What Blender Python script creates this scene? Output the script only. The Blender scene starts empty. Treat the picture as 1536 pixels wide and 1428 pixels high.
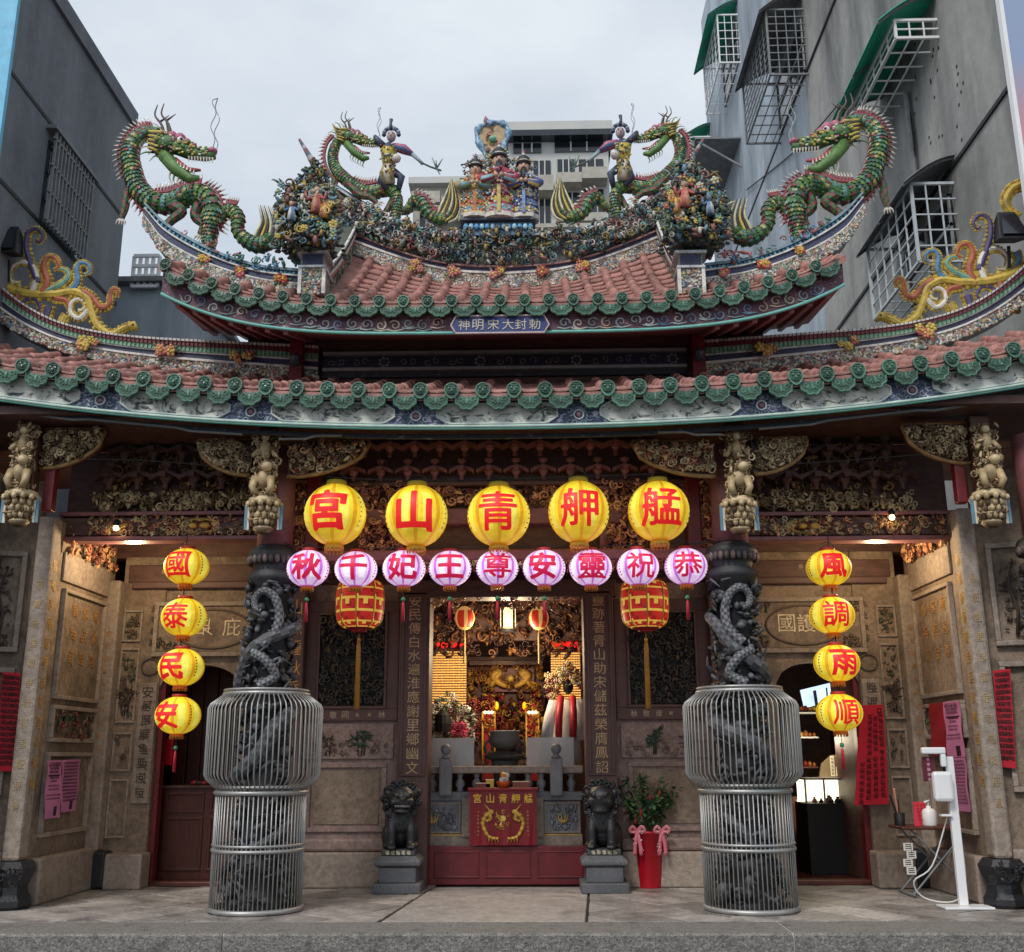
import bpy, bmesh, math, random
import numpy as np
from mathutils import Vector, Matrix, Euler
from math import sin, cos, pi, radians as rad
SC = bpy.context.scene
COL = SC.collection
# ------------------------------------------------------------------ camera
CAM = Vector((0.32, -10.3, 1.34)); FPX = 1600.0
CR = (Matrix.Rotation(rad(1.2), 3, 'Z') @ Matrix.Rotation(rad(90 + 14.74), 3, 'X') @ Matrix.Rotation(rad(-.25), 3, 'Z'))
cd = bpy.data.cameras.new('camera'); cam = bpy.data.objects.new('camera', cd); COL.objects.link(cam)
cd.sensor_width = 36; cd.lens = 36 * FPX / 1536; cd.clip_end = 2000; cd.clip_start = .05
cam.matrix_world = Matrix.Translation(CAM) @ CR.to_4x4(); SC.camera = cam
# ------------------------------------------------------------------ sky, sun, exposure
W = bpy.data.worlds.new('World'); SC.world = W; W.use_nodes = True
nt = W.node_tree; bg = nt.nodes['Background']
sky = nt.nodes.new('ShaderNodeTexSky'); sky.sky_type = 'NISHITA'; sky.sun_disc = False
SUN_EL, SUN_AZ = 58, 200
sky.sun_elevation = rad(SUN_EL); sky.sun_rotation = rad(SUN_AZ); sky.air_density = 1.2; sky.dust_density = 3.0
tc = nt.nodes.new('ShaderNodeTexCoord'); mp = nt.nodes.new('ShaderNodeMapping'); mp.inputs['Scale'].default_value = (1, 1, 2.0)
nz = nt.nodes.new('ShaderNodeTexNoise'); nz.inputs['Scale'].default_value = 2.3; nz.inputs['Detail'].default_value = 7; nz.inputs['Roughness'].default_value = .55
cr = nt.nodes.new('ShaderNodeValToRGB'); cr.color_ramp.elements[0].position = .3; cr.color_ramp.elements[1].position = .72
cr.color_ramp.elements[0].color = (4.2, 4.8, 5.6, 1); cr.color_ramp.elements[1].color = (6.5, 6.9, 7.3, 1)
mx = nt.nodes.new('ShaderNodeMixRGB'); mx.inputs[0].default_value = .93
nt.links.new(tc.outputs['Generated'], mp.inputs[0]); nt.links.new(mp.outputs[0], nz.inputs[0]); nt.links.new(nz.outputs[0], cr.inputs[0])
nt.links.new(sky.outputs[0], mx.inputs[1]); nt.links.new(cr.outputs[0], mx.inputs[2]); nt.links.new(mx.outputs[0], bg.inputs[0])
bg.inputs[1].default_value = .1
sl = bpy.data.lights.new('sun', 'SUN'); so = bpy.data.objects.new('sun', sl); COL.objects.link(so)
sl.energy = 1.5; sl.angle = rad(14); sl.color = (1, .97, .93)
_d = Vector((.32, .6, -.73)).normalized()
so.rotation_euler = _d.to_track_quat('-Z', 'Y').to_euler()
SC.view_settings.view_transform = 'Standard'; SC.view_settings.look = 'None'; SC.view_settings.gamma = 1
SC.view_settings.exposure = .42
SC.render.engine = 'CYCLES'; SC.cycles.use_denoising = True; SC.cycles.max_bounces = 6
SC.cycles.sample_clamp_indirect = 6; SC.cycles.transparent_max_bounces = 8

# ------------------------------------------------------------------ pixel -> place
def _ray(px, py): return CR @ Vector(((px - 768) / FPX, -(py - 714) / FPX, -1))
def py_(px, py, Y): d = _ray(px, py); return CAM + d * ((Y - CAM.y) / d.y)
def px_(px, py, X): d = _ray(px, py); return CAM + d * ((X - CAM.x) / d.x)
def pz_(px, py, Z): d = _ray(px, py); return CAM + d * ((Z - CAM.z) / d.z)
def Zat(py, Y, px=752): return py_(px, py, Y).z
def Xat(px, py, Y): return py_(px, py, Y).x
V = Vector
# ------------------------------------------------------------------ colours and materials
def H(h):
    h = h.lstrip('#'); r = []
    for i in (0, 2, 4):
        c = int(h[i:i + 2], 16) / 255; r.append(c / 12.92 if c <= .04045 else ((c + .055) / 1.055) ** 2.4)
    return tuple(r)
MATS = {}
def pm(name, base='#808080', rough=.6, metal=0, var=.25, vs=6, bump=.15, bs=40, attr=False, streak=None, dirt=None, emit=0, spec=.5, trans=0, coat=0, stretch=(1, 1, 1), var2=0, speck=0, objvar=0):
    m = bpy.data.materials.new(name); m.use_nodes = True; MATS[name] = m
    t = m.node_tree; N = t.nodes; L = t.links; b = N['Principled BSDF']
    b.inputs['Roughness'].default_value = rough; b.inputs['Metallic'].default_value = metal
    b.inputs['Specular IOR Level'].default_value = spec
    if coat: b.inputs['Coat Weight'].default_value = coat
    if trans: b.inputs['Transmission Weight'].default_value = trans
    g = N.new('ShaderNodeNewGeometry')
    pos = g.outputs['Position']
    if stretch != (1, 1, 1):
        q = N.new('ShaderNodeMapping'); q.inputs['Scale'].default_value = stretch; L.new(pos, q.inputs[0]); pos = q.outputs[0]
    if attr:
        a = N.new('ShaderNodeAttribute'); a.attribute_name = 'Col'; src = a.outputs['Color']
    else:
        a = N.new('ShaderNodeRGB'); a.outputs[0].default_value = (*H(base), 1); src = a.outputs[0]
    def noise(s, d=4, p=pos, r=.6):
        n = N.new('ShaderNodeTexNoise'); n.inputs['Scale'].default_value = s; n.inputs['Detail'].default_value = d; n.inputs['Roughness'].default_value = r
        L.new(p, n.inputs['Vector']); return n.outputs[0]
    def mulv(src, fac, lo, hi, a0=.3, a1=.7):
        mr = N.new('ShaderNodeMapRange'); mr.inputs[1].default_value = a0; mr.inputs[2].default_value = a1
        mr.inputs[3].default_value = lo; mr.inputs[4].default_value = hi; L.new(fac, mr.inputs[0])
        x = N.new('ShaderNodeVectorMath'); x.operation = 'SCALE'; L.new(src, x.inputs[0]); L.new(mr.outputs[0], x.inputs['Scale']); return x.outputs[0]
    if var: src = mulv(src, noise(vs), 1 - var, 1 + var)
    if objvar:
        oi = N.new('ShaderNodeObjectInfo'); src = mulv(src, oi.outputs['Random'], 1 - objvar, 1 + objvar, 0, 1)
    if var2: src = mulv(src, noise(vs * 7.3, 2), 1 - var2, 1 + var2)
    if speck: src = mulv(src, noise(bs * 3, 1), 1 - speck, 1 + speck, .4, .6)
    if dirt:
        mr = N.new('ShaderNodeMapRange'); mr.inputs[1].default_value = .5; mr.inputs[2].default_value = .68; mr.inputs[4].default_value = dirt[1]
        L.new(noise(dirt[2], 6), mr.inputs[0])
        k = N.new('ShaderNodeMixRGB'); L.new(mr.outputs[0], k.inputs[0]); L.new(src, k.inputs[1]); k.inputs[2].default_value = (*H(dirt[0]), 1); src = k.outputs[0]
    if streak:   # (colour, amount, scale) rain streaks running down
        q = N.new('ShaderNodeMapping'); q.inputs['Scale'].default_value = (1, 1, .16); L.new(g.outputs['Position'], q.inputs[0])
        mr = N.new('ShaderNodeMapRange'); mr.inputs[1].default_value = .42; mr.inputs[2].default_value = .72; mr.inputs[4].default_value = streak[1]
        L.new(noise(streak[2], 10, q.outputs[0], .68), mr.inputs[0])
        k = N.new('ShaderNodeMixRGB'); L.new(mr.outputs[0], k.inputs[0]); L.new(src, k.inputs[1]); k.inputs[2].default_value = (*H(streak[0]), 1); src = k.outputs[0]
    L.new(src, b.inputs['Base Color'])
    if bump:
        bn = N.new('ShaderNodeBump'); bn.inputs['Strength'].default_value = min(1, bump); bn.inputs['Distance'].default_value = .02
        L.new(noise(bs, 4), bn.inputs['Height']); L.new(bn.outputs[0], b.inputs['Normal'])
    if emit:
        L.new(src, b.inputs['Emission Color']); b.inputs['Emission Strength'].default_value = emit
    return m
# ------------------------------------------------------------------ mesh builder
def frame(t, ref=V((0, 0, 1))):
    t = t.normalized(); u = ref.cross(t)
    if u.length < 1e-4: u = V((1, 0, 0)).cross(t)
    u.normalize(); return t, u, t.cross(u)
class MB:
    def __init__(s, M=None): s.v = []; s.f = []; s.c = []; s.M = M; s.flip = False
    def add(s, vs, fs, col=(.5, .5, .5)):
        n = len(s.v)
        if s.M is not None: vs = [s.M @ V(v) for v in vs]
        s.v += [tuple(v) for v in vs]
        if s.flip: fs = [f[::-1] for f in fs]
        s.f += [tuple(i + n for i in f) for f in fs]
        if isinstance(col, list): s.c += col
        else: s.c += [col] * len(fs)
    def box(s, x0, x1, y0, y1, z0, z1, col=(.5, .5, .5)):
        s.add([(x0, y0, z0), (x1, y0, z0), (x1, y1, z0), (x0, y1, z0), (x0, y0, z1), (x1, y0, z1), (x1, y1, z1), (x0, y1, z1)],
              [(0, 3, 2, 1), (4, 5, 6, 7), (0, 1, 5, 4), (1, 2, 6, 5), (2, 3, 7, 6), (3, 0, 4, 7)], col)
    def tube(s, pts, r, n=6, col=(.5, .5, .5), cap=True, flat=1, ref=None, cfun=None):
        pts = [V(p) for p in pts]; m = len(pts)
        if not hasattr(r, '__len__'): r = [r] * m
        vs = []; fs = []; cols = []; u = None
        for i, p in enumerate(pts):
            t = (pts[min(i + 1, m - 1)] - pts[max(i - 1, 0)])
            if t.length < 1e-7: t = V((0, 0, 1))
            t.normalize()
            if u is None:
                q = ref or (V((0, 1, 0)) if abs(t.y) < .9 else V((1, 0, 0))); u = (q - t * q.dot(t)).normalized()
            else:
                u = u - t * u.dot(t); u = u.normalized() if u.length > 1e-5 else frame(t)[1]
            w = t.cross(u)
            for k in range(n):
                a = 2 * pi * k / n; vs.append(p + (u * cos(a) * flat + w * sin(a)) * r[i])
        for i in range(m - 1):
            for k in range(n):
                fs.append((i * n + k, i * n + (k + 1) % n, (i + 1) * n + (k + 1) % n, (i + 1) * n + k))
                if cfun: cols.append(cfun(i, k))
        if cap:
            fs.append(tuple(range(n))[::-1]); fs.append(tuple((m - 1) * n + k for k in range(n)))
            if cfun: cols += [cfun(0, 0), cfun(m - 2, 0)]
        s.add(vs, fs, cols if cfun else col)
    def ell(s, c, r, col=(.5, .5, .5), nu=7, nv=5, R=None):
        if not hasattr(r, '__len__'): r = (r, r, r)
        vs = []; fs = []; c = V(c)
        def T(p): p = V((p[0] * r[0], p[1] * r[1], p[2] * r[2])); return c + (R @ p if R else p)
        vs.append(T((0, 0, -1)))
        for j in range(1, nv):
            b = -pi / 2 + pi * j / nv
            for k in range(nu): a = 2 * pi * k / nu; vs.append(T((cos(b) * cos(a), cos(b) * sin(a), sin(b))))
        vs.append(T((0, 0, 1))); e = len(vs) - 1
        for k in range(nu): fs.append((0, 1 + (k + 1) % nu, 1 + k))
        for j in range(nv - 2):
            for k in range(nu): a = 1 + j * nu; fs.append((a + k, a + (k + 1) % nu, a + nu + (k + 1) % nu, a + nu + k))
        a = 1 + (nv - 2) * nu
        for k in range(nu): fs.append((a + k, a + (k + 1) % nu, e))
        s.add(vs, fs, col)
    def lathe(s, prof, c=(0, 0, 0), n=16, col=(.5, .5, .5), cols=None, cap=True, sq=(1, 1), a0=0, a1=2 * pi):
        c = V(c); vs = []; fs = []; cc = []; full = a1 - a0 > 2 * pi - 1e-3; kk = n if full else n + 1
        for r, z in prof:
            for k in range(kk): a = a0 + (a1 - a0) * k / n; vs.append(c + V((r * cos(a) * sq[0], r * sin(a) * sq[1], z)))
        for i in range(len(prof) - 1):
            for k in range(n):
                k2 = (k + 1) % kk; fs.append((i * kk + k, i * kk + k2, (i + 1) * kk + k2, (i + 1) * kk + k)); cc.append(cols[i] if cols else col)
        if cap and full:
            fs.append(tuple(range(kk))[::-1]); cc.append(cols[0] if cols else col)
            fs.append(tuple((len(prof) - 1) * kk + k for k in range(kk))); cc.append(cols[-1] if cols else col)
        s.add(vs, fs, cc)
    def prism(s, poly, y0, y1, col=(.5, .5, .5)):   # polygon in x,z (counter-clockwise seen from -Y) pushed from y0 to y1
        n = len(poly); vs = [(x, y0, z) for x, z in poly] + [(x, y1, z) for x, z in poly]
        fs = [tuple(range(n)), tuple(range(n, 2 * n))[::-1]] + [(i, i + n, (i + 1) % n + n, (i + 1) % n) for i in range(n)]
        s.add(vs, fs, col)
    def curl(s, c, R, a0, turns, r0, r1, col, n=5, seg=12, sgn=1, w=0.0):    # spiral in the x,z plane
        pts = []; rr = []
        for i in range(seg + 1):
            t = i / seg; a = a0 + sgn * turns * 2 * pi * t; q = R * (1 - .82 * t)
            pts.append((c[0] + q * cos(a), c[1] - w * t, c[2] + q * sin(a))); rr.append(r0 + (r1 - r0) * t)
        s.tube(pts, rr, n, col)
    def build(s, name, mat, parent=None, smooth=False, kind=None, bevel=0):
        m = bpy.data.meshes.new(name); off = V((0, 0, 0))
        if parent is not None: off = WOFF.get(parent.name, V((0, 0, 0)))
        else:
            xs = [v[0] for v in s.v]; ys = [v[1] for v in s.v]; zs = [v[2] for v in s.v]
            off = V(((min(xs) + max(xs)) / 2, (min(ys) + max(ys)) / 2, min(zs)))
        m.from_pydata([(v[0] - off.x, v[1] - off.y, v[2] - off.z) for v in s.v], [], s.f)
        at = m.attributes.new('Col', 'FLOAT_COLOR', 'FACE')
        buf = []
        for c in s.c: buf += (c[0], c[1], c[2], 1)
        at.data.foreach_set('color', buf)
        if smooth: m.polygons.foreach_set('use_smooth', [True] * len(m.polygons))
        m.materials.append(MATS[mat]); m.update()
        o = bpy.data.objects.new(name, m); COL.objects.link(o)
        if parent is not None: o.parent = parent; WOFF[o.name] = off
        else: o.location = off; WOFF[o.name] = off
        if bevel:
            b = o.modifiers.new('bevel', 'BEVEL'); b.width = bevel; b.segments = 2; b.limit_method = 'ANGLE'
        if kind or 'carving' in name or 'relief' in name or 'mosaic' in name or name in ('couplet', 'lintel_text', 'donor_text', 'relief_text', 'inscription', 'gold_text', 'soffit_line', 'ribbon', 'teeth', 'claw', 'whiskers', 'antlers', 'crest', 'mane', 'tail_flame'): o['kind'] = kind or 'stuff'
        return o
WOFF = {}
def tag(o, label, cat, group=None):
    o['label'] = label; o['category'] = cat
    if group: o['group'] = group
    return o
def thing(name, label, cat, loc=(0, 0, 0), group=None):
    o = bpy.data.objects.new(name, None); COL.objects.link(o); o.location = loc; o.empty_display_size = .1
    WOFF[o.name] = V(loc); return tag(o, label, cat, group)
SHARED = {}
def shared(key, mat, fn, smooth=False):
    k = (key, mat)
    if k not in SHARED:
        b = MB(); fn(b); o = b.build(key, mat, DUMMY, smooth); SHARED[k] = o.data; bpy.data.objects.remove(o)
    return SHARED[k]
DUMMY = bpy.data.objects.new('tmp', None); WOFF['tmp'] = V((0, 0, 0))
def inst(name, mesh, M, parent):   # a piece that shares its mesh, placed by a world matrix
    o = bpy.data.objects.new(name, mesh); COL.objects.link(o)
    off = WOFF.get(parent.name, V((0, 0, 0))) if parent is not None else V((0, 0, 0))
    if parent is not None: o.parent = parent
    o.matrix_basis = Matrix.Translation(-off) @ M; WOFF[o.name] = off
    return o
def bar(name, parent, a, b, w, mat, w2=None, rnd=False):   # one straight bar from a to b
    a = V(a); b = V(b); t, u, x = frame(b - a); L = (b - a).length
    if rnd: me = shared('round_bar', mat, lambda q: q.tube([(0, 0, 0), (0, 0, 1)], .5, 8), True)
    else: me = shared('square_bar', mat, lambda q: q.box(-.5, .5, -.5, .5, 0, 1))
    M = Matrix.Translation(a) @ Matrix((u, x, t)).transposed().to_4x4() @ Matrix.Diagonal((w, w2 or w, L, 1))
    return inst(name, me, M, parent)
def bevbox(b, e=.12):   # unit block with softened edges, 0..1 scale -.5...5
    pass
def blk(name, parent, x0, x1, y0, y1, z0, z1, mat):
    bm_ = shared('block', mat, lambda q: q.box(-.5, .5, -.5, .5, -.5, .5))
    return inst(name, bm_, Matrix.Translation(((x0 + x1) / 2, (y0 + y1) / 2, (z0 + z1) / 2)) @ Matrix.Diagonal((abs(x1 - x0), abs(y1 - y0), abs(z1 - z0), 1)), parent)
# ------------------------------------------------------------------ writing
_TX = {}
def glyph(ch, bold=.0, cut=0):
    """outline of one character, 1 unit tall; thickened on a fine grid so that strokes stay clean"""
    k = (ch, bold, cut)
    if k in _TX: return _TX[k]
    k0 = (ch, 0, 0)
    if k0 not in _TX:
        c = bpy.data.curves.new('t', 'FONT'); c.body = ch; c.resolution_u = 2
        o = bpy.data.objects.new('t', c); COL.objects.link(o); bpy.context.view_layer.update()
        m = bpy.data.meshes.new_from_object(o.evaluated_get(bpy.context.evaluated_depsgraph_get()))
        bpy.data.objects.remove(o); bpy.data.curves.remove(c)
        b = bmesh.new(); b.from_mesh(m); bpy.data.meshes.remove(m)
        bmesh.ops.remove_doubles(b, verts=b.verts, dist=1e-4); bmesh.ops.triangulate(b, faces=b.faces)
        xs = [v.co.x for v in b.verts]; ys = [v.co.y for v in b.verts]; cx = (min(xs) + max(xs)) / 2; cy = (min(ys) + max(ys)) / 2
        s = 1 / max(max(xs) - min(xs), max(ys) - min(ys)); b.verts.index_update()
        vs = [V(((v.co.x - cx) * s, (v.co.y - cy) * s, 0)) for v in b.verts]; fs = [tuple(v.index for v in f.verts) for f in b.faces]; b.free()
        _TX[k0] = (vs, [f if (vs[f[1]] - vs[f[0]]).cross(vs[f[2]] - vs[f[0]]).z >= 0 else f[::-1] for f in fs])
    vs, fs = _TX[k0]
    if not cut: return _TX[k0]
    N = cut; e = .5 + bold + .03; g = np.linspace(-e, e, N + 1); GX, GY = np.meshgrid(g, g); P = np.stack([GX.ravel(), GY.ravel()], 1)
    inside = np.zeros(len(P), bool); ed = {}
    for f in fs:
        a, b_, c = [np.array(vs[i][:2]) for i in f]
        cr = lambda p, q: (q[0] - p[0]) * (P[:, 1] - p[1]) - (q[1] - p[1]) * (P[:, 0] - p[0])
        inside |= (cr(a, b_) >= 0) & (cr(b_, c) >= 0) & (cr(c, a) >= 0)
        for i in range(3): ed[(f[i], f[(i + 1) % 3])] = 1
    D = np.full(len(P), 9.)
    for (i, j) in ed:
        if (j, i) in ed: continue
        a = np.array(vs[i][:2]); d = np.array(vs[j][:2]) - a; t = np.clip(((P - a) @ d) / max(d @ d, 1e-9), 0, 1); D = np.minimum(D, np.hypot(*(P - a - t[:, None] * d).T))
    F = (np.where(inside, -D, D) - bold).reshape(N + 1, N + 1)
    out = []; idx = {}; of = []
    def vert(key, x, y):
        if key not in idx: idx[key] = len(out); out.append(V((x, y, 0)))
        return idx[key]
    for j in range(N):
        for i in range(N):
            q = [(j, i), (j, i + 1), (j + 1, i + 1), (j + 1, i)]; fv = [F[a] for a in q]
            if min(fv) >= 0: continue
            poly = []
            for n in range(4):
                a, b_ = q[n], q[(n + 1) % 4]; fa, fb = fv[n], fv[(n + 1) % 4]
                if fa < 0: poly.append(vert(a, g[a[1]], g[a[0]]))
                if (fa < 0) != (fb < 0):
                    t = fa / (fa - fb); poly.append(vert((min(a, b_), max(a, b_)), g[a[1]] + (g[b_[1]] - g[a[1]]) * t, g[a[0]] + (g[b_[0]] - g[a[0]]) * t))
            if len(poly) > 2: of.append(tuple(poly))
    _TX[k] = (out, of); return _TX[k]
def write(mb, ch, o, u, v, size, col, bold=.02, th=.0, asp=1.0):   # one character, flat (or raised by th), centred at o; u right, v up
    o = V(o); u = V(u); v = V(v); w = u.cross(v)
    if ch == '~':      # a brushed character too worn or too small to read
        R = random.Random(int((o.x * 7 + o.y * 3 + o.z * 13) * 1000)); t = size * .07; nh = R.randint(4, 5); nv = R.randint(3, 4)
        for i in range(nh + nv + 1):
            hz = i < nh or i == nh + nv; a = R.uniform(-.48, -.15) * size; L = R.uniform(.45, .95) * size; c = ((-.45 + .9 * (i + .5) / nh) if i < nh else (-.42 + .84 * (i - nh + .5) / nv)) * size; L = min(L, size * .48 - a); k = R.uniform(-.05, .05) * size
            if i == nh + nv: c = R.uniform(-.1, .3) * size; k = -.45 * size; L = size * .7
            p, q = ((a, c), (a + L, c + k)) if hz else ((c, a), (c + k, a + L))
            d = (0, t / 2) if hz else (t / 2, 0)
            c4 = [(p[0] - d[0], p[1] - d[1]), (q[0] - d[0], q[1] - d[1]), (q[0] + d[0], q[1] + d[1]), (p[0] + d[0], p[1] + d[1])]
            if not hz: c4 = c4[::-1]; c4 = c4[::-1]; c4 = [c4[0], c4[3], c4[2], c4[1]]
            h = max(th, .0015) + i * .0003
            mb.add([o + u * x * asp + v * y + w * h for x, y in c4], [(0, 1, 2, 3)], col)
        return
    vs, fs = glyph(ch, bold, 30 if bold >= .018 else 0)
    if not vs: return
    P = [o + u * (p.x * size * asp) + v * (p.y * size) + w * th for p in vs]
    mb.add(P, fs, col)
    if th:
        ed = {}
        for f in fs:
            for i in range(len(f)):
                a, b = f[i], f[(i + 1) % len(f)]
                ed[(a, b)] = 1
        n = len(P); Q = [p - w * th * 1.6 for p in P]
        side = [(b, a, a + n, b + n) for (a, b) in ed if (b, a) not in ed]
        mb.add(P + Q, side, col)
def column_text(mb, s, top, down, u, size, step, col, bold=.02, th=.003, asp=1.0):
    top = V(top); d = V(down).normalized()
    for i, ch in enumerate(s):
        if ch != ' ': write(mb, ch, top + d * step * i, u, -d, size, col, bold, th, asp)
def text_parts(parent, s, top, down, u, size, step, col, bold, th, mat, asp=1.0):
    top = V(top); d = V(down).normalized()
    for i, ch in enumerate(s):
        b = MB(); write(b, ch, top + d * step * i, u, -d if abs(d.z) > .5 else (0, 0, 1), size, col, bold, th, asp); b.build('character', mat, parent)
# ------------------------------------------------------------------ ornament
def ring_pts(c, rx, rz, n, a0=0, a1=2 * pi): return [(c[0] + rx * cos(a0 + (a1 - a0) * i / n), c[1], c[2] + rz * sin(a0 + (a1 - a0) * i / n)) for i in range(n + 1)]
def carve(mb, R, x0, x1, z0, z1, y, d, n, size, cols, inside=None, mix=(.45, .3, .25)):
    """pack carved scrolls, leaves and small figures on the x,z rectangle that faces -Y"""
    for i in range(n):
        for _ in range(12):
            x = R.uniform(x0, x1); z = R.uniform(z0, z1)
            if inside is None or inside(x, z): break
        else: continue
        s = size * R.uniform(.6, 1.3); c = R.choice(cols); k = R.random(); yy = y - d * R.uniform(0, 1)
        if k < mix[0]:
            mb.curl((x, yy, z), s, R.uniform(0, 6.28), R.uniform(.9, 1.5), s * .26, s * .1, c, 5, 9, R.choice((-1, 1)), s * .3)
        elif k < mix[0] + mix[1]:
            a = R.uniform(0, pi); E_ = Matrix.Rotation(a, 3, 'Y') @ Matrix.Rotation(R.uniform(-.5, .5), 3, 'X')
            mb.ell((x, yy, z), (s * 1.0, s * .4, s * .36), c, 6, 4, E_)
        else:
            q = s * 1.1
            mb.ell((x, yy, z), (q * .42, q * .4, q * .7), c, 6, 4); mb.ell((x + R.uniform(-.1, .1) * q, yy - q * .15, z + q * .85), q * .27, R.choice(cols), 6, 4)
            mb.tube([(x - q * .3, yy - q * .1, z + q * .4), (x - q * .7, yy - q * .35, z + R.uniform(-.1, .8) * q)], [q * .18, q * .1], 4, c)
            mb.tube([(x + q * .3, yy - q * .1, z + q * .4), (x + q * .7, yy - q * .35, z + R.uniform(-.1, .8) * q)], [q * .18, q * .1], 4, c)
def flowers(mb, R, pts, size, cols, y=0, leaf=None):
    """small mosaic blossoms at given points"""
    for p in pts:
        c = R.choice(cols); s = size * R.uniform(.7, 1.25); p = V(p)
        n = R.choice((4, 5, 5, 6)); a0 = R.random() * 6
        for k in range(n):
            a = a0 + 2 * pi * k / n
            mb.ell(p + V((cos(a) * s * .55, 0, sin(a) * s * .55)), (s * .42, s * .28, s * .42), c, 5, 3)
        mb.ell(p + V((0, -s * .2, 0)), s * .3, (.75, .55, .1), 5, 3)
        if leaf:
            a = R.random() * 6.28
            mb.ell(p + V((cos(a) * s * 1.1, s * .1, sin(a) * s * 1.1)), (s * .6, s * .15, s * .28), R.choice(leaf), 5, 3, Matrix.Rotation(-a, 3, 'Y'))
def interp(pts, n):   # Catmull-Rom through 2-D/3-D points
    P = [V(p) for p in pts]; P = [P[0] * 2 - P[1]] + P + [P[-1] * 2 - P[-2]]; out = []; m = len(P) - 3
    for i in range(n + 1):
        t = i / n * m; k = min(int(t), m - 1); t -= k; a, b, c, d = P[k:k + 4]
        out.append(.5 * ((2 * b) + (c - a) * t + (2 * a - 5 * b + 4 * c - d) * t * t + (3 * b - a - 3 * c + d) * t ** 3))
    return out
def lerp(a, b, t): return a + (b - a) * t
# ------------------------------------------------------------------ materials
pm('paving', '#9a938d', .42, var=.3, vs=2.6, var2=.25, bump=.3, bs=45, objvar=.3, dirt=('#4a423d', .6, 2.4))
pm('kerb', '#7d7974', .75, var=.3, vs=5, var2=.35, bump=.9, bs=38, speck=.3, dirt=('#3c3a38', .65, 5))
pm('grout', '#c9c6c0', .9, var=.15)
pm('asphalt', '#3b3b3c', .9, var=.2, bump=.5, bs=80)
pm('stone', '#8a7867', .7, var=.28, vs=2.5, var2=.25, bump=.45, bs=50, speck=.12, dirt=('#4a3d34', .65, 2.6))
pm('stone_pale', '#9c8d80', .7, var=.26, vs=3, var2=.22, bump=.45, bs=50, speck=.14, dirt=('#5a4c42', .6, 3))
pm('stone_pink', '#937c74', .6, var=.25, vs=3, var2=.25, bump=.35, bs=50, speck=.18, dirt=('#52413b', .6, 3))
pm('stone_red', '#5e4440', .55, var=.2, vs=3, bump=.2, bs=70, speck=.12)
pm('stone_dark', '#3c3d40', .55, var=.25, vs=5, var2=.2, bump=.35, bs=60, speck=.2)
pm('stone_black', '#232427', .45, var=.25, vs=6, bump=.3, bs=50)
pm('stone_slate', '#55565a', .6, var=.2, vs=4, var2=.1, bump=.25, bs=70, speck=.15)
pm('stone_grey', '#77777a', .6, var=.2, vs=4, var2=.1, bump=.25, bs=70, speck=.15)
pm('wood_dark', '#5c3e38', .55, var=.35, vs=7, bump=.2, bs=50, stretch=(1, 1, 3))
pm('wood_purple', '#865457', .5, var=.3, vs=6, bump=.15, bs=50)
pm('wood_red', '#6a1a20', .45, var=.25, vs=6, bump=.12, bs=50)
pm('wood_brown', '#54271c', .45, var=.3, vs=9, bump=.12, bs=40, stretch=(4, 4, .6))
pm('black', '#141416', .6, var=.2)
pm('carved', '#a08050', .42, var=.25, vs=10, attr=True, bump=.25, bs=110)
pm('gilt', '#b08a45', .42, metal=.08, var=.35, vs=12, attr=True, bump=.3, bs=120)
pm('mosaic', '#888888', .42, var=.2, vs=24, attr=True, bump=.4, bs=120, coat=.08, dirt=('#2b2f2d', .5, 9))
pm('paint', '#888888', .5, var=.14, vs=8, attr=True, bump=.08, bs=80)
pm('paper', '#888888', .8, var=.07, vs=5, attr=True, bump=.1, bs=14)
pm('terracotta', '#a5746a', .6, objvar=.16, var=.32, vs=7, var2=.25, bump=.3, bs=70, dirt=('#4a332e', .6, 4.5))
pm('green_tile', '#4d7d66', .36, objvar=.22, var=.35, vs=14, attr=True, bump=.2, bs=90, coat=.15, dirt=('#1f3028', .6, 7))
pm('steel', '#a6a6a3', .45, metal=.6, var=.12, vs=10, bump=.05)
pm('iron', '#7b7d7f', .6, metal=.2, var=.25, bump=.1)
pm('concrete_left', '#6c7077', .85, var=.2, vs=.9, var2=.1, bump=.3, bs=25, streak=('#969a9e', .7, .9), dirt=('#4a4e54', .6, .9))
pm('concrete_right', '#a19f9a', .85, var=.18, vs=.6, bump=.25, bs=20, var2=.1, streak=('#484a4c', 1.0, .7), dirt=('#8a8b8a', .6, .6))
pm('concrete_blue', '#aab4bd', .7, var=.18, vs=.6, bump=.2, bs=16, streak=('#5d6771', .9, .8), dirt=('#a5b0ba', .6, .8))
pm('plastic_white', '#e6e6e6', .35, var=.03, bump=0)
pm('plastic_red', '#b01024', .35, var=.08, bump=0)
pm('awning_green', '#2aa585', .45, var=.2, vs=4, bump=.1)
pm('glass_dark', '#20262c', .12, var=.3, vs=1.5, bump=0, spec=.8)
pm('glass_pale', '#8fa0ac', .15, var=.25, vs=3, bump=0, spec=.8)
pm('curtain', '#b9c0c4', .9, var=.15, vs=8)
pm('leaf', '#2c4a2a', .5, var=.4, vs=20, bump=.1, attr=True)
def emis(name, base, s, var=.12, vs=9, attr=False, rough=.5): return pm(name, base, rough, var=var, vs=vs, bump=0, emit=s, attr=attr)
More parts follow.
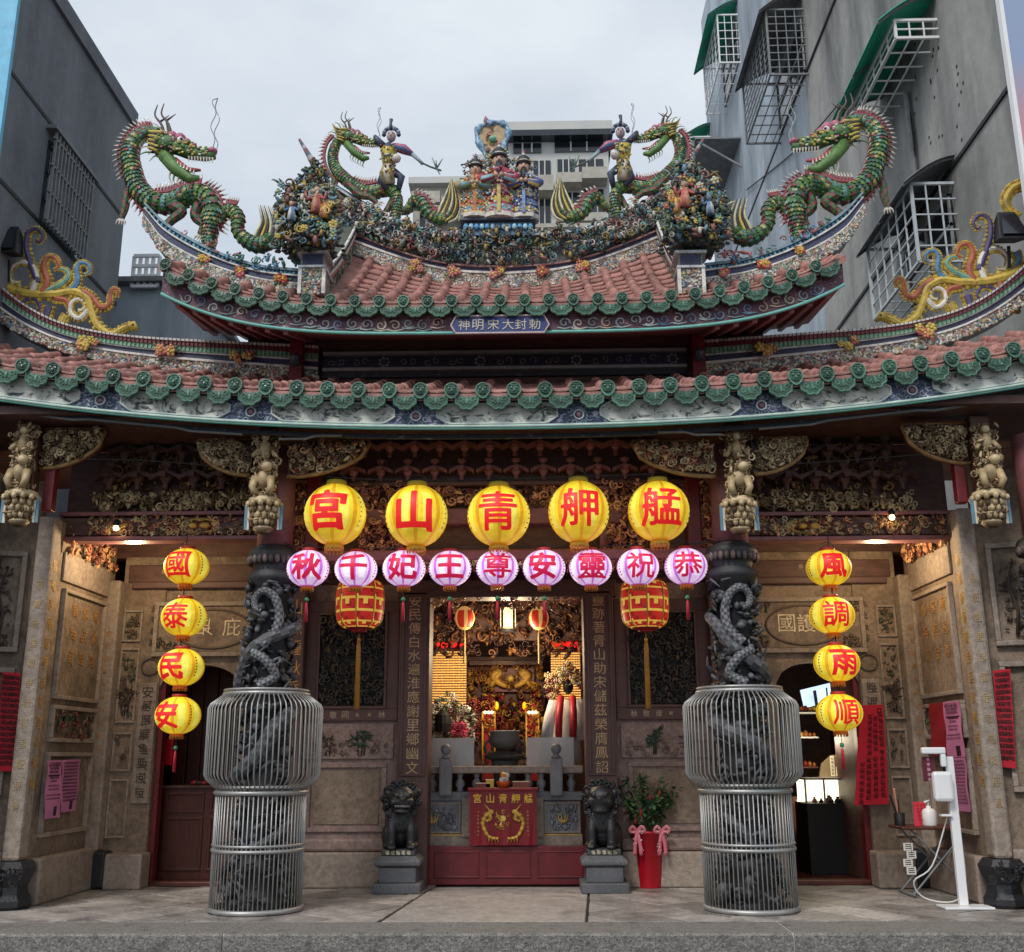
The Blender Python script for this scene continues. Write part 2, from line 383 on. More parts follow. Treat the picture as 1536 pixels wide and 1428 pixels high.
# ------------------------------------------------------------------ ground, platform
R0 = random.Random(4)
b = MB(); b.box(-60, 60, -40, 120, -1.2, -.34); g = b.build('ground', 'asphalt'); g['kind'] = 'structure'
plat = bpy.data.objects.new('platform', None); COL.objects.link(plat); WOFF['platform'] = V((0, 0, 0)); plat['kind'] = 'structure'
pm('joint', '#221e1b', .9, var=.2)
b = MB(); b.box(-9, 9, -.71, 9, -.36, -.012); b.build('platform_bed', 'joint', plat)
b = MB(); b.box(-9, 9, -1.29, -.711, -.36, -.006); b.build('kerb_mortar', 'grout', plat)
# kerb stones: joints where the photograph shows them
KY0, KY1 = -1.31, -.71
xj = [-9, -5.6, Xat(335, 1400, -1.3), Xat(1190, 1400, -1.3), 5.7, 9]
for i in range(len(xj) - 1):
    b = MB(); e = .008; x0, x1 = xj[i] + e, xj[i + 1] - e; s_ = .018
    sk0 = 0.06 if i == 2 else 0; 
    P = [(KY0 + s_, 0), (KY1, 0), (KY1, -.3), (KY0, -.34), (KY0, -s_)]
    n = len(P); b.add([(x0, y, z) for y, z in P] + [(x1, y, z) for y, z in P], [tuple(range(n)), tuple(range(n, 2 * n))[::-1]] + [(k, k + n, (k + 1) % n + n, (k + 1) % n)[::1] for k in range(n)], (.5, .5, .5))
    b.build('kerb_stone', 'kerb', plat)
# paving: a smooth centre slab, diagonal stone flags either side
def slab(poly, z=0.0):
    b = MB(); n = len(poly); t = .05
    cx = sum(p[0] for p in poly) / n; cy = sum(p[1] for p in poly) / n
    q = [(cx + (x - cx) * .945, cy + (y - cy) * .945) for x, y in poly]
    b.add([(x, y, z) for x, y in q] + [(cx + (x - cx) * .955, cy + (y - cy) * .955, z - .006) for x, y in poly] + [(cx + (x - cx) * .955, cy + (y - cy) * .955, z - t) for x, y in poly],
          [tuple(range(n))] + [(i + n, (i + 1) % n + n, (i + 1) % n, i) for i in range(n)] + [(i + 2 * n, (i + 1) % n + 2 * n, (i + 1) % n + n, i + n) for i in range(n)])
    b.build('paving_stone', 'paving', plat)
slab([(-1.05, -.76), (.75, -.76), (.9, 1.82), (-.82, 1.82)])
def clip(poly, f):
    out = []
    for i in range(len(poly)):
        a, c = poly[i], poly[(i + 1) % len(poly)]; fa, fc = f(a), f(c)
        if fa >= 0: out.append(a)
        if fa * fc < 0: t = fa / (fa - fc); out.append((a[0] + (c[0] - a[0]) * t, a[1] + (c[1] - a[1]) * t))
    return out
for sd in (-1, 1):
    lx = lambda y: (-1.03 + .098 * (y + .7)) if sd < 0 else (.73 + .057 * (y + .7))
    k = .46
    for i in range(-14, 26):
        for j in range(-26, 26):
            # flags laid at 45 degrees
            u0, v0 = i * k, j * k + (i % 2) * .2
            c = [(u0, v0), (u0 + k, v0), (u0 + k, v0 + k), (u0, v0 + k)]
            ca, sa = cos(rad(33)), sin(rad(33))
            q = [(sd * (ca * u - sa * v + 3.2), sa * u + ca * v - 1.5) for u, v in c]
            if sd < 0: q = q[::-1]
            q = clip(q, lambda p: p[1] + .7); q = clip(q, lambda p: 2.0 - p[1]) if q else q
            q = clip(q, lambda p: sd * (p[0] - lx(p[1])) - .006) if q else q
            q = clip(q, lambda p: 4.9 - abs(p[0])) if q else q
            if len(q) < 3: continue
            ar = abs(sum(q[m][0] * q[(m + 1) % len(q)][1] - q[(m + 1) % len(q)][0] * q[m][1] for m in range(len(q)))) / 2
            if ar > .006: slab(q, R0.uniform(-.003, .003))
# ------------------------------------------------------------------ neighbouring buildings
def wall_box(name, root, x0, x1, y0, y1, z0, z1, mat): b = MB(); b.box(x0, x1, y0, y1, z0, z1); return b.build(name, mat, root)
# left grey block: its flank runs back from the street
LX = -5.8
lb = thing('concrete_building', 'dark grey rendered block on the left with one tall barred window', 'building', (LX - 3, 3, -.34))
lw = wall_box('wall', lb, LX - 6, LX, .45, 4.1, -.34, 10.75, 'concrete_left')
wall_box('parapet', lb, LX - 6, LX + .05, .45, 4.14, 10.75, 11.0, 'concrete_left')
for (a, c) in (((24, 112), (194, 344)), ((5, 270), (60, 340))):
    p = px_(*a, LX); q = px_(*c, LX); z = (p.z + q.z) / 2
    b = MB(); b.box(LX - .02, LX + .012, .45, 4.1, z - .025, z + .025); b.build('groove', 'black', lb)
# tall barred window
p0 = px_(73, 205, LX); p1 = px_(130, 390, LX); y0, y1 = p0.y, px_(126, 300, LX).y; z0, z1 = px_(73, 345, LX).z, px_(75, 212, LX).z
w = MB(); w.box(LX - .05, LX + .015, y0, y1, z0, z1); wo = w.build('window', 'glass_dark', lb)
w = MB(); w.box(LX + .014, LX + .02, y0 + .1, y0 + (y1 - y0) * .62, z0 + .05, z0 + (z1 - z0) * .6); w.build('pane', 'curtain', wo)
for k in range(13):
    y = lerp(y0, y1, k / 12); bar('window_bar', wo, (LX + .1, y, z0 - .05), (LX + .1, y, z1 + .1), .03, 'iron')
for k in range(4): z = lerp(z0, z1, k / 3); bar('window_bar', wo, (LX + .1, y0 - .05, z), (LX + .1, y1 + .05, z), .03, 'iron')
b = MB(); b.box(LX, LX + .14, y0 - .1, y1 + .1, z1 + .1, z1 + .15); b.build('canopy', 'iron', wo)
# grey shed and balcony between the left block and the temple roof
sh = thing('roof_shed', 'small grey rooftop shed with white railing behind the left dragon', 'shed', (-5.6, 5, -.34))
wall_box('wall', sh, -6.6, -5.15, 5.2, 8, -.34, 8.6, 'concrete_blue'); wall_box('roof', sh, -6.7, -5.0, 5.0, 8.1, 8.6, 8.68, 'iron')
q0 = py_(202, 385, 5.1); q1 = py_(236, 430, 5.1)
for k in range(5): x = lerp(q0.x, q1.x, k / 4); bar('railing_bar', sh, (x, 5.1, q1.z), (x, 5.1, q0.z), .05, 'plastic_white')
for k in range(4): z = lerp(q0.z, q1.z, k / 3); bar('railing_bar', sh, (q0.x, 5.08, z), (q1.x, 5.08, z), .05, 'plastic_white')
# blue hoarding at the left edge
b = MB(); bl = [py_(33, -5, .42), py_(-60, -5, .42), py_(-90, 640, .42), py_(-14, 640, .42)]
xr = py_(10, 150, .40).x
b.box(xr - 1.5, xr, .36, .42, 4, 11.5, H('#63b4d6')); tag(b.build('hoarding', 'paint'), 'light blue sheet hoarding at the far left edge of the grey block', 'hoarding')
# right tall block
RX = 6.3
rb = thing('apartment_block', 'tall stained grey concrete block on the right with caged windows', 'building', (RX + 4, 10, -.34))
yn = px_(1500, 0, RX).y; yf = px_(1056, 100, RX).y; ym = px_(1203, 60, RX).y
wall_box('wall', rb, RX, RX + 9, yn, ym, -.34, 26, 'concrete_right'); wall_box('wall', rb, RX - .012, RX + 9, ym, yf, -.34, 26, 'concrete_blue')
for (px, py) in ((1510, 137), (1253, 0)):
    z = px_(px, py, RX).z; b = MB(); b.box(RX - .03, RX + .02, yn, yf, z - .03, z + .03); b.build('groove', 'black', rb)
for (px0, py0, py1) in ((1365, 140, 300),): 
    y = px_(px0, py0, RX).y; b = MB(); b.tube([(RX - .06, y, px_(px0, py0, RX).z), (RX - .06, y, px_(px0, py1, RX).z)], .05, 8); b.build('drain_pipe', 'iron', rb)
Rh = random.Random(8)
for k in range(26):
    p = px_(Rh.choice((1372, 1398, 1408, 1440)) + Rh.uniform(-6, 6), Rh.uniform(60, 230), RX)
    b = MB(); b.tube([(RX - .004, p.y, p.z), (RX + .02, p.y, p.z)], .028, 6); b.build('bolt_hole', 'black', rb)
def grille(root, face, us, vs, ws, mat, w=.03):
    """a grid of bars on one face: face = function(u,v) -> point"""
    for u in us: bar('bar', root, face(u, 0), face(u, 1), w, mat)
    for v in vs: bar('bar', root, face(0, v), face(1, v), w, mat)
def cage(label, c0, c1, out, ny, nz, mat, awn=None, awnmat='awning_green', floor=True, window=True, aw_drop=.35, bw=.02):
    """window cage on the right block; c0 = near top pixel, c1 = far bottom pixel on the wall"""
    p = px_(c0[0], c0[1], RX); y0, z1 = p.y, p.z; z0 = px_(c0[0], c1[1], RX).z; y1 = min((px_(c1[0], t, RX) for t in range(-200, 800, 4)), key=lambda v: abs(v.z - z1)).y; X1 = RX - out
    r = thing('window_cage', label, 'window cage', (RX - out / 2, (y0 + y1) / 2, z0), 'window cages on the right block')
    if window:
        b = MB(); b.box(RX - .03, RX + .05, y0 + .1, y1 - .1, z0 + .15, z1 - .1); wo = b.build('window', 'glass_dark', r)
        b = MB()
        for zz in (z0 + .15, (z0 + z1) / 2, z1 - .14): b.box(RX - .06, RX - .031, y0 + .1, y1 - .1, zz, zz + .05, (.5, .5, .5))
        for yy in (y0 + .1, (y0 + y1) / 2, y1 - .15): b.box(RX - .06, RX - .032, yy, yy + .05, z0 + .15, z1 - .1, (.5, .5, .5))
        b.build('window_frame', 'steel', wo)
    fr = lambda a, c: bar('bar', r, a, c, bw * 2, mat)
    for y in (y0, y1):
        fr((X1, y, z0), (X1, y, z1)); fr((X1, y, z0), (RX, y, z0)); fr((X1, y, z1), (RX, y, z1))
    fr((X1, y0, z0), (X1, y1, z0)); fr((X1, y0, z1), (X1, y1, z1))
    grille(r, lambda u, v: (X1, lerp(y0, y1, u), lerp(z0, z1, v)), [k / ny for k in range(1, ny)], [k / nz for k in range(1, nz)], 0, mat, bw)
    m = max(3, int(ny * out / (y1 - y0)) + 2)
    for yy in (y0,):
        grille(r, lambda u, v: (lerp(X1, RX, u), yy, lerp(z0, z1, v)), [k / m for k in range(1, m)], [k / nz for k in range(1, nz)], 0, mat, bw)
    if floor: grille(r, lambda u, v: (lerp(X1, RX, u), lerp(y0, y1, v), z0), [k / m for k in range(1, m)], [k / ny for k in range(1, ny)], 0, mat, bw)
    if awn:
        n = 8; o = awn; b = MB(); z2 = z1 + .12; za = z2 + o * aw_drop * .9
        prof = [(RX - o * t, za - o * aw_drop * (t ** 1.6) * 1.6) for t in [k / n for k in range(n + 1)]]
        vs = [(x, y0 - .15, z) for x, z in prof] + [(x, y1 + .15, z) for x, z in prof] + [(x, y0 - .15, z + .02) for x, z in prof] + [(x, y1 + .15, z + .02) for x, z in prof]
        k1 = n + 1
        fs = [(i, i + 1, i + 1 + k1, i + k1) for i in range(n)] + [(i + 2 * k1, i + 3 * k1, i + 1 + 3 * k1, i + 1 + 2 * k1) for i in range(n)]
        fs += [(i, i + 2 * k1, i + 1 + 2 * k1, i + 1) for i in range(n)] + [(n, n + 2 * k1, n + 3 * k1, n + k1)]
        b.add(vs, fs); a = b.build('awning', awnmat, r, True)
        for t in (0, .5, 1):
            y = lerp(y0 - .1, y1 + .1, t)
            for i in range(0, n, 2): bar('awning_rib', a, (prof[i][0], y, prof[i][1] - .02), (prof[i + 2][0], y, prof[i + 2][1] - .02), .03, 'iron')
    return r
cage('white cage balcony under a green awning at the top of the block', (1405, 30), (1328, 62), .62, 7, 2, 'plastic_white', .9, window=False)
cage('rusty low window cage under a corrugated grey canopy', (1430, 275), (1358, 408), .6, 6, 5, 'curtain', .75, 'iron', floor=True)
cage('big grey window cage high on the block beside the long pipe brace', (1205, 14), (1165, 132), .82, 7, 9, 'iron', 1.0, 'iron')
cage('far window cage with a curved green awning at the corner', (1107, 22), (1085, 110), .6, 5, 6, 'plastic_white', .9)
cage('small far window cage with a green awning behind the swallowtail ridge', (1066, 205), (1056, 250), .7, 4, 4, 'plastic_white', 1.0)
p = px_(1112, 205, RX); q = px_(1080, 250, RX)
cn = thing('door_canopy', 'flat dark sheet canopy on struts on the right block', 'canopy', (RX - .5, (p.y + q.y) / 2, p.z - .1))
b = MB(); b.box(RX - 1.3, RX, p.y, q.y + 1, p.z - .05, p.z); b.build('sheet', 'iron', cn)
for yy in (p.y + .1, q.y + .9): bar('strut', cn, (RX - 1.25, yy, p.z - .06), (RX, yy, p.z - .9), .05, 'iron')
for lab, pts in (('long thin cable sagging down across the right block from its top', ((1392, -5), (1300, 105), (1205, 215), (1120, 285))), ('thin dark cable running down beside the low window cage', ((1362, 150), (1372, 230), (1368, 330), (1350, 420)))):
    b = MB(); b.tube(interp([px_(x, y, RX - .05) for x, y in pts], 20), .016, 5); tag(b.build('cable', 'black'), lab, 'cable')
b = MB(); b.tube(interp([V((-5.3, 4.0, 6.6)), V((-4.6, 3.4, 6.2)), V((-3.6, 2.6, 6.15)), V((-3.1, 1.3, 6.0))], 20), .014, 5); tag(b.build('cable', 'black'), 'dark cable hanging from the grey block to the upper temple wall', 'cable')
# pink and blue hoarding at the right edge
xs = px_(1500, 0, RX).x
b = MB(); b.box(RX - .35, RX + 2.5, yn - .75, yn - .68, 4.0, 16, H('#8c9bb5')); hb = b.build('hoarding', 'paint')
tag(hb, 'tall pale blue and salmon printed hoarding at the right edge', 'hoarding')
t_ = MATS['paint'].copy(); t_.name = 'hoarding_print'; N = t_.node_tree.nodes; L = t_.node_tree.links
g_ = N.new('ShaderNodeNewGeometry'); sx = N.new('ShaderNodeSeparateXYZ'); L.new(g_.outputs['Position'], sx.inputs[0])
mr = N.new('ShaderNodeMapRange'); mr.inputs[1].default_value = 6.2; mr.inputs[2].default_value = 9.2; L.new(sx.outputs['Z'], mr.inputs[0])
rp = N.new('ShaderNodeValToRGB'); e = rp.color_ramp.elements; e[0].color = (*H('#c9776c'), 1); e[1].color = (*H('#8fa0bd'), 1); k = e.new(.6); k.color = (*H('#d08a86'), 1)
L.new(mr.outputs[0], rp.inputs[0]); L.new(rp.outputs[0], N['Principled BSDF'].inputs['Base Color']); hb.data.materials[0] = t_
b = MB(); b.box(RX - .40, RX - .355, yn - .76, yn - .67, 4, 16); b.build('edge_strip', 'plastic_white', hb)
# apartment house far behind
BY = 34
pm('far_wall', '#b9b9b4', .85, var=.1, vs=.3, bump=0); pm('far_tile', '#a9a599', .8, var=.15, vs=3, bump=0)
f0 = py_(618, 300, BY); f1 = py_(912, 190, BY); zt = f1.z
fb = thing('far_apartment_house', 'pale apartment house behind the roof ridge with stepped flat roof', 'building', ((f0.x + f1.x) / 2, BY + 4, -.34))
def fbx(name, a, c, y0, y1, mat, parent=fb):
    p = py_(*a, BY); q = py_(*c, BY); b = MB(); b.box(p.x, q.x, BY + y0, BY + y1, q.z, p.z); return b.build(name, mat, parent)
for (xa, xb, yt, dy, mt) in ((618, 770, 268, .6, 'far_tile'), (762, 912, 208, 0, 'far_wall')):
    b = MB(); b.box(py_(xa, yt, BY).x, py_(xb, yt, BY).x, BY + dy, BY + 8, -.34, py_(xa, yt, BY).z); b.build('wall', mt, fb)
fbx('parapet', (756, 190), (918, 208), -.4, 8, 'far_wall'); fbx('roof_slab', (756, 206), (918, 212), -.6, 8, 'glass_dark')
fbx('roof_slab', (708, 228), (768, 238), .2, 8, 'far_wall'); fbx('wall', (712, 236), (765, 270), .5, 8, 'far_tile')
fbx('roof_slab', (612, 262), (700, 270), .2, 8, 'far_wall')
for (x0, y0, x1, y1) in ((770, 216, 812, 230), (832, 214, 905, 228), (800, 242, 826, 272), (836, 240, 862, 268), (868, 240, 905, 262), (690, 268, 712, 340), (770, 290, 796, 330), (800, 300, 826, 345), (836, 290, 870, 330), (876, 285, 906, 320), (630, 320, 660, 345), (665, 300, 688, 318), (716, 242, 758, 258), (790, 350, 830, 362), (845, 345, 900, 362), (640, 352, 700, 364)):
    w = fbx('window', (x0, y0), (x1, y1), -.06, .7, 'glass_dark')
    if x1 - x0 > 24:
        for t in (.33, .66): x = lerp(x0, x1, t); fbx('mullion', (x - 1.2, y0), (x + 1.2, y1), -.12, -.07, 'far_wall', w)
for (x0, y0, x1, y1) in ((798, 276, 830, 298), (834, 272, 872, 286), (872, 264, 910, 280), (768, 332, 800, 345), (834, 332, 905, 343), (620, 300, 662, 316), (798, 348, 910, 352)):
    fbx('balcony', (x0, y0), (x1, y1), -.8, 0, 'far_tile')
# ------------------------------------------------------------------ the temple: walls, columns, carved beams
T = thing('temple', 'ornate temple with carved stone front and two tiers of swallowtail roof', 'temple', (0, 2, 0))
BR = lambda L, k: [tuple(min(.8, x * k) for x in c) for c in L]
GOLD = H('#c99a45'); GOLDD = H('#8a6430')
WOODC = [H('#6e4d2f'), H('#8a673f'), H('#543523'), H('#9c7a4c'), H('#46291e')]
GILTC = [H('#a08a68'), H('#bca783'), H('#7d684b'), H('#5b4630'), H('#ab9570')]
WARMC = [H('#8f5c46'), H('#a87555'), H('#6d4036'), H('#bd9268'), H('#55332c')]
WOODC = BR(WOODC, 1.5); WARMC = BR(WARMC, 1.45); GILTC = BR(GILTC, 1.15)
GREYC = [H('#3c3d40'), H('#4d4e51'), H('#2b2c2f'), H('#5c5d60')]
pm('stone_attr', '#555555', .5, var=.2, vs=10, attr=True, bump=.3, bs=90)
def planeM(o, u):
    u = V(u); w = u.cross(V((0, 0, 1))); M = Matrix((u, -w, V((0, 0, 1)))).transposed().to_4x4(); M.translation = V(o); return M
YB = 1.8
def stone(name, parent, x0, x1, y0, y1, z0, z1, mat='stone', bev=.008):
    b = MB(); b.box(min(x0, x1), max(x0, x1), y0, y1, z0, z1); return b.build(name, mat, parent, bevel=bev)
def frame_panel(parent, x0, x1, z0, z1, y, w, d, mat, name='panel_frame'):
    """raised rectangular moulding"""
    b = MB(); x0, x1 = min(x0, x1), max(x0, x1)
    b.box(x0, x1, y - d, y, z1 - w, z1); b.box(x0, x1, y - d, y, z0, z0 + w); b.box(x0, x0 + w, y - d, y, z0 + w, z1 - w); b.box(x1 - w, x1, y - d, y, z0 + w, z1 - w)
    return b.build(name, mat, parent, bevel=.006)
door_wall = stone('wall', T, -2.5, 2.5, YB + .22, YB + .4, 3.2, 4.4, 'wood_dark', 0)
RT = random.Random(12)
LEFT_TXT = '安民傳白水遍淮應謝里鄉幽文'; RIGHT_TXT = '靈跡著青山助宋儲茲榮膺鳳詔'
def bamboo(mb, R, x, z, h, y, green=True):
    cols = [H('#2e4a33'), H('#3b5a3f'), H('#23372a')] if green else [H('#5c4a3e'), H('#4a3a31'), H('#3c2f28')]
    for s_ in range(3):
        x0 = x + R.uniform(-.04, .04); k = R.uniform(-.25, .25)
        mb.tube([(x0, y, z), (x0 + k * h * .5, y - .01, z + h * .5), (x0 + k * h, y, z + h)], [.008, .006, .004], 5, cols[2])
        for q in range(9):
            t = R.uniform(.35, 1); a = R.uniform(-.6, 3.7); L = h * R.uniform(.12, .24)
            p = V((x0 + k * h * t, y - .012, z + h * t)); mb.ell(p + V((cos(a) * L, 0, sin(a) * L * .7)), (L, .006, L * .16), R.choice(cols), 6, 3, Matrix.Rotation(-a, 3, 'Y'))
for s in (-1, 1):
    # ---- centre door jamb with couplet
    j0, j1 = s * .86, s * 1.2
    j = stone('door_jamb', T, j0, j1, YB - .12, YB + .3, .0, 3.2, 'stone_red', .012)
    frame_panel(j, j0 + s * .03, j1 - s * .03, 1.14, 3.14, YB - .12, .028, .02, 'stone_red')
    text_parts(j, LEFT_TXT if s < 0 else RIGHT_TXT, (s * 1.03, YB - .121, 3.04), (0, 0, -1), (1, 0, 0), .13, .151, H('#c4a67c'), .012, .006, 'gilt', 1.05)
    # ---- window bay
    xa, xb = s * 1.2, s * 2.26
    wb = stone('window_wall', T, xa, xb, YB, YB + .3, 0, 3.25, 'stone_pink', .004)
    stone('plinth', wb, xa + s * .02, xb, YB - .14, YB, .0, .36, 'stone_pale', .02); stone('plinth_moulding', wb, xa + s * .02, xb, YB - .1, YB, .364, .5, 'stone_pink', .03)
    frame_panel(wb, xa + s * .12, xb - s * .06, .56, 1.28, YB, .05, .03, 'stone_pink')
    b = MB(); b.box(min(xa + s * .2, xb - s * .15), max(xa + s * .2, xb - s * .15), YB - .012, YB, .64, 1.2); b.build('slab', 'stone', wb)
    stone('relief_slab', wb, xa + s * .05, xb, YB - .03, YB, 1.32, 1.70, 'stone_pink', .01)
    b = MB(); bamboo(b, RT, s * 1.6, 1.36, .26, YB - .034); bamboo(b, RT, s * 1.98, 1.36, .2, YB - .034, False); carve(b, RT, min(s * 1.3, s * 2.2), max(s * 1.3, s * 2.2), 1.36, 1.5, YB - .03, .012, 40, .03, [H('#7d665c'), H('#6a564d'), H('#8f776c')])
    b.build('relief_bamboo', 'paint', wb, True)
    # window: dark red stone surround, openwork carved panel inside
    wz0, wz1 = 1.73, 3.06
    frame_panel(wb, xa + s * .01, xb, wz0, wz1, YB, .13, .05, 'stone_red', 'window_frame')
    frame_panel(wb, xa + s * .14, xb - s * .13, wz0 + .13, wz1 - .13, YB, .03, .07, 'stone_red', 'window_frame')
    b = MB(); b.box(min(xa, xb) + .13, max(xa, xb) - .13, YB - .012, YB - .004, wz0 + .13, wz1 - .13); b.build('window_back', 'black', wb)
    b = MB(); carve(b, RT, min(xa, xb) + .18, max(xa, xb) - .18, wz0 + .18, wz1 - .18, YB - .02, .05, 420, .042, [H('#2b2b2d'), H('#38373a'), H('#1d1d20'), H('#46423f'), H('#4d4030')]); b.build('window_carving', 'stone_attr', wb, True)
    b = MB()
    for i, ch in enumerate('秋敬同~~林' if s < 0 else '秋敬~~~~'): write(b, ch, (min(xa, xb) + .2 + i * .135, YB - .051, wz0 + .065), (1, 0, 0), (0, 0, 1), .075 if i < 3 or i == 5 else .045, H('#b9a98c'), .015, .003)
    b.build('donor_text', 'paint', wb)
    # ---- pilaster with couplet beside the dragon column
    p = stone('pilaster', T, s * 2.26, s * 2.56, YB - .16, YB + .3, 0, 3.3, 'stone_red', .012)
    text_parts(p, '山嶽鍾秋秀' if s < 0 else '青史蔚流輝', (s * 2.36, YB - .161, 2.98), (0, 0, -1), (1, 0, 0), .17, .225, H('#c9955a'), .012, .005, 'gilt', .85)
    stone('plinth', p, s * 2.2, s * 2.6, YB - .22, YB - .155, 0, .34, 'stone_black', .02)
    # ---- side bay: piers, arched doorway, plaque
    d0, d1 = s * 3.0, s * 3.92; YS = YB + .04
    sw = stone('side_wall', T, s * 2.56, d0, YS, YS + .3, 0, 3.6, 'stone', .004)
    pr = stone('side_pier', T, d1, s * 4.42, YS - .02, YS + .3, 0, 3.6, 'stone', .01)
    # arched lintel
    n = 14; za, zb = 2.12, 2.36; poly = [(d0, 3.6), (d0, za)] + [(lerp(d0, d1, k / n), za + (zb - za) * sin(pi * k / n) ** .5) for k in range(1, n)] + [(d1, za), (d1, 3.6)]
    if s > 0: poly = poly
    else: poly = poly[::-1]
    b = MB()
    m_ = len(poly); vs = [(x, YS + .01, z) for x, z in poly] + [(x, YS + .3, z) for x, z in poly]
    # split into strips so that the concave outline fills well
    for k in range(n):
        x0, x1 = lerp(d0, d1, k / n), lerp(d0, d1, (k + 1) / n); h0 = za + (zb - za) * sin(pi * k / n) ** .5 if 0 < k else za; h1 = za + (zb - za) * sin(pi * (k + 1) / n) ** .5 if k < n - 1 else za
        q = [(x0, h0), (x1, h1), (x1, 3.6), (x0, 3.6)]
        if s < 0: q = q[::-1]
        b.prism(q, YS + .01, YS + .3)
    lt = b.build('door_lintel', 'stone', T)
    # plaque above the door
    pa, pb = s * 2.72, s * 3.98
    stone('plaque', lt, pa, pb, YS - .04, YS + .005, 2.5, 3.02, 'stone', .012); frame_panel(lt, pa - s * .04, pb + s * .04, 2.45, 3.07, YS, .05, .07, 'stone_pale')
    b = MB()
    for sx in (-1, 1):
        for zz in (2.58, 2.95):
            cx = (pa + pb) / 2 + sx * .5
            carve(b, RT, cx - .1, cx + .1, zz - .06, zz + .06, YS - .045, .02, 14, .03, [H('#6d5a4b'), H('#53443a'), H('#35473c')])
    b.tube(ring_pts(((pa + pb) / 2, YS - .045, 2.76), .43, .22, 30), .014, 5, H('#5d4d41'), False)
    b.build('plaque_carving', 'paint', lt, True)
    b = MB()
    for ch, xx in (('庇', -.0), ('~', -.32)) if s < 0 else (('護', .0), ('國', -.22)):
        write(b, ch, ((pa + pb) / 2 + xx + (.22 if s < 0 else .02), YS - .041, 2.78), (1, 0, 0), (0, 0, 1), .2, H('#d8c8a8'), .01, .006)
    b.build('plaque_text', 'gilt', lt)
    stone('cornice', lt, s * 2.5, s * 4.3, YS - .09, YS, 3.22, 3.3, 'stone_red', .015); stone('upper_board', lt, s * 2.52, s * 4.36, YS - .05, YS, 3.3, 3.5, 'wood_dark', .01)
    b = MB()
    for i, ch in enumerate('~~~~~~'): write(b, ch, (s * 3.85 + i * .085 * 1 - (.1 if s < 0 else .5), YS - .051, 3.42), (1, 0, 0), (0, 0, 1), .06, H('#a8977a'), .01, .002)
    b.build('lintel_text', 'paint', lt)
    # carved strips on the pier
    u0, u1 = s * 4.16, s * 4.38
    for (z0, z1) in ((2.62, 2.98), (1.72, 2.55), (1.2, 1.62), (.5, 1.12)):
        frame_panel(pr, u0, u1, z0, z1, YS - .02, .025, .025, 'stone_pale')
    b = MB(); 
    for (z0, z1, k) in ((2.66, 2.94, 26), (1.78, 2.5, 34), (1.26, 1.56, 10)):
        carve(b, RT, min(u0, u1) + .04, max(u0, u1) - .04, z0, z1, YS - .03, .02, k, .028, [H('#8a7766'), H('#6b5a4c'), H('#3b5044'), H('#54463c')])
    bamboo(b, RT, (u0 + u1) / 2, 1.8, .3, YS - .035, False); b.build('pier_carving', 'paint', pr, True)
    t0 = s * 4.03
    stone('inscription_slab', pr, t0 - .1, t0 + .1, YS - .045, YS - .018, .86, 2.16, 'stone_pale', .008)
    b = MB(); column_text(b, '安~~~~~~~' if s < 0 else '~~~~~~~~', (t0, YS - .046, 2.06), (0, 0, -1), (1, 0, 0), .13, .155, H('#4a3c31'), .012, .004); b.build('inscription', 'paint', pr)
    b = MB(); b.tube(ring_pts((t0, YS - .03, 2.34), .1, .09, 18), .012, 5, H('#5a4b40'), False); column_text(b, '~~~~', (t0, YS - .025, 3.0), (0, 0, -1), (1, 0, 0), .09, .13, H('#4a3c31'), .01, .004); b.build('pier_ring', 'paint', pr, True)
    stone('pier_plinth', pr, s * 3.86, s * 4.26, YS - .3, YS - .02, 0, .36, 'stone_pale', .02)
    stone('corner_plinth', pr, s * 4.27, s * 4.42, YS - .25, YS - .02, 0, .38, 'stone_black', .03)
    stone('door_post', T, d1 - s * .06, d1, YS + .05, YS + .2, 0, 2.2, 'wood_red', .008)
    stone('door_sill', T, d0, d1, YS + .02, YS + .22, 0, .05, 'wood_brown', .01)
    # slender pilaster in the inner corner
    cp = stone('corner_pilaster', T, s * 4.385, s * 4.55, YB - .16, YB + .02, .38, 3.3, 'stone_pale', .02)
    b = MB(); column_text(b, '~~~~~~~~~~', (s * 4.467, YB - .161, 2.7), (0, 0, -1), (1, 0, 0), .06, .14, H('#b98a5a'), .01, .003); b.build('couplet', 'gilt', cp)
    # ---- flank wall
    XF = s * 4.52; u = (0, 1, 0) if s < 0 else (0, -1, 0); wv = -s
    fw = stone('flank_wall', T, XF, XF + s * .3, .2, YB, 0, 3.7, 'stone', .004)
    M = planeM((XF, 1.0, 0), u)
    def fl(name, mat, fn, smooth=False, bev=0): q = MB(M); fn(q); return q.build(name, mat, fw, smooth, bevel=bev)
    fl('plinth', 'stone_pale', lambda q: q.box(-.66, .68, -.12, 0, 0, .42), bev=.02)
    fl('gold_board', 'stone', lambda q: q.box(-.5, .5, -.02, 0, 1.95, 3.0), bev=.01)
    def brd(q):
        for z0, z1 in ((1.92, 3.03), (1.5, 1.86), (.6, 1.4)):
            q.box(-.55, .55, -.05, 0, z1 - .04, z1); q.box(-.55, .55, -.05, 0, z0, z0 + .04); q.box(-.55, -.51, -.05, 0, z0 + .04, z1 - .04); q.box(.51, .55, -.05, 0, z0 + .04, z1 - .04)
    fl('panel_frame', 'stone_pale', brd, bev=.006)
    fl('upper_board', 'stone_pale', lambda q: q.box(-.6, .6, -.03, 0, 3.1, 3.4), bev=.01)
    def gt(q):
        for c_, txt in enumerate(('~~~', '~~~', '~~~')):
            for r_, ch in enumerate(txt): write(q, ch, (.3 - c_ * .27, -.021, 2.84 - r_ * .24), (1, 0, 0), (0, 0, 1), .15, H('#b98a50'), 0, .004)
    fl('gold_text', 'gilt', gt)
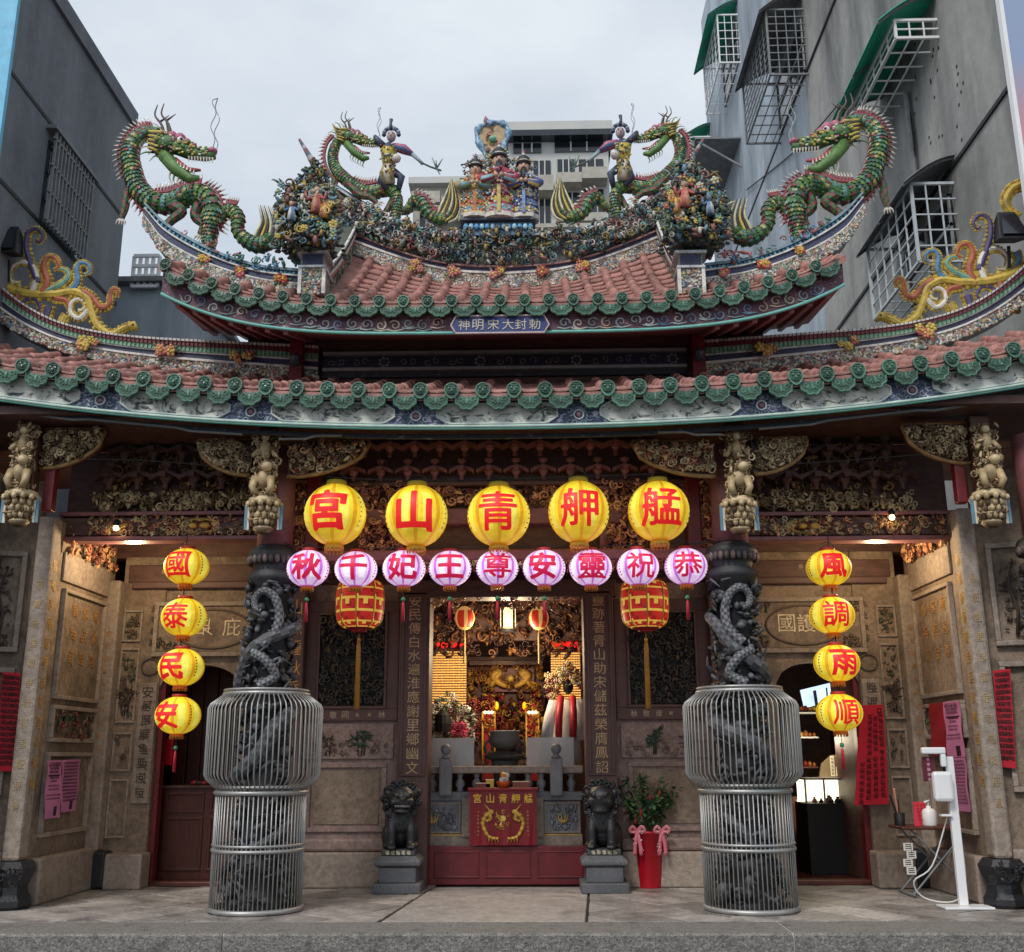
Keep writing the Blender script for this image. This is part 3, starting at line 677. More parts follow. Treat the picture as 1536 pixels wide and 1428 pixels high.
    fl('flower_carving', 'paint', lambda q: carve(q, RT, -.45, .45, 1.54, 1.82, -.02, .03, 60, .04, [H('#5a4133'), H('#6e3a34'), H('#3c4a3a'), H('#7a5a48')]), True)
    fl('cornice_carving', 'gilt', lambda q: carve(q, RT, -.6, .6, 3.4, 3.68, -.02, .08, 90, .05, WARMC), True)
    # ---- front corner pillar
    px0 = s * 4.57
    fp = stone('front_pillar', T, px0 - .085, px0 + .085, .06, .26, .42, 3.7, 'stone_pale', .03)
    b = MB(); column_text(b, '~~~~~~~~~~~~', (px0, .059, 3.0), (0, 0, -1), (1, 0, 0), .1, .19, H('#b49a70'), .01, .004, .8); b.build('couplet', 'gilt', fp)
    b = MB(M=None); Mi = planeM((px0 - s * .086, .16, 0), u); b.M = Mi; column_text(b, '~~~~~~~~~~~~', (0, 0, 3.2), (0, 0, -1), (1, 0, 0), .13, .19, GOLD, .012, .004, .8); b.build('couplet', 'gilt', fp)
    b = MB(); b.lathe([(.17, 0), (.2, .03), (.2, .08), (.16, .13), (.15, .2), (.19, .28), (.22, .36), (.17, .42)], (px0, .15, 0), 8); carve(b, RT, px0 - .2, px0 + .2, .24, .38, -.08, .02, 20, .035, GREYC); b.build('pillar_base', 'stone_black', fp)
    # ---- outer wing wall, turned a little towards the street
    a0 = V((s * 4.7, .22, 0)); a1 = V((s * 6.48, -.35, 0)); uu = (a1 - a0).normalized() * (1 if s > 0 else -1)
    M2 = planeM(a0, uu); L_ = (a1 - a0).length
    q = MB(M2); x0, x1 = (0, L_) if s > 0 else (-L_, 0); q.box(x0, x1, 0, .3, 0, 4.1); ow = q.build('wing_wall', 'stone', T)
    def wl(name, mat, fn, smooth=False, bev=0): q = MB(M2); fn(q); return q.build(name, mat, ow, smooth, bevel=bev)
    g = lambda a, c: (a, c) if s > 0 else (-c, -a)
    e0, e1 = g(.08, 1.2)
    wl('plinth', 'stone_pale', lambda q: q.box(x0, x1, -.1, 0, 0, .5), bev=.02)
    def fr(q):
        for z0, z1 in ((2.35, 3.35), (1.0, 2.2)):
            q.box(e0, e1, -.06, 0, z1 - .05, z1); q.box(e0, e1, -.06, 0, z0, z0 + .05); q.box(e0, e0 + .05, -.06, 0, z0 + .05, z1 - .05); q.box(e1 - .05, e1, -.06, 0, z0 + .05, z1 - .05)
    wl('panel_frame', 'stone_pale', fr, bev=.008)
    def pl(q):
        bx_, _ = g(.28, .28)
        q.tube([(bx_, -.02, 2.45), (bx_ + .03, -.03, 2.7), (bx_ - .03, -.03, 2.95), (bx_ + .03, -.02, 3.2)], [.02, .016, .012, .006], 6, H('#4a3a30'))
        carve(q, RT, bx_ - .09, bx_ + .09, 2.42, 3.25, -.015, .02, 40, .03, [H('#4a3a30'), H('#5c4b3e'), H('#3d3229')], mix=(.2, .8, 0))
    wl('relief_tree', 'paint', pl, True)
    tx, _ = g(.62, .62)
    wl('relief_text', 'gilt', lambda q: column_text(q, '~~~~', (tx - .04 * s, -.003, 2.9), (0, 0, -1), (1, 0, 0), .16, .2, H('#b9a684'), .01, .004), False)
# ------------------------------------------------------------------ dragon columns
def dragon_column(X, Y, ztop, seed, mirror):
    R = random.Random(seed); r0 = .185
    c = thing('dragon_column', '', 'column') if False else None
    b = MB(); b.lathe([(.27, 0), (.29, .05), (.27, .1), (.2, .2), (.22, .3), (.24, .36), (r0 + .02, .42), (r0, .5), (r0, 2.95), (r0 + .06, 3.0), (r0 + .06, 3.06), (r0 + .0, 3.1), (r0 + .02, 3.16), (r0 + .07, 3.24), (r0 + .05, 3.3), (r0 - .02, 3.34), (r0 - .02, ztop)], (X, Y, 0), 20, H('#2b2b2e'))
    o = b.build('dragon_column', 'stone_attr', T, True)
    b = MB(); pts = []; rr = []; n = 90; sg = -1 if mirror else 1
    for i in range(n + 1):
        t = i / n; a = -pi / 2 + sg * (t * 2 * pi * 2.6) + .9 * sin(t * 23) * .5; rad_ = r0 + .05 + .02 * sin(t * 31)
        pts.append((X + rad_ * cos(a), Y + rad_ * sin(a), .55 + 2.3 * t + .06 * sin(t * 17))); rr.append(.028 + .05 * sin(pi * min(1, t * 1.05)) ** .6)
    lo, hi = H('#434346'), H('#626266')
    b.tube(pts, rr, 9, cfun=lambda i, k: hi if (i + k) % 2 else lo)
    b.build('dragon_relief', 'stone_attr', o, False)
    # front loop that shows above the guard
    b = MB(); lp = []; sx = sg
    for (dx, dz) in ((-.02, .0), (.1, .12), (.13, .3), (.08, .46), (-.02, .52), (-.1, .46), (-.1, .37), (-.03, .33)): lp.append((X + sx * dx, Y - r0 - .06 + abs(dx) * .25, 2.36 + dz))
    lp = interp(lp, 40); b.tube(lp, [.05 - .02 * (i / 40) for i in range(41)], 9, cfun=lambda i, k: H('#77777b') if (i + k) % 2 else lo)
    lp = interp([(X - sx * .1, Y - r0 - .05, 2.3), (X + sx * .04, Y - r0 - .09, 2.22), (X + sx * .12, Y - r0 - .05, 2.08), (X - sx * .02, Y - r0 - .08, 1.98)], 24)
    b.tube(lp, .045, 8, cfun=lambda i, k: H('#77777b') if (i + k) % 2 else lo); b.build('dragon_tail', 'stone_attr', o)
    b = MB()
    for i in range(760):
        a = R.uniform(0, 2 * pi); z = R.uniform(.08, 2.95); q = r0 + (.09 if z < .4 else 0) + R.uniform(.0, .05); p = V((X + q * cos(a), Y + q * sin(a), z)); s_ = R.uniform(.022, .05); cc = R.choice(GREYC)
        k = R.random()
        if k < .5: b.ell(p, (s_, s_, s_ * R.uniform(.5, 1.3)), cc, 6, 4)
        elif k < .8: b.ell(p, (s_ * 1.6, s_ * .6, s_ * .5), cc, 6, 4, Matrix.Rotation(a + pi / 2, 3, 'Z') @ Matrix.Rotation(R.uniform(-1, 1), 3, 'Y'))
        else:
            e = V((cos(a), sin(a), 0)); w = V((-sin(a), cos(a), 0)); b.tube([p, p + e * .05 + V((0, 0, .05)), p + e * .04 + w * R.uniform(-.12, .12) + V((0, 0, R.uniform(-.05, .14)))], [.02, .016, .007], 5, cc)
    b.build('cloud_relief', 'stone_attr', o, True)
    b = MB()
    for i in range(26): a = 2 * pi * i / 26; b.ell((X + (r0 + .05) * cos(a), Y + (r0 + .05) * sin(a), 3.2), (.03, .03, .05), H('#6d5a58') if i % 2 else H('#4d4244'), 6, 4); b.ell((X + (r0 + .03) * cos(a), Y + (r0 + .03) * sin(a), 3.02), .028, H('#5c5052'), 6, 4)
    b.build('capital_carving', 'stone_attr', o, True)
    b = MB(); b.lathe([(r0 - .01, 3.35), (r0 - .01, ztop + .02)], (X, Y, 0), 16); b.build('timber_neck', 'wood_purple', o, True)
    return o
CX = 2.24
for i, s in enumerate((-1, 1)): dragon_column(s * CX, 0, 4.3, 20 + i, s > 0)
for i, s in enumerate((-1, 1)): dragon_column(s * 5.13, -.3, 4.3, 30 + i, s < 0)
# ------------------------------------------------------------------ carved timber between the columns
def beam(name, x0, x1, y0, y1, z0, z1, mat, bev=.012, parent=T): return stone(name, parent, x0, x1, y0, y1, z0, z1, mat, bev)
beam('ceiling', -6.2, 6.2, -.72, YB + .4, 4.52, 4.6, 'wood_dark', 0)
def bracket_mesh(q):   # a bracket set: cup block, curved arm, three small cups
    q.lathe([(.022, -.1), (.022, -.05), (.045, -.02), (.05, .01)], (0, -.02, 0), 8)
    n = 8
    for k in range(n):
        x0 = -.13 + .26 * k / n; x1 = -.13 + .26 * (k + 1) / n; f = lambda x: .012 + .05 * (1 - (abs(x) / .13) ** 1.5)
        q.add([(x0, -.05, f(x0) - .035), (x1, -.05, f(x1) - .035), (x1, -.05, f(x1)), (x0, -.05, f(x0)), (x0, .05, f(x0) - .035), (x1, .05, f(x1) - .035), (x1, .05, f(x1)), (x0, .05, f(x0))],
              [(0, 1, 2, 3), (7, 6, 5, 4), (3, 2, 6, 7), (4, 5, 1, 0)])
    q.lathe([(.02, .055), (.022, .08), (.045, .1), (.048, .125)], (0, -.02, 0), 8)
    q.box(-.025, .025, -.14, .05, -.012, .03)
def bracket_row(x0, x1, n, y, z, sc=1.0, mat='wood_purple', parent=None):
    me = shared('bracket', mat, bracket_mesh)
    for k in range(n):
        x = lerp(x0, x1, k / (n - 1)); inst('bracket', me, Matrix.Translation((x, y, z)) @ Matrix.Diagonal((sc, 1, sc, 1)), parent)
Yc = .3
zc = lambda py: Zat(py, Yc)
# centre bay, from the top down
cb = beam('centre_frieze', -2.0, 2.0, Yc + .12, Yc + .2, zc(842), 4.5, 'wood_dark', 0)
bracket_row(-1.42, 1.42, 12, Yc - .03, zc(672), 1.0, 'wood_purple', cb); bracket_row(-1.54, 1.54, 12, Yc + .03, zc(706), 1.0, 'wood_purple', cb)
beam('beam', -1.55, 1.55, Yc - .12, Yc + .12, zc(657), zc(650), 'wood_purple', .008, cb)
beam('beam', -2.0, 2.0, Yc - .03, Yc + .12, zc(728), zc(722), 'wood_dark', .01, cb)
b = MB()
for (xa, xb) in ((430, 540), (610, 690), (690, 810), (810, 900), (965, 1060)):
    carve(b, RT, Xat(xa, 760, Yc), Xat(xb, 760, Yc), zc(760), zc(730), Yc + .08, .08, 95, .045, WARMC)
for (xa, xb) in ((540, 600), (905, 965), (430, 470), (1035, 1075)):
    carve(b, RT, Xat(xa, 760, Yc), Xat(xb, 760, Yc), zc(838), zc(722), Yc + .06, .12, 230, .042, WARMC)
b.build('frieze_carving', 'gilt', cb, True)
beam('beam', -2.0, 2.0, Yc - .02, Yc + .12, zc(786), zc(762), 'wood_purple', .015, cb)
beam('beam', -2.05, 2.05, Yc - .1, Yc + .12, zc(842), zc(826), 'wood_purple', .02, cb)
for px in (545, 600, 905, 960):
    x = Xat(px, 790, Yc); beam('strut_post', x - .04, x + .04, Yc - .02, Yc + .12, zc(826), zc(730), 'wood_purple', .01, cb)
b = MB(); carve(b, RT, -1.95, 1.95, zc(858), zc(838), Yc - .02, .06, 220, .04, WARMC); b.build('apron_carving', 'gilt', cb, True)
# lintel over the centre doorway (on the back wall) with carved transom
zl = lambda py: Zat(py, YB)
dl = beam('door_lintel', -1.24, 1.24, YB - .14, YB + .2, zl(898), zl(872), 'wood_dark', .015)
b = MB(); carve(b, RT, -.86, .86, zl(915), zl(890), YB - .02, .06, 60, .045, WARMC); carve(b, RT, -2.3, 2.3, 3.3, 3.75, YB - .02, .1, 320, .06, [H('#3d2522'), H('#52312a'), H('#6b3f30'), H('#2a1817')]); b.build('transom_carving', 'carved', dl, True)
beam('upper_wall', -2.56, 2.56, YB + .02, YB + .2, 3.2, 4.5, 'wood_dark', 0)
# red timber posts above the dragon columns
for s in (-1, 1):
    x = s * 1.93; beam('red_post', x - .07, x + .07, Yc - .08, Yc + .12, zc(850), zc(700), 'wood_red', .012)
    # side bay beams
    Ys = .42; zs = lambda py: Zat(py, Ys, 752 + s * 500)
    x0, x1 = s * 2.2, s * 4.6
    sb = beam('side_frieze', x0, x1, Ys + .14, Ys + .2, zs(806), 4.5, 'wood_dark', 0)
    beam('beam', x0, x1, Ys - .05, Ys + .14, zs(774), zs(768), 'wood_purple', .008, sb)
    beam('beam', x0, x1, Ys - .02, Ys + .14, zs(803), zs(776), 'wood_dark', .012, sb)
    beam('beam', x0, x1, Ys - .06, Ys + .14, zs(812), zs(805), 'wood_purple', .012, sb)
    b = MB(); carve(b, RT, min(x0, x1) + .35, max(x0, x1) - .35, zs(766), zs(740), Ys + .04, .09, 230, .045, GILTC)
    carve(b, RT, min(x0, x1) + .3, max(x0, x1) - .1, zs(802), zs(777), Ys - .02, .03, 240, .036, WARMC + GILTC)
    carve(b, RT, min(x0, x1) + .4, max(x0, x1) - .5, zs(738), zs(655), Ys + .1, .06, 260, .045, WOODC)
    b.build('beam_carving', 'gilt', sb, True)
    cx = s * 3.12; b = MB(); b.tube(ring_pts((cx, Ys - .03, zs(790)), .2, .07, 24), .016, 5, H('#b08a3a'), False); b.ell((cx, Ys - .02, zs(790)), (.17, .03, .055), H('#6e1f1a'), 12, 6); b.ell((cx + .05, Ys - .05, zs(790)), (.06, .02, .035), GOLD, 8, 5); b.ell((cx - .07, Ys - .05, zs(790)), (.05, .02, .03), GOLD, 8, 5); b.build('medallion', 'gilt', sb, True)
    bracket_row(s * 2.75, s * 3.95, 5, Ys - .05, zs(680), 1.25, 'wood_dark', sb); bracket_row(s * 2.62, s * 4.1, 6, Ys - .03, zs(718), 1.25, 'wood_dark', sb)
    # ---- carved corbels beside the hanging posts
    Yk = -.28; zk = lambda py: Zat(py, Yk, 752 + s * 300)
    def corbel(xin, xout, ztop_, zbot, cols, n, mat='gilt', parent=T):
        lo, hi = min(xin, xout), max(xin, xout); wd = xout - xin
        prof = [(t, (1 - t ** 2.2) ** .8) for t in [k / 10 for k in range(11)]]
        pts_ = [(xin + wd * t, ztop_ - (ztop_ - zbot) * (.25 + .75 * h) if t < 1 else ztop_ - .02) for t, h in prof]
        b = MB()
        for k in range(10):
            (xa, z_a), (xb, z_b) = pts_[k], pts_[k + 1]; q = [(xa, z_a), (xb, z_b), (xb, ztop_), (xa, ztop_)]
            if wd < 0: q = q[::-1]
            b.prism(q, Yk - .01, Yk + .06, H('#4a2c20'))
        o = b.build('corbel', 'carved', parent)
        b = MB()
        def ins(x, z):
            t = (x - xin) / wd; t = min(max(t, 0), 1); return z > ztop_ - (ztop_ - zbot) * (.25 + .75 * (1 - t ** 2.2) ** .8) + .03 and z < ztop_ - .03
        carve(b, RT, lo + .03, hi - .03, zbot + .02, ztop_ - .03, Yk - .01, .08, int(n * 2.2), .036, cols, ins)
        b.tube([(x, Yk - .03, z) for x, z in pts_], .022, 6, H('#9a774a')); b.tube([(xin, Yk - .03, ztop_), (xout, Yk - .03, ztop_)], .018, 6, H('#8a5c3a')); b.build('corbel_carving', mat, o, True)
    ic = s * 2.28
    zt_, zb_ = zk(662), zk(716)
    corbel(ic - s * .2, ic - s * 1.0, zt_, zb_, GILTC + WARMC, 110)
    corbel(ic + s * .16, ic + s * .7, zt_ + .02, zb_ + .02, GILTC, 90)
    corbel(s * 4.52, s * 3.9, zk(645) + .03, zk(700), GILTC, 90)
    # ---- hanging posts: carved lion and figure above a flower basket
    def hanging_post(xc, Yp, zt, zb, seed):
        R = random.Random(seed); h = zt - zb
        b = MB(); b.box(xc - .09, xc + .09, Yp + .02, Yp + .16, zb + .1 * h, zt + .12, H('#5b3b28'))
        o = b.build('hanging_post', 'carved', T, bevel=.01)
        b = MB(); zq = zb + .38 * h
        carve(b, R, xc - .12, xc + .12, zq - .05, zt, Yp + .02, .13, 170, .034, GILTC, mix=(.5, .25, .25))
        # rider and lion
        b.ell((xc, Yp - .05, zq + .14), (.075, .09, .1), GILTC[0], 10, 7); b.ell((xc + .04, Yp - .12, zq + .25), (.055, .06, .05), GILTC[1], 10, 7)
        for i in range(14): a = 2 * pi * i / 14; b.curl((xc + .04 + .06 * cos(a), Yp - .11, zq + .25 + .055 * sin(a)), .022, a, 1.1, .01, .005, GILTC[i % 5], 4, 7)
        for k in (-1, 1):
            b.tube([(xc + k * .07, Yp - .08, zq + .15), (xc + k * .09, Yp - .13, zq + .05), (xc + k * .06, Yp - .12, zq - .02)], [.045, .035, .03], 6, GILTC[4])
            b.tube([(xc + k * .06, Yp - .06, zq + .44), (xc + k * .11, Yp - .1, zq + .36)], [.03, .02], 6, GILTC[0])
        b.ell((xc, Yp - .06, zq + .43), (.06, .06, .1), GILTC[0], 8, 6); b.ell((xc, Yp - .08, zq + .56), .042, GILTC[1], 8, 6); b.ell((xc, Yp - .07, zq + .6), (.05, .05, .025), GILTC[3], 8, 5)
        b.build('lion_carving', 'gilt', o, True)
        b = MB(); b.lathe([(.1, zq - .02), (.15, zq - .04), (.16, zq - .08), (.13, zq - .1)], (xc, Yp + .02, 0), 12, GILTC[1])
        for k in range(12):
            a = 2 * pi * k / 12; b.ell((xc + .155 * cos(a), Yp + .02 + .155 * sin(a), zq - .1), (.03, .03, .035), GILTC[k % 2], 6, 4)
        b.lathe([(.11, zq - .1), (.12, zq - .16), (.11, zq - .26), (.08, zq - .31), (.1, zq - .33), (.06, zq - .37), (.03, zq - .38)], (xc, Yp + .02, 0), 14, cols=[GILTC[3], GILTC[2], GILTC[3], GILTC[1], GILTC[2], GILTC[3]])
        for rw in range(3):
            for i in range(12): a = 2 * pi * (i + .5 * rw) / 12; b.ell((xc + (.125 - .012 * rw) * cos(a), Yp + .02 + (.125 - .012 * rw) * sin(a), zq - .15 - .06 * rw), (.028, .028, .038), GILTC[(i + rw) % 5], 6, 4)
        for k in range(16):
            a = 2 * pi * k / 16; b.curl((xc + .12 * cos(a), Yp + .02 + .12 * sin(a), zq - .22), .04, a, 1.1, .012, .006, GILTC[k % 5], 4, 7)
        b.build('flower_basket', 'gilt', o, True)
        b = MB()
        for k in (-1, 1): b.box(xc + k * .17 - .012, xc + k * .17 + .012, Yp, Yp + .02, zq - .34, zq - .1, H('#5f8aa0')); b.box(xc + k * .145 - .01, xc + k * .145 + .01, Yp, Yp + .02, zq - .34, zq - .12, H('#d8d2c0'))
        b.build('ribbon', 'paint', o)
    hanging_post(s * 2.26, -.42, Zat(648, -.42, 752 + s * 370), Zat(802, -.42, 752 + s * 370), 5 + s)
    hanging_post(s * 4.62, -.42, Zat(640, -.42, 752 + s * 730), Zat(790, -.42, 752 + s * 730), 9 + s)
    beam('red_post', s * 4.42 - .05, s * 4.42 + .05, -.3, -.2, Zat(760, -.3), 4.45, 'wood_red', .01)
# ------------------------------------------------------------------ roofs
RR = random.Random(31)
GRN = [H('#426956'), H('#345746'), H('#5a836e'), H('#294a3c')]
def ze_lo(x): return 4.66 + .0100 * abs(x) ** 2.25
def ze_up(x): return 5.83 + .5 * (abs(x) / 3.54) ** 4.2
YL0, YL1 = -.9, .98
def S_lo(x, t): return V((x, lerp(YL0, YL1, t), ze_lo(x) - .035 + .75 * (t * .82 + .18 * t * t)))
YU0, YU1 = -.3, 2.05
def curve(pts, Y):   # pixel polyline -> height as a function of |x|
    P = sorted([(abs(p.x), p.z) for p in (py_(a, c, Y) for a, c in pts)]); 
    def f(x):
        x = abs(x)
        if x <= P[0][0]: return P[0][1] + (x - P[0][0]) * (P[1][1] - P[0][1]) / (P[1][0] - P[0][0])
        for i in range(len(P) - 1):
            if x <= P[i + 1][0] or i == len(P) - 2:
                t = (x - P[i][0]) / (P[i + 1][0] - P[i][0]); m0 = (P[i + 1][1] - P[max(i - 1, 0)][1]) / (P[i + 1][0] - P[max(i - 1, 0)][0]); j = min(i + 2, len(P) - 1); m1 = (P[j][1] - P[i][1]) / (P[j][0] - P[i][0]); d = P[i + 1][0] - P[i][0]
                if t > 1: return P[i + 1][1] + m1 * (x - P[i + 1][0])
                h = lambda t: (2 * t ** 3 - 3 * t * t + 1) * P[i][1] + (t ** 3 - 2 * t * t + t) * d * m0 + (-2 * t ** 3 + 3 * t * t) * P[i + 1][1] + (t ** 3 - t * t) * d * m1
                return h(t)
    f.x0, f.x1 = P[0][0], P[-1][0]; return f
YM = 2.05
m0 = curve([(750, 434), (690, 431), (640, 421), (590, 406), (545, 389), (505, 372), (470, 352)], YM)
def zr_up(x): return m0(min(abs(x), 2.1)) + .03
def S_up(x, t): return V((x, lerp(YU0, YU1, t), ze_up(x) - .035 + (zr_up(x) - ze_up(x) + .035) * (t * .72 + .28 * t * t)))
def fr_at(S, x, t):
    p = S(x, t); u = (S(x + .02, t) - S(x - .02, t)).normalized(); v = (S(x, t + .01) - S(x, t - .01)).normalized(); n = u.cross(v).normalized(); u = v.cross(n)
    return p, u, v, n
def M_at(S, x, t, dz=0):
    p, u, v, n = fr_at(S, x, t); M = Matrix((u, v, n)).transposed().to_4x4(); M.translation = p + n * dz; return M
def barrel(q, L=.31):
    # half round tile with a lip, lying along +y
    n = 7; prof = [(0, .058), (.03, .06), (.05, .052), (L - .02, .05), (L, .046)]
    vs = []; fs = []
    for y, r in prof:
        for k in range(n + 1): a = pi * k / n; vs.append((r * cos(a), y, r * sin(a) * 1.1))
    w = n + 1
    for i in range(len(prof) - 1):
        for k in range(n): fs.append((i * w + k, i * w + k + 1, (i + 1) * w + k + 1, (i + 1) * w + k)[::-1])
    fs.append(tuple(range(w)))
    q.add(vs, fs)
def pan(q, wd=.24, L=.24):
    n = 6; vs = []; fs = []
    for y, dz in ((0, .022), (L, .0)):
        for k in range(n + 1): x = -wd / 2 + wd * k / n; z = .028 * (2 * x / wd) ** 2; vs += [(x, y, z + dz)]
    for k in range(n + 1): x = -wd / 2 + wd * k / n; vs.append((x, 0, .028 * (2 * x / wd) ** 2))
    w = n + 1
    for k in range(n): fs += [(k, k + 1, k + 1 + w, k + w), (k + 2 * w, k + 1 + 2 * w, k + 1, k)]
    q.add(vs, fs)
def tile_end(q):
    # round end with pointed foot and an embossed mask
    out = []
    for k in range(20):
        a = 2 * pi * k / 20; r = .076 * (1 + .28 * max(0, -sin(a)) ** 6); out.append((r * cos(a), r * sin(a)))
    q.prism(out, -.012, .02, GRN[1]); q.tube([(x * .92, -.014, z * .92) for x, z in out] + [(out[0][0] * .92, -.014, out[0][1] * .92)], .009, 5, GRN[2], False)
    for sx in (-1, 1):
        q.ell((sx * .026, -.016, .018), (.016, .012, .013), GRN[2], 6, 4); q.tube([(sx * .01, -.016, .038), (sx * .05, -.016, .046)], .008, 4, GRN[2]); q.curl((sx * .032, -.014, -.024), .02, 0, 1, .007, .004, GRN[0], 4, 7, sx)
    q.ell((0, -.02, -.008), (.014, .014, .018), GRN[2], 6, 4); q.tube([(-.03, -.016, -.04), (0, -.018, -.05), (.03, -.016, -.04)], .008, 4, GRN[3])
def drip(q, wd=.235):
    out = []; n = 16
    for k in range(n + 1):
        a = pi + pi * k / n; r = wd / 2 * (1 + .06 * cos((a) * 10)); out.append((r * cos(a), r * sin(a) * .92 + (.0)))
    out = [(wd / 2, .02)] + [(wd / 2 * .6, .0), (0, -.012), (-wd / 2 * .6, 0), (-wd / 2, .02)] + out[1:-1]
    # two halves keep the outline clean
    half = [p for p in out]
    cx = [(x, z) for x, z in half]
    ctr = (0, -.05)
    m = len(cx); vs = [(x, -.01, z) for x, z in cx] + [(ctr[0], -.014, ctr[1])] + [(x, .015, z) for x, z in cx]
    fs = [((i + 1) % m, i, m)[::-1] for i in range(m)] + [(i, (i + 1) % m, (i + 1) % m + m + 1, i + m + 1) for i in range(m)] + [tuple(range(m + 1, 2 * m + 1))]
    q.add(vs, [f for f in fs], GRN[1])
    rim = [(x * .93, -.014, z * .93 - .003) for x, z in cx[4:]]
    q.tube(rim + [(cx[0][0] * .93, -.014, cx[0][1])], .008, 4, GRN[2], False)
    for sx in (-1, 1):
        q.curl((sx * .055, -.014, -.035), .026, 0, 1.1, .008, .004, GRN[2], 4, 8, sx); q.ell((sx * .028, -.014, -.062), (.02, .008, .009), GRN[0], 6, 3, Matrix.Rotation(sx * .7, 3, 'Y'))
    q.ell((0, -.016, -.045), (.015, .012, .03), GRN[2], 6, 4)
def roof(S, name, rows, tmax, sp, nseg, pitch_t, tmax_pan=None, deck_x=6, deck_t=1.0, wing=99):
    n, m = 60, 10; b = MB(); vs = []; fs = []
    for j in range(m + 1):
        for i in range(n + 1): xx = lerp(-deck_x, deck_x, i / n); p = S(xx, (deck_t if abs(xx) < wing else .32) * j / m); vs.append(p - V((0, 0, .015)))
    k1 = len(vs); vs += [p - V((0, 0, .07)) for p in vs]
    for j in range(m):
        for i in range(n):
            a = j * (n + 1) + i; fs += [(a, a + 1, a + n + 2, a + n + 1), (a + k1, a + n + 1 + k1, a + n + 2 + k1, a + 1 + k1)]
    for i in range(n): fs.append((i, i + k1, i + 1 + k1, i + 1))
    for j in range(m): a = j * (n + 1); c = a + n; fs += [(a, a + n + 1, a + n + 1 + k1, a + k1), (c, c + k1, c + n + 1 + k1, c + n + 1)]
    b.add(vs, fs); o = b.build(name, 'terracotta', T)
    bm_ = shared('barrel_tile', 'terracotta', barrel, True); pn = shared('pan_tile', 'terracotta', lambda q: pan(q, sp * .98), True)
    te = shared('tile_end', 'green_tile', tile_end); dr = shared('drip_tile', 'green_tile', lambda q: drip(q, sp * .86))
    for x in rows:
        tm = tmax(x); k = 0; t = .015
        while t < tm: inst('barrel_tile', bm_, M_at(S, x + RR.uniform(-.005, .005), t + RR.uniform(-.004, .004), .012 + RR.uniform(-.004, .006)) @ Matrix.Rotation(RR.uniform(-.02, .02), 4, 'Z'), o); t += pitch_t; k += 1
        p, u, v, nn = fr_at(S, x, 0); ax = V((u.x, 0, u.z)).normalized()
        M = Matrix((ax, V((0, 1, 0)), ax.cross(V((0, 1, 0))))).transposed().to_4x4(); M.translation = p + V((0, -.015, .015)); inst('tile_end', te, M @ Matrix.Rotation(RR.uniform(-.07, .07), 4, 'Y') @ Matrix.Diagonal((sp / .31, 1, sp / .31, 1)), o)
        xm = x + sp / 2
        tm = min(tm, tmax(xm)); t = .0
        while t < tm: inst('pan_tile', pn, M_at(S, xm, t, -.008), o); t += pitch_t * .78
        p, u, v, nn = fr_at(S, xm, 0); ax = V((u.x, 0, u.z)).normalized()
        M = Matrix((ax, V((0, 1, 0)), ax.cross(V((0, 1, 0))))).transposed().to_4x4(); M.translation = p + V((0, 0, -.035)); inst('drip_tile', dr, M @ Matrix.Rotation(RR.uniform(-.05, .05), 4, 'Y') @ Matrix.Diagonal((1, 1, 1.12 * sp / .26, 1)), o)
    return o
LR = roof(S_lo, 'lower_roof', [.145 + .29 * k for k in range(-20, 20)], lambda x: .93, .29, 7, .165, deck_x=6.3)
UR = roof(S_up, 'upper_roof', [.246 * k for k in range(-14, 14)], lambda x: .97 if abs(x) < 1.9 else .2, .246, 9, .118, deck_x=3.52, deck_t=1.0, wing=2.1)
# ------------------------------------------------------------------ curved boards under the eaves
def strip(mb, x0, x1, f0, f1, y0, y1, col, n=24, cfun=None):
    """a curved board: between heights f0(x) and f1(x), from y0 (front) to y1"""
    vs = []; fs = []; cc = []
    for i in range(n + 1):
        x = lerp(x0, x1, i / n); a, c = f0(x), f1(x); vs += [(x, y0, a), (x, y0, c), (x, y1, c), (x, y1, a)]
    for i in range(n):
        p = 4 * i; q = p + 4
        for (a, c) in ((0, 1), (1, 2), (2, 3), (3, 0)): fs.append((p + a, p + c, q + c, q + a)[::-1])
    fs += [(0, 1, 2, 3), (4 * n + 3, 4 * n + 2, 4 * n + 1, 4 * n)]
    if x1 < x0: fs = [f[::-1] for f in fs]
    mb.add(vs, fs, col)
# painted panels: ink landscapes on pale board
def ink(name, base, ink_c, s, thr, extra=None):
    m = pm(name, base, .6, var=.12, vs=5, bump=.08, bs=40); t = m.node_tree; N = t.nodes; L = t.links; g = N.new('ShaderNodeNewGeometry')
    src = N['Principled BSDF'].inputs['Base Color'].links[0].from_socket
    for (c, sc, th, strc) in [(ink_c, s, thr, (1, 1, 1.6))] + ([extra] if extra else []):
        q = N.new('ShaderNodeMapping'); q.inputs['Scale'].default_value = strc; L.new(g.outputs['Position'], q.inputs[0])
        n = N.new('ShaderNodeTexNoise'); n.inputs['Scale'].default_value = sc; n.inputs['Detail'].default_value = 9; n.inputs['Roughness'].default_value = .72; n.inputs['Distortion'].default_value = 1.4; L.new(q.outputs[0], n.inputs['Vector'])
        mr = N.new('ShaderNodeMapRange'); mr.inputs[1].default_value = th; mr.inputs[2].default_value = th + .09; L.new(n.outputs[0], mr.inputs[0])
        k = N.new('ShaderNodeMixRGB'); k.inputs[2].default_value = (*H(c), 1); L.new(mr.outputs[0], k.inputs[0]); L.new(src, k.inputs[1]); src = k.outputs[0]
    L.new(src, N['Principled BSDF'].inputs['Base Color'])
ink('ink_panel', '#c6c8be', '#333b38', 6, .5, ('#5f8078', 13, .6, (1, 1, 1)))
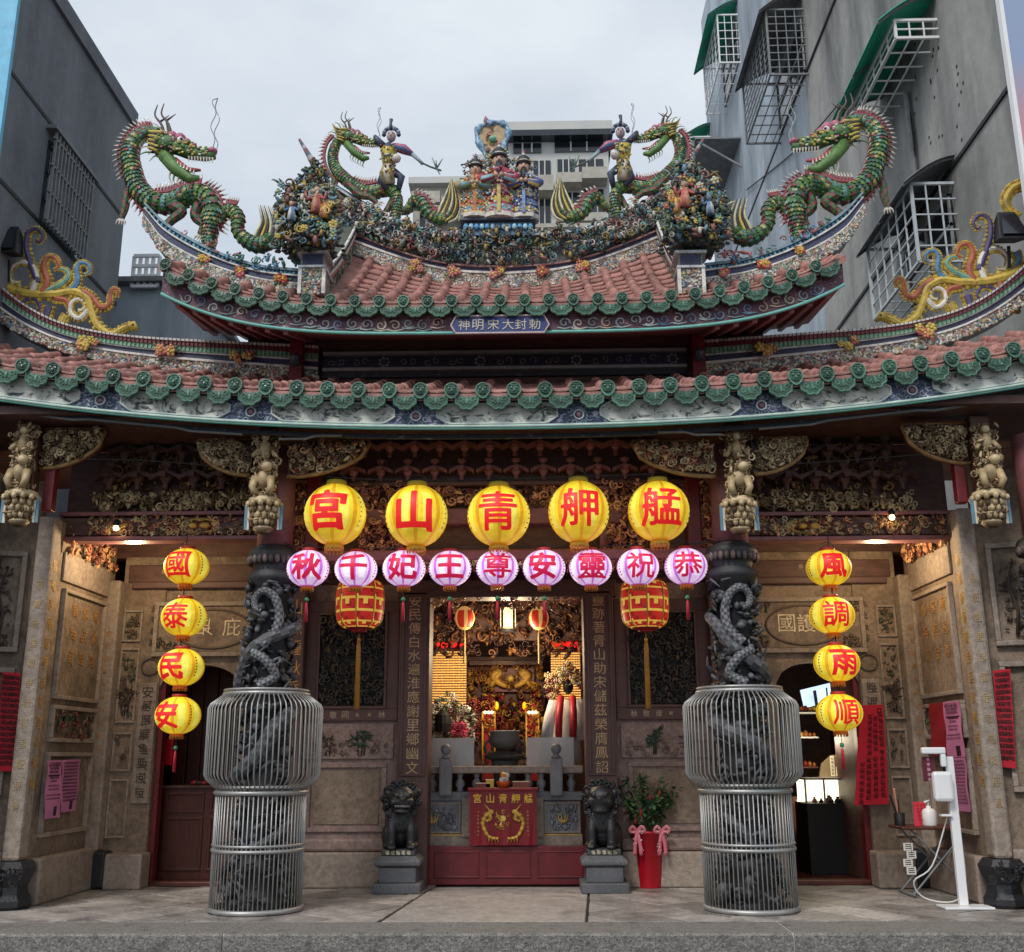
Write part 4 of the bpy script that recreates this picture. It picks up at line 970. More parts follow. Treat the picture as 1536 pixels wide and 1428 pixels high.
ink('pattern_blue', '#4a5270', '#c9ced8', 12, .52); ink('pattern_wine', '#5a3644', '#b9b2aa', 13, .57); ink('pattern_dark', '#33363f', '#8c9290', 12, .58)
YFL = -.8
lf = MB(); strip(lf, -6.2, 6.2, lambda x: ze_lo(x) - .345, lambda x: ze_lo(x) - .03, YFL, YFL + .05, H('#31353f'), 60); lfo = lf.build('lower_fascia', 'pattern_blue', T)
b = MB(); b.tube([(x, YFL - .01, ze_lo(x) - .34) for x in [-6.2 + .2 * i for i in range(63)]], .016, 6, H('#bcd2c6')); b.tube([(x, YFL + .0, ze_lo(x) - .36) for x in [-6.2 + .2 * i for i in range(63)]], .014, 6, H('#5f9f90')); b.build('edge_moulding', 'paint', lfo, True)
seps = [Xat(px, 610, YFL) for px in (-88, 150, 377, 624, 868, 1142, 1370, 1600)]
for i in range(len(seps) - 1):
    x0, x1 = seps[i] + .2, seps[i + 1] - .2; lo = lambda x: ze_lo(x) - .315; hi = lambda x: ze_lo(x) - .12
    b = MB(); n = 26; e = .1
    def shp(t, f):   # bracket-shaped ends
        x = lerp(x0, x1, t); m = (lo(x) + hi(x)) / 2; d = min(t, 1 - t) * (x1 - x0); k = min(1, .35 + d / e * .65) if d < e else 1; return m + (f - m) * k
    strip(b, x0, x1, lambda x: shp((x - x0) / (x1 - x0), lo(x)), lambda x: shp((x - x0) / (x1 - x0), hi(x)), YFL - .014, YFL + .01, H('#aab0a6'), n); pn = b.build('fascia_panel', 'ink_panel', lfo)
    b = MB(); top = []; bot = []
    for k in range(n + 1): x = lerp(x0, x1, k / n); top.append((x, YFL - .016, shp(k / n, hi(x)))); bot.append((x, YFL - .016, shp(k / n, lo(x))))
    lp = top + bot[::-1] + [top[0]]; b.tube(lp, .011, 5, H('#c9d2cc'), False); lp2 = [(p[0], p[1], p[2]) for p in lp]; b.build('panel_border', 'paint', pn)
    # rosette between panels
    b = MB(); c = V((seps[i], YFL - .01, ze_lo(seps[i]) - .24)); b.tube(ring_pts(c, .045, .045, 14), .01, 5, H('#c6c9cf'), False); b.ell(c, (.028, .015, .028), H('#8d6a6e'), 8, 5)
    for k in range(8):
        a = k * pi / 4 + .4; b.curl(c + V((cos(a) * .1, 0, sin(a) * .085)), .035, a, 1.1, .008, .004, H('#9aa3b5') if k % 2 else H('#5d7f86'), 4, 8, (-1) ** k)
    b.build('rosette', 'paint', lfo, True)
# dark soffit board under the lower eave with pale edge line
b = MB(); strip(b, -6.2, 6.2, lambda x: ze_lo(x) - .40, lambda x: ze_lo(x) - .36, -.62, -.58, H('#1a1d22'), 40); o = b.build('soffit_board', 'pattern_dark', T)
b = MB(); strip(b, -6.2, 6.2, lambda x: ze_lo(x) - .13, lambda x: ze_lo(x) - .09, -.78, 1.2, H('#1b1416'), 40); b.build('soffit', 'wood_dark', T)
b = MB()
for s in (-1, 1): b.tube([(s * x, -.63, z) for x, z in ((1.5, 4.30), (1.75, 4.30), (1.85, 4.27), (2.1, 4.27))], .012, 5, H('#7d7f80')); b.tube([(s * x, -.63, ze_lo(x) - .39 - dz * .4) for x, dz in ((2.45, .06), (2.95, .06), (3.1, 0), (3.95, 0), (4.1, .06), (4.5, .06))], .012, 5, H('#7d7f80'))
b.build('soffit_line', 'paint', o)
# ------------------------------------------------------------------ upper tier wall and eave
uw = stone('upper_wall', T, -2.95, 2.95, 1.1, 1.4, 5.1, 6.2, 'wood_dark', 0)
for (pa, pb, col) in ((526, 530, '#8f9494'), (550, 554, '#9a9c9a')):
    z = Zat((pa + pb) / 2, 1.0); b = MB(); b.box(-2.05, 2.05, .98, 1.1, z - .018, z + .018, H(col)); b.build('moulding', 'paint', uw)
b = MB(); b.box(-2.05, 2.05, 1.03, 1.1, Zat(549, 1.0), Zat(531, 1.0), H('#33384a')); pb_ = b.build('patterned_board', 'paint', uw)
b = MB()
for k in range(15):
    x = -1.9 + 3.8 * k / 14; z = Zat(540, 1.0)
    if k % 4 == 2:
        for q in range(7): a = q * 2 * pi / 7; b.ell((x + .05 * cos(a), 1.02, z + .05 * sin(a)), (.02, .012, .02), H('#8a8f90'), 6, 4)
        b.ell((x, 1.015, z), .018, H('#4d5f73'), 6, 4)
    else:
        for sx in (-1, 1): b.curl((x + sx * .05, 1.022, z + .01 * sx), .045, RR.random() * 6, 1.1, .009, .005, H('#7d8383'), 4, 9, sx)
b.build('board_carving', 'paint', pb_, True)
b = MB(); b.box(-2.05, 2.05, 1.04, 1.1, Zat(562, 1.0), Zat(555, 1.0), H('#4c5654')); b.build('lower_board', 'pattern_dark', uw)
for s in (-1, 1):
    x = Xat(447 if s < 0 else 1046, 520, .9); b = MB(); b.box(x - .07, x + .07, .82, .98, 5.2, 6.0); b.build('red_post', 'wood_red', T)
    b = MB(); b.lathe([(.02, 0), (.06, .02), (.05, .06), (.065, .1), (.03, .14)], (x, .8, Zat(545, .8)), 8, H('#4a5057')); b.build('post_knob', 'paint', T)
# soffit of the upper eave
b = MB(); vs = []; fs = []; n = 40
for i in range(n + 1):
    x = lerp(-3.5, 3.5, i / n)
    for (y, dz) in ((-.2, -.32), (1.2, .0), (1.2, .04), (-.2, -.28)): vs.append((x, y, ze_up(x) + dz if y < 0 else 5.98 + .35 * (ze_up(x) - 5.83) + dz))
for i in range(n):
    for a in range(4): p = 4 * i; fs.append((p + a, p + 4 + a, p + 4 + (a + 1) % 4, p + (a + 1) % 4)[::-1])
b.add(vs, fs); b.build('upper_soffit', 'wood_purple', T)
for s in (-1, 1):
    for k in range(7):
        x = s * (2.2 + .19 * k); p0 = (x, -.18, ze_up(x) - .35); p1 = (x, 1.15, 5.95 + .35 * (ze_up(x) - 5.83)); bar('rafter', T, p0, p1, .05, 'wood_purple')
YFU = -.22
b = MB(); strip(b, -3.5, 3.5, lambda x: ze_up(x) - .34, lambda x: ze_up(x) - .02, YFU, YFU + .04, H('#3d2630'), 50); ufo = b.build('upper_fascia', 'pattern_wine', T)
b = MB(); b.tube([(x, YFU - .008, ze_up(x) - .335) for x in [-3.5 + .1 * i for i in range(71)]], .017, 6, H('#6fb5aa')); b.build('edge_moulding', 'paint', ufo, True)
b = MB()
for k in range(46):
    x = -3.3 + 6.6 * (k + .5) / 46
    if abs(x) < .62: continue
    z = ze_up(x) - .235 + RR.uniform(-.02, .02); c = RR.choice([H('#c9bfae'), H('#a8b4b4'), H('#8d9b9a'), H('#b59d8d'), H('#6a86a0')])
    b.curl((x, YFU - .006, z), .06, RR.uniform(0, 6.28), 1.2, .011, .006, c, 4, 12, RR.choice((-1, 1)))
    if RR.random() < .6: b.tube([(x - .07, YFU - .006, z - .05), (x, YFU - .008, z - .065), (x + .09, YFU - .006, z - .045)], .008, 4, c)
b.build('scroll_carving', 'paint', ufo, True)
# blue name board
zc_ = (Zat(478, -.26) + Zat(498, -.26)) / 2; hw = (Xat(823, 487, -.26) - Xat(676, 487, -.26)) / 2; cx = Xat(750, 487, -.26)
b = MB(); b.prism([(cx - hw, zc_), (cx - hw + .05, zc_ - .085), (cx + hw - .05, zc_ - .085), (cx + hw, zc_), (cx + hw - .05, zc_ + .1), (cx - hw + .05, zc_ + .1)], -.27, -.225, H('#27366e')); nb = b.build('name_board', 'paint', T)
for i, ch in enumerate('神明宋大封勅'): b = MB(); write(b, ch, (Xat((696, 717, 740, 762, 781, 802)[i], 485, -.27), -.271, zc_ + .005), (1, 0, 0), (0, 0, 1), .115, H('#bdb6a4'), .012, .006); b.build('character', 'paint', nb)
b = MB(); b.tube([(cx - hw, -.272, zc_), (cx - hw + .05, -.272, zc_ - .085), (cx + hw - .05, -.272, zc_ - .085), (cx + hw, -.272, zc_), (cx + hw - .05, -.272, zc_ + .1), (cx - hw + .05, -.272, zc_ + .1), (cx - hw, -.272, zc_)], .012, 5, H('#b9a9a6'), False); b.build('board_border', 'paint', nb)
# ------------------------------------------------------------------ ridges with mosaic bands
MOS = [H('#d9d4c4'), H('#cfcabd'), H('#b5857a'), H('#b5a062'), H('#5f7d9c'), H('#7d9472'), H('#a36a6c'), H('#dcd8cc'), H('#4f766f'), H('#8a5038'), H('#c4beb0'), H('#4a524e'), H('#8f9690')]
FIG = [H('#567a6c'), H('#44697a'), H('#b5afa0'), H('#7a524c'), H('#3a554d'), H('#94834f'), H('#6f8d91'), H('#8d5d55'), H('#2c4350'), H('#c9c3b6'), H('#4f5f42'), H('#a08a48'), H('#38443f'), H('#2a3634'), H('#596860')]
def speckle(mb, R, x0, x1, f0, f1, y, dens, size, cols=MOS):
    """tiny porcelain petals packed on a band"""
    n = int(abs(x1 - x0) * dens)
    for i in range(n):
        x = R.uniform(min(x0, x1), max(x0, x1)); z = lerp(f0(x), f1(x), R.random()); s = size * R.uniform(.7, 1.4); c = R.choice(cols)
        mb.ell((x, y, z), (s, s * .6, s * R.uniform(.6, 1)), c, 5, 3)
def ridge(name, x0, x1, fb, ft, y0, y1, layers, parent=T, n=30, dens=900, size=.017, seed=1, low=0):
    """stacked bands between fb(x) and ft(x): (fraction low, fraction high, colour or 'mos', proud)"""
    R = random.Random(seed); b = MB(); strip(b, x0, x1, lambda x: fb(x) - low, ft, y0 + .01, y1, H('#6a6e70'), n); o = b.build(name, 'mosaic', parent)
    for (a, c, col, pr) in layers:
        f0 = lambda x, a=a: lerp(fb(x), ft(x), a); f1 = lambda x, c=c: lerp(fb(x), ft(x), c)
        b = MB()
        if col == 'mos': strip(b, x0, x1, f0, f1, y0, y0 + .03, H('#8f8f86'), n); speckle(b, R, x0, x1, f0, f1, y0 - .008, dens, size); b.build('mosaic_band', 'mosaic', o)
        elif col == 'dots':
            m = int(abs(x1 - x0) / .045)
            for k in range(m):
                x = lerp(x0, x1, (k + .5) / m); z0, z1 = f0(x), f1(x); sl = (ft(x + .02) - ft(x - .02)) / .04
                b.ell((x, y0 - .0, (z0 + z1) / 2), (.024, .02, (z1 - z0) * .5), (H('#5fa3c4'), H('#8cc5d6'), H('#4b86b0'))[k % 3], 6, 4)
            b.build('mosaic_beads', 'mosaic', o)
        else: strip(b, x0, x1, f0, f1, y0 - pr, y0 + .05, H(col), n); b.build('ridge_band', 'mosaic', o)
    return o
# wing ridges of the upper roof
wt = curve([(445, 404), (390, 398), (335, 381), (285, 357), (245, 331), (218, 304)], .12); wb_ = curve([(447, 444), (390, 436), (325, 419), (275, 399), (240, 376), (224, 352)], .12)
WL = [(0, .42, 'mos', 0), (.42, .48, '#d9d6cc', .02), (.48, .72, '#2b3358', .0), (.72, .78, '#dcdad2', .02), (.78, .9, 'dots', 0), (.9, 1.0, '#7d98a6', .03)]
for s in (-1, 1):
    x0, x1 = s * wt.x0 * .98, s * (wt.x1 + .0)
    r = ridge('wing_ridge', x0, x1, wb_, wt, .12, .4, WL, seed=40 + s, dens=1100, n=40)
    b = MB()
    for k in range(3): x = s * (2.35 + .42 * k); flowers(b, RR, [(x + RR.uniform(-.05, .05), .09, lerp(wb_(x), wt(x), .55 + RR.uniform(-.06, .06))) for _ in range(5)], .05, [H('#b84a3a'), H('#c96b78'), H('#c9a24a')], leaf=[H('#4a7a55')])
    carve(b, RR, min(s * 2.1, s * 3.5), max(s * 2.1, s * 3.5), 6.0, 7.4, .1, .06, 40, .045, [H('#5f8fae'), H('#8d4a44'), H('#b56a6a'), H('#4f8a7a')], inside=lambda x, z: abs(z - wt(x) - .02) < .05)
    b.build('ridge_flower_carving', 'mosaic', r, True)
# main ridge
YM = 2.05
m1 = curve([(750, 414), (690, 411), (640, 402), (590, 387), (545, 371), (505, 356), (470, 338)], YM)
m2 = curve([(750, 352), (690, 350), (640, 345), (600, 331), (560, 312), (520, 288), (480, 262)], YM)
XM = 2.45
mr_ = ridge('main_ridge', -XM, XM, m0, lambda x: m2(x), YM, YM + .3, [], n=60, low=.4)
b = MB(); strip(b, -XM, XM, m0, m1, YM - .04, YM + .02, H('#9a988e'), 60); speckle(b, RR, -XM, XM, m0, m1, YM - .05, 1250, .017); b.build('mosaic_band', 'mosaic', mr_)
for (k0, k1, col, pr) in ((0, .05, '#d6d2c8', .07), (.05, .16, '#34355a', .03), (.16, .2, '#b98a84', .06), (.9, .95, '#c9cfd2', .06), (.95, 1.0, '#4f7f9a', .04)):
    b = MB(); strip(b, -XM, XM, lambda x: lerp(m1(x), m2(x), k0), lambda x: lerp(m1(x), m2(x), k1), YM - pr, YM + .02, H(col), 60); b.build('ridge_band', 'mosaic', mr_)
b = MB(); carve(b, RR, -XM + .15, XM - .15, 6.8, 8.2, YM - .04, .15, 900, .05, FIG, inside=lambda x, z: lerp(m1(x), m2(x), .2) < z < lerp(m1(x), m2(x), .98), mix=(.3, .3, .4)); b.build('figure_carving', 'mosaic', mr_, True)
for s in (-1, 1):
    b = MB(); carve(b, RR, min(s * .95, s * 1.95), max(s * .95, s * 1.95), 7, 8.2, YM - .06, .06, 110, .06, [H('#d8c8c4'), H('#c98a90'), H('#7fb5b0'), H('#e0dcd2')], inside=lambda x, z: lerp(m1(x), m2(x), .35) < z < lerp(m1(x), m2(x), .9), mix=(.85, .15, 0)); b.build('scroll_carving', 'mosaic', mr_, True)
b = MB(); flowers(b, RR, [(Xat(x, y, YM) + RR.uniform(-.07, .07), YM - .1, Zat(y, YM, x) + RR.uniform(-.05, .05)) for x, y in ((625, 403), (680, 411), (745, 413), (812, 411), (872, 402)) for _ in range(6)], .055, [H('#b5605a'), H('#c9857e'), H('#c2a050'), H('#a8524a')], leaf=[H('#5a7a52'), H('#8a6a4a')]); b.build('flower_carving', 'mosaic', mr_, True)
# swallowtail ends
for s in (-1, 1):
    b = MB(); pts = [py_(*((752 + s * (752 - x)), y), YM + .12) for x, y in ((500, 292), (487, 275), (474, 252), (461, 229), (449, 209))]; pts = interp(pts, 16)
    b.tube(pts, [.075 * (1 - .85 * i / 16) + .006 for i in range(17)], 8, cfun=lambda i, k: (H('#8d5a5e'), H('#b9b2ae'), H('#4d6a78'))[i % 3]); b.build('swallowtail', 'mosaic', mr_)
    # descending ridge down to the pier
    b = MB(); x = s * 2.02; n = 14
    sec = []
    for i in range(n + 1): t = lerp(.1, .98, i / n); p = S_up(x, t); sec.append((p.y, p.z - .02, p.z + .3 + .12 * t * t))
    for i in range(n):
        (ya, a0, a1), (yb, c0, c1) = sec[i], sec[i + 1]
        vs = [(x - .09, ya, a0), (x + .09, ya, a0), (x + .09, ya, a1), (x - .09, ya, a1), (x - .09, yb, c0), (x + .09, yb, c0), (x + .09, yb, c1), (x - .09, yb, c1)]
        b.add(vs, [(0, 1, 2, 3), (7, 6, 5, 4), (0, 3, 7, 4), (1, 5, 6, 2), (3, 2, 6, 7)], H('#55584f'))
    dg = b.build('descending_ridge', 'mosaic', T)
    b = MB()
    for i in range(500):
        t = RR.random(); k = t * (n - 1); j = int(k); y = lerp(sec[j][0], sec[j + 1][0], k - j); z0, z1 = sec[j][1], sec[j][2]; c = RR.choice([H('#55665a'), H('#7d8578'), H('#3e4a42'), H('#8d7a62'), H('#a8a498')]); b.ell((x - s * .095, y, RR.uniform(z0, z1)), (.01, .022, .022), c, 5, 3)
    b.build('mosaic_flank', 'mosaic', dg)
    b = MB()
    for k, (dz, col) in enumerate(((.0, '#e0ddd6'), (.05, '#26262e'), (.1, '#d2cfca'), (.14, '#a86a62'))): b.tube([(x - s * .11, y, z1 - .02 - dz) for y, z0, z1 in sec], .02, 5, H(col))
    b.build('ridge_band', 'mosaic', dg, True)
    # pier at the foot
    xp = s * 1.97; w = .125; z0 = Zat(445, -.05, 752 + s * 290); z1 = Zat(386, -.05, 752 + s * 290)
    b = MB(); b.box(xp - w, xp + w, -.12, .2, z0, z1, H('#8a8a84')); pr = b.build('ridge_pier', 'mosaic', T)
    b = MB()
    for sx in (-1, 1): b.box(xp + sx * w - .018, xp + sx * w + .018, -.14, -.1, z0, z1 - .14, H('#d9d6ce'))
    b.box(xp - w - .02, xp + w + .02, -.15, .2, z1 - .16, z1 - .135, H('#cfd3d6')); b.box(xp - w - .04, xp + w + .04, -.16, .2, z1, z1 + .03, H('#c6cacc')); b.build('pier_trim', 'mosaic', pr)
    b = MB(); b.box(xp - w + .02, xp + w - .02, -.135, -.1, z1 - .13, z1 - .01, H('#2a2f52')); b.build('pier_panel', 'mosaic', pr)
    b = MB(); speckle(b, RR, xp - w + .02, xp + w - .02, lambda x: z0, lambda x: z1 - .17, -.125, 700, .016); b.build('mosaic_panel', 'mosaic', pr)
# wing ridges of the lower roof
l1 = curve([(437, 519), (300, 512), (215, 507), (150, 499), (90, 484), (45, 462), (8, 434), (-45, 385)], .98); l0 = curve([(437, 572), (300, 560), (215, 550), (150, 540), (90, 526), (45, 508), (8, 488), (-45, 450)], .98)
LL = [(0, .36, 'mos', 0), (.36, .43, '#d6d4cc', .03), (.43, .6, '#2c3050', 0), (.6, .64, '#c9cbc8', .02), (.64, .8, '#7fae8e', .03), (.8, .93, '#7d2f3a', .045), (.93, 1.0, '#cfccc6', .06)]
for s in (-1, 1):
    x0, x1 = s * 2.1, s * 6.15
    r = ridge('lower_ridge', x0, x1, l0, l1, .98, 1.25, LL, seed=50 + s, dens=520, size=.019, n=50)
    b = MB(); m = 84
    for k in range(m):
        x = lerp(x0, x1, (k + .5) / m); za, zb2 = lerp(l0(x), l1(x), .65), lerp(l0(x), l1(x), .79); b.box(x - .003, x + .003, .94, .96, za, zb2, H('#3c5a48')); za, zb2 = lerp(l0(x), l1(x), .8), lerp(l0(x), l1(x), 1); b.box(x - .003, x + .003, .915, .93, za, zb2, H('#4a2a2e'))
    b.build('joint_mosaic', 'mosaic', r)
    b = MB()
    for px in (135, 250, 365): x = s * abs(Xat(px, 535, .95)); flowers(b, RR, [(x + RR.uniform(-.1, .1), .9, lerp(l0(x), l1(x), .5) + RR.uniform(-.05, .06)) for _ in range(7)], .06, [H('#c9b25a'), H('#b5605a'), H('#c98a6a')], leaf=[H('#5a6a42'), H('#3a4a38')])
    b.build('ridge_flower_carving', 'mosaic', r, True)
# ------------------------------------------------------------------ roof sculptures
RS = random.Random(77)
MIR = Matrix.Diagonal((-1, 1, 1, 1))
def sc_at(px, py, Y): return (py_(px + 10, py, Y) - py_(px, py, Y)).length / 10
class Plane:
    """drawing plane of one sculpture: pixel outlines at the sculpture's own distance"""
    def __init__(s, Y, px, py, mirror): s.Y = Y; s.k = sc_at(px, py, Y); s.m = mirror
    def q(s, x, y, d=0): p = py_(x, y, s.Y); p.y = s.Y + d; return p
    def mb(s):
        b = MB(MIR if s.m else None); b.flip = s.m; return b
    def path(s, pts, n):
        P = interp([(x, y, r, (d[0] if d else 0)) if False else V((x, y, r)) for x, y, r, *d in pts], n); return [s.q(p[0], p[1]) for p in P], [max(.003, p[2] * s.k) for p in P]
def dragon(label, Y, ref, mirror, body, tail, crests, head, flames, legs, group):
    pl = Plane(Y, *ref, mirror); k = pl.k
    base = pl.q(ref[0], ref[1]); base.z = pl.q(ref[0], max(p[1] for p in body + tail)).z
    root = thing('dragon_sculpture', label, 'dragon', ((-base.x if mirror else base.x), Y, base.z), group)
    g1, g2, g3, red, wht = H('#3f6b38'), H('#27482b'), H('#5d8444'), H('#8f3a42'), H('#d4ccbe')
    def wob(P, a): return [p + V((0, a * sin(i * .22), 0)) for i, p in enumerate(P)]
    def skin(i, q): return red if q == 9 or q == 0 and False else (g1, g2, g3)[(i + q * 2) % 3] if q not in (3, 4) else (wht if i % 2 else red)
    for nm, pts, n in (('body', body, 64), ('tail', tail, 40)):
        P, rr = pl.path(pts, n); P = wob(P, .03); b = pl.mb(); b.tube(P, rr, 12, cfun=lambda i, q: (wht, red)[i % 2] if q in (8, 9) else (g1, g2, g3)[(i + 2 * q) % 3]); bo = b.build(nm, 'mosaic', root)
        b = pl.mb(); Rd = random.Random(len(pts)); last = None       # overlapping porcelain scales
        for i in range(1, len(P) - 1):
            if last is not None and (P[i] - last).length < rr[i] * .42: continue
            last = P[i]; t = (P[i + 1] - P[i - 1]).normalized(); yv = V((0, -1, 0)); yv = (yv - t * yv.dot(t)).normalized(); w = t.cross(yv)
            for q in range(11):
                a = -1.9 + 3.8 * (q + .5 * (i % 2)) / 10; e = yv * cos(a) + w * sin(a); z_ = (t * -.35 + e).normalized(); x_ = t; y_ = z_.cross(x_).normalized(); x_ = y_.cross(z_)
                cc = (wht if i % 2 else red) if -1.95 < a < -.95 else Rd.choice((g1, g2, g3, g1, H('#8a8f45'), H('#33584a'), H('#7a3a3c'), H('#5f8f86'), H('#b0a468')))
                b.ell(P[i] + e * rr[i] * .98, (rr[i] * .42, rr[i] * .26, rr[i] * .1), cc, 6, 3, Matrix((x_, y_, z_)).transposed())
        b.build('scale_mosaic', 'mosaic', bo)
    # crest of porcelain spines
    b = pl.mb()
    for pts, n, ln, sg in crests:
        P = interp([V((x, y, 0)) for x, y in pts], n)
        for i in range(n + 1):
            t = (P[min(i + 1, n)] - P[max(i - 1, 0)]).normalized(); nrm = V((-t.y, t.x, 0)) * sg; w = nrm * .85 + t * .35
            a = pl.q(P[i].x, P[i].y); c = pl.q(P[i].x + w.x * ln * 1.35, P[i].y + w.y * ln * 1.35); b.tube([a, (a + c) / 2, c], [2.3 * k, 1.7 * k, .3 * k], 5, cfun=lambda i, q: red if i == 0 else wht)
        b.tube([pl.q(p.x, p.y) for p in P], 2.6 * k, 5, red)
    b.build('crest', 'mosaic', root)
    # head
    ox, oy, sc, = head[:3]; f = head[3]
    def h(x, y, d=0): return pl.q(ox + x * sc * f, oy + y * sc, d)
    kk = k * sc; b = pl.mb()
    pink, yel, blk = H('#b5657a'), H('#c9b24a'), H('#1e1e22')
    b.ell(h(0, 0), (20 * kk, 17 * kk, 15 * kk), g1, 12, 8); b.ell(h(16, 4), (14 * kk, 14 * kk, 11 * kk), g3, 10, 7)
    b.tube([h(14, 2), h(36, 12), h(58, 17), h(72, 16)], [13 * kk, 11 * kk, 8 * kk, 6 * kk], 9, g1); b.ell(h(68, 9), (8 * kk, 9 * kk, 6 * kk), pink, 8, 6)
    for (x, y, r) in ((8, -12, 8), (20, -8, 9), (30, -2, 7), (40, 4, 6), (-6, -14, 7), (22, 2, 7)): b.ell(h(x, y, -4 * kk), r * kk, pink, 8, 6)
    for d in (-1, 1): b.ell(h(22, -3, d * 9 * kk), 5.5 * kk, H('#e6e2d8'), 8, 6); b.ell(h(24, -3, d * 12 * kk), 2.6 * kk, blk, 6, 5)
    Rh_ = random.Random(5)
    for i in range(90):
        x = Rh_.uniform(-14, 62); y = Rh_.uniform(-14, 14) * (1 - .008 * max(0, x)) + max(0, x) * .24; b.ell(h(x, y, -(15 - .12 * max(0, x)) * kk * math.sqrt(max(.1, 1 - ((y - max(0, x) * .24) / 17) ** 2))), (3 * kk, 1.6 * kk, 2.4 * kk), Rh_.choice((g1, g3, yel, H('#8a8f45'), pink, wht)), 5, 3)
    b.build('head', 'mosaic', root, True)
    b = pl.mb(); b.tube([h(-6, 14), h(12, 36), h(34, 52), h(48, 50)], [11 * kk, 10 * kk, 8 * kk, 4 * kk], 9, g3); b.tube([h(10, 22), h(30, 38), h(50, 38)], [5 * kk, 5 * kk, 2 * kk], 6, H('#b04a52')); b.build('lower_jaw', 'mosaic', root, True)
    b = pl.mb()
    for i in range(9): x = 34 + i * 4.5; y = 20 + i * .3; b.tube([h(x, y, -6 * kk), h(x, y + 8, -6 * kk)], [2 * kk, .3 * kk], 5, wht)
    for i in range(6): x = 16 + i * 5; y = 34 + i * 2.4; b.tube([h(x, y, -6 * kk), h(x + 1, y - 7, -6 * kk)], [1.8 * kk, .3 * kk], 5, wht)
    b.build('teeth', 'mosaic', root)
    b = pl.mb()
    for i in range(9):
        t = i / 8; st = (yel, blk)[i % 2]
        b.tube(interp([h(-4 + 4 * t, -14 + 30 * t, -10 * kk * (1 - t)), h(-20 - 4 * t, -14 + 24 * t, -12 * kk), h(-32 + 6 * t, -24 + 30 * t), h(-42 + 10 * t, -34 + 26 * t)], 10), [3.4 * kk * (1 - .08 * j) for j in range(11)], 6, st)
    for i in range(13):
        t = i / 12; a = 1.2 + 3.0 * t; e = (cos(a), -sin(a)); L = 26 + 8 * sin(i * 2.1)
        b.tube(interp([h(-2 + e[0] * 12, e[1] * 11, 4 * kk), h(-4 + e[0] * 22, e[1] * 20 - 2, 4 * kk), h(-8 + e[0] * L, e[1] * L - 8, 2 * kk), h(-12 + e[0] * (L + 8), e[1] * (L + 6) - 4)], 8), [2.6 * kk * (1 - .1 * j) for j in range(9)], 5, (wht, g3, H('#7fa08a'))[i % 3])
    for i in range(6): b.tube(interp([h(6 + 6 * i, 36 + 4 * i), h(2 + 6 * i, 48 + 4 * i), h(6 + 6 * i, 58 + 3 * i)], 6), [2.2 * kk * (1 - .13 * j) for j in range(7)], 5, (wht, g3)[i % 2])
    b.build('mane', 'mosaic', root, True)
    b = pl.mb()
    for (x, y) in ((-6, -16), (4, -18)): b.tube(interp([h(x, y), h(x - 4, y - 16), h(x - 14, y - 30), h(x - 10, y - 46)], 10), [3 * kk * (1 - .075 * j) for j in range(11)], 6, H('#5b4a44')); b.tube([h(x - 6, y - 20), h(x + 8, y - 30)], [2 * kk, .5 * kk], 5, H('#5b4a44'))
    b.build('antlers', 'mosaic', root, True)
    b = pl.mb()
    for d in (-1, 1): b.tube(interp([h(68, 12, d * 5 * kk), h(74, -6, d * 8 * kk), h(68, -24, d * 9 * kk), h(76, -44, d * 9 * kk), h(70, -62, d * 9 * kk), h(76, -72)], 24), .8 * kk, 5, H('#9fa3a6'))
    b.build('whiskers', 'mosaic', root, True)
    # tail flames
    b = pl.mb()
    for base_pts in flames:
        n = len(base_pts[0])
        m = 9
        for i in range(m):
            t = i / (m - 1); pts = [pl.q(lerp(a[0], c[0], t), lerp(a[1], c[1], t), -.02 * sin(pi * t)) for a, c in zip(*base_pts)]
            P = interp(pts, 12); b.tube(P, [2.7 * k * (1 - .8 * (j / 12) ** 2) for j in range(13)], 6, (yel, blk, H('#d8d0a8'))[i % 2 if i % 4 else 2])
    b.build('tail_flame', 'mosaic', root, True)
    # legs
    for pts in legs:
        b = pl.mb(); P, rr = pl.path(pts, 14); d0 = -.07 if pts is legs[0] else .02; P = [p + V((0, d0, 0)) for p in P]
        b.tube(P, rr, 9, cfun=lambda i, q: (g1, g2, red)[(i + q) % 3]); e = P[-1]; dr = (P[-1] - P[-2]).normalized(); sd = V((dr.z, 0, -dr.x))
        lg = b.build('leg', 'mosaic', root)
        b = pl.mb()
        for a in (-1, -.3, .3, 1): b.tube([e, e + dr * 5 * k + sd * a * 6 * k, e + dr * 11 * k + sd * a * 7 * k], [2.2 * k, 1.8 * k, .3 * k], 5, wht)
        b.build('claw', 'mosaic', lg)
    return root
CB = [(238, 200, 8), (220, 198, 10), (203, 208, 12), (195, 230, 13), (200, 258, 13.5), (209, 283, 14), (228, 302, 14.5), (250, 306, 14.5), (270, 297, 14.5), (292, 290, 14.5), (311, 297, 13.5), (319, 318, 14), (317, 342, 12), (313, 362, 10), (311, 380, 8)]
CT = [(322, 338, 8), (334, 320, 10), (348, 316, 10), (358, 330, 10), (358, 348, 9), (372, 362, 11), (392, 366, 12), (410, 354, 10)]
CC = [([(228, 190), (210, 191), (192, 206), (182, 231), (187, 262)], 19, 12, 1), ([(196, 288), (212, 313), (230, 320)], 8, 10, 1), ([(232, 289), (256, 286), (278, 278), (300, 275)], 15, 12, -1), ([(306, 277), (326, 290), (335, 316), (330, 344)], 13, 12, -1), ([(340, 304), (354, 306)], 4, 9, -1)]
CF = [([(408, 370), (424, 360), (422, 338), (412, 312)], [(380, 366), (384, 350), (392, 332), (388, 308)])]
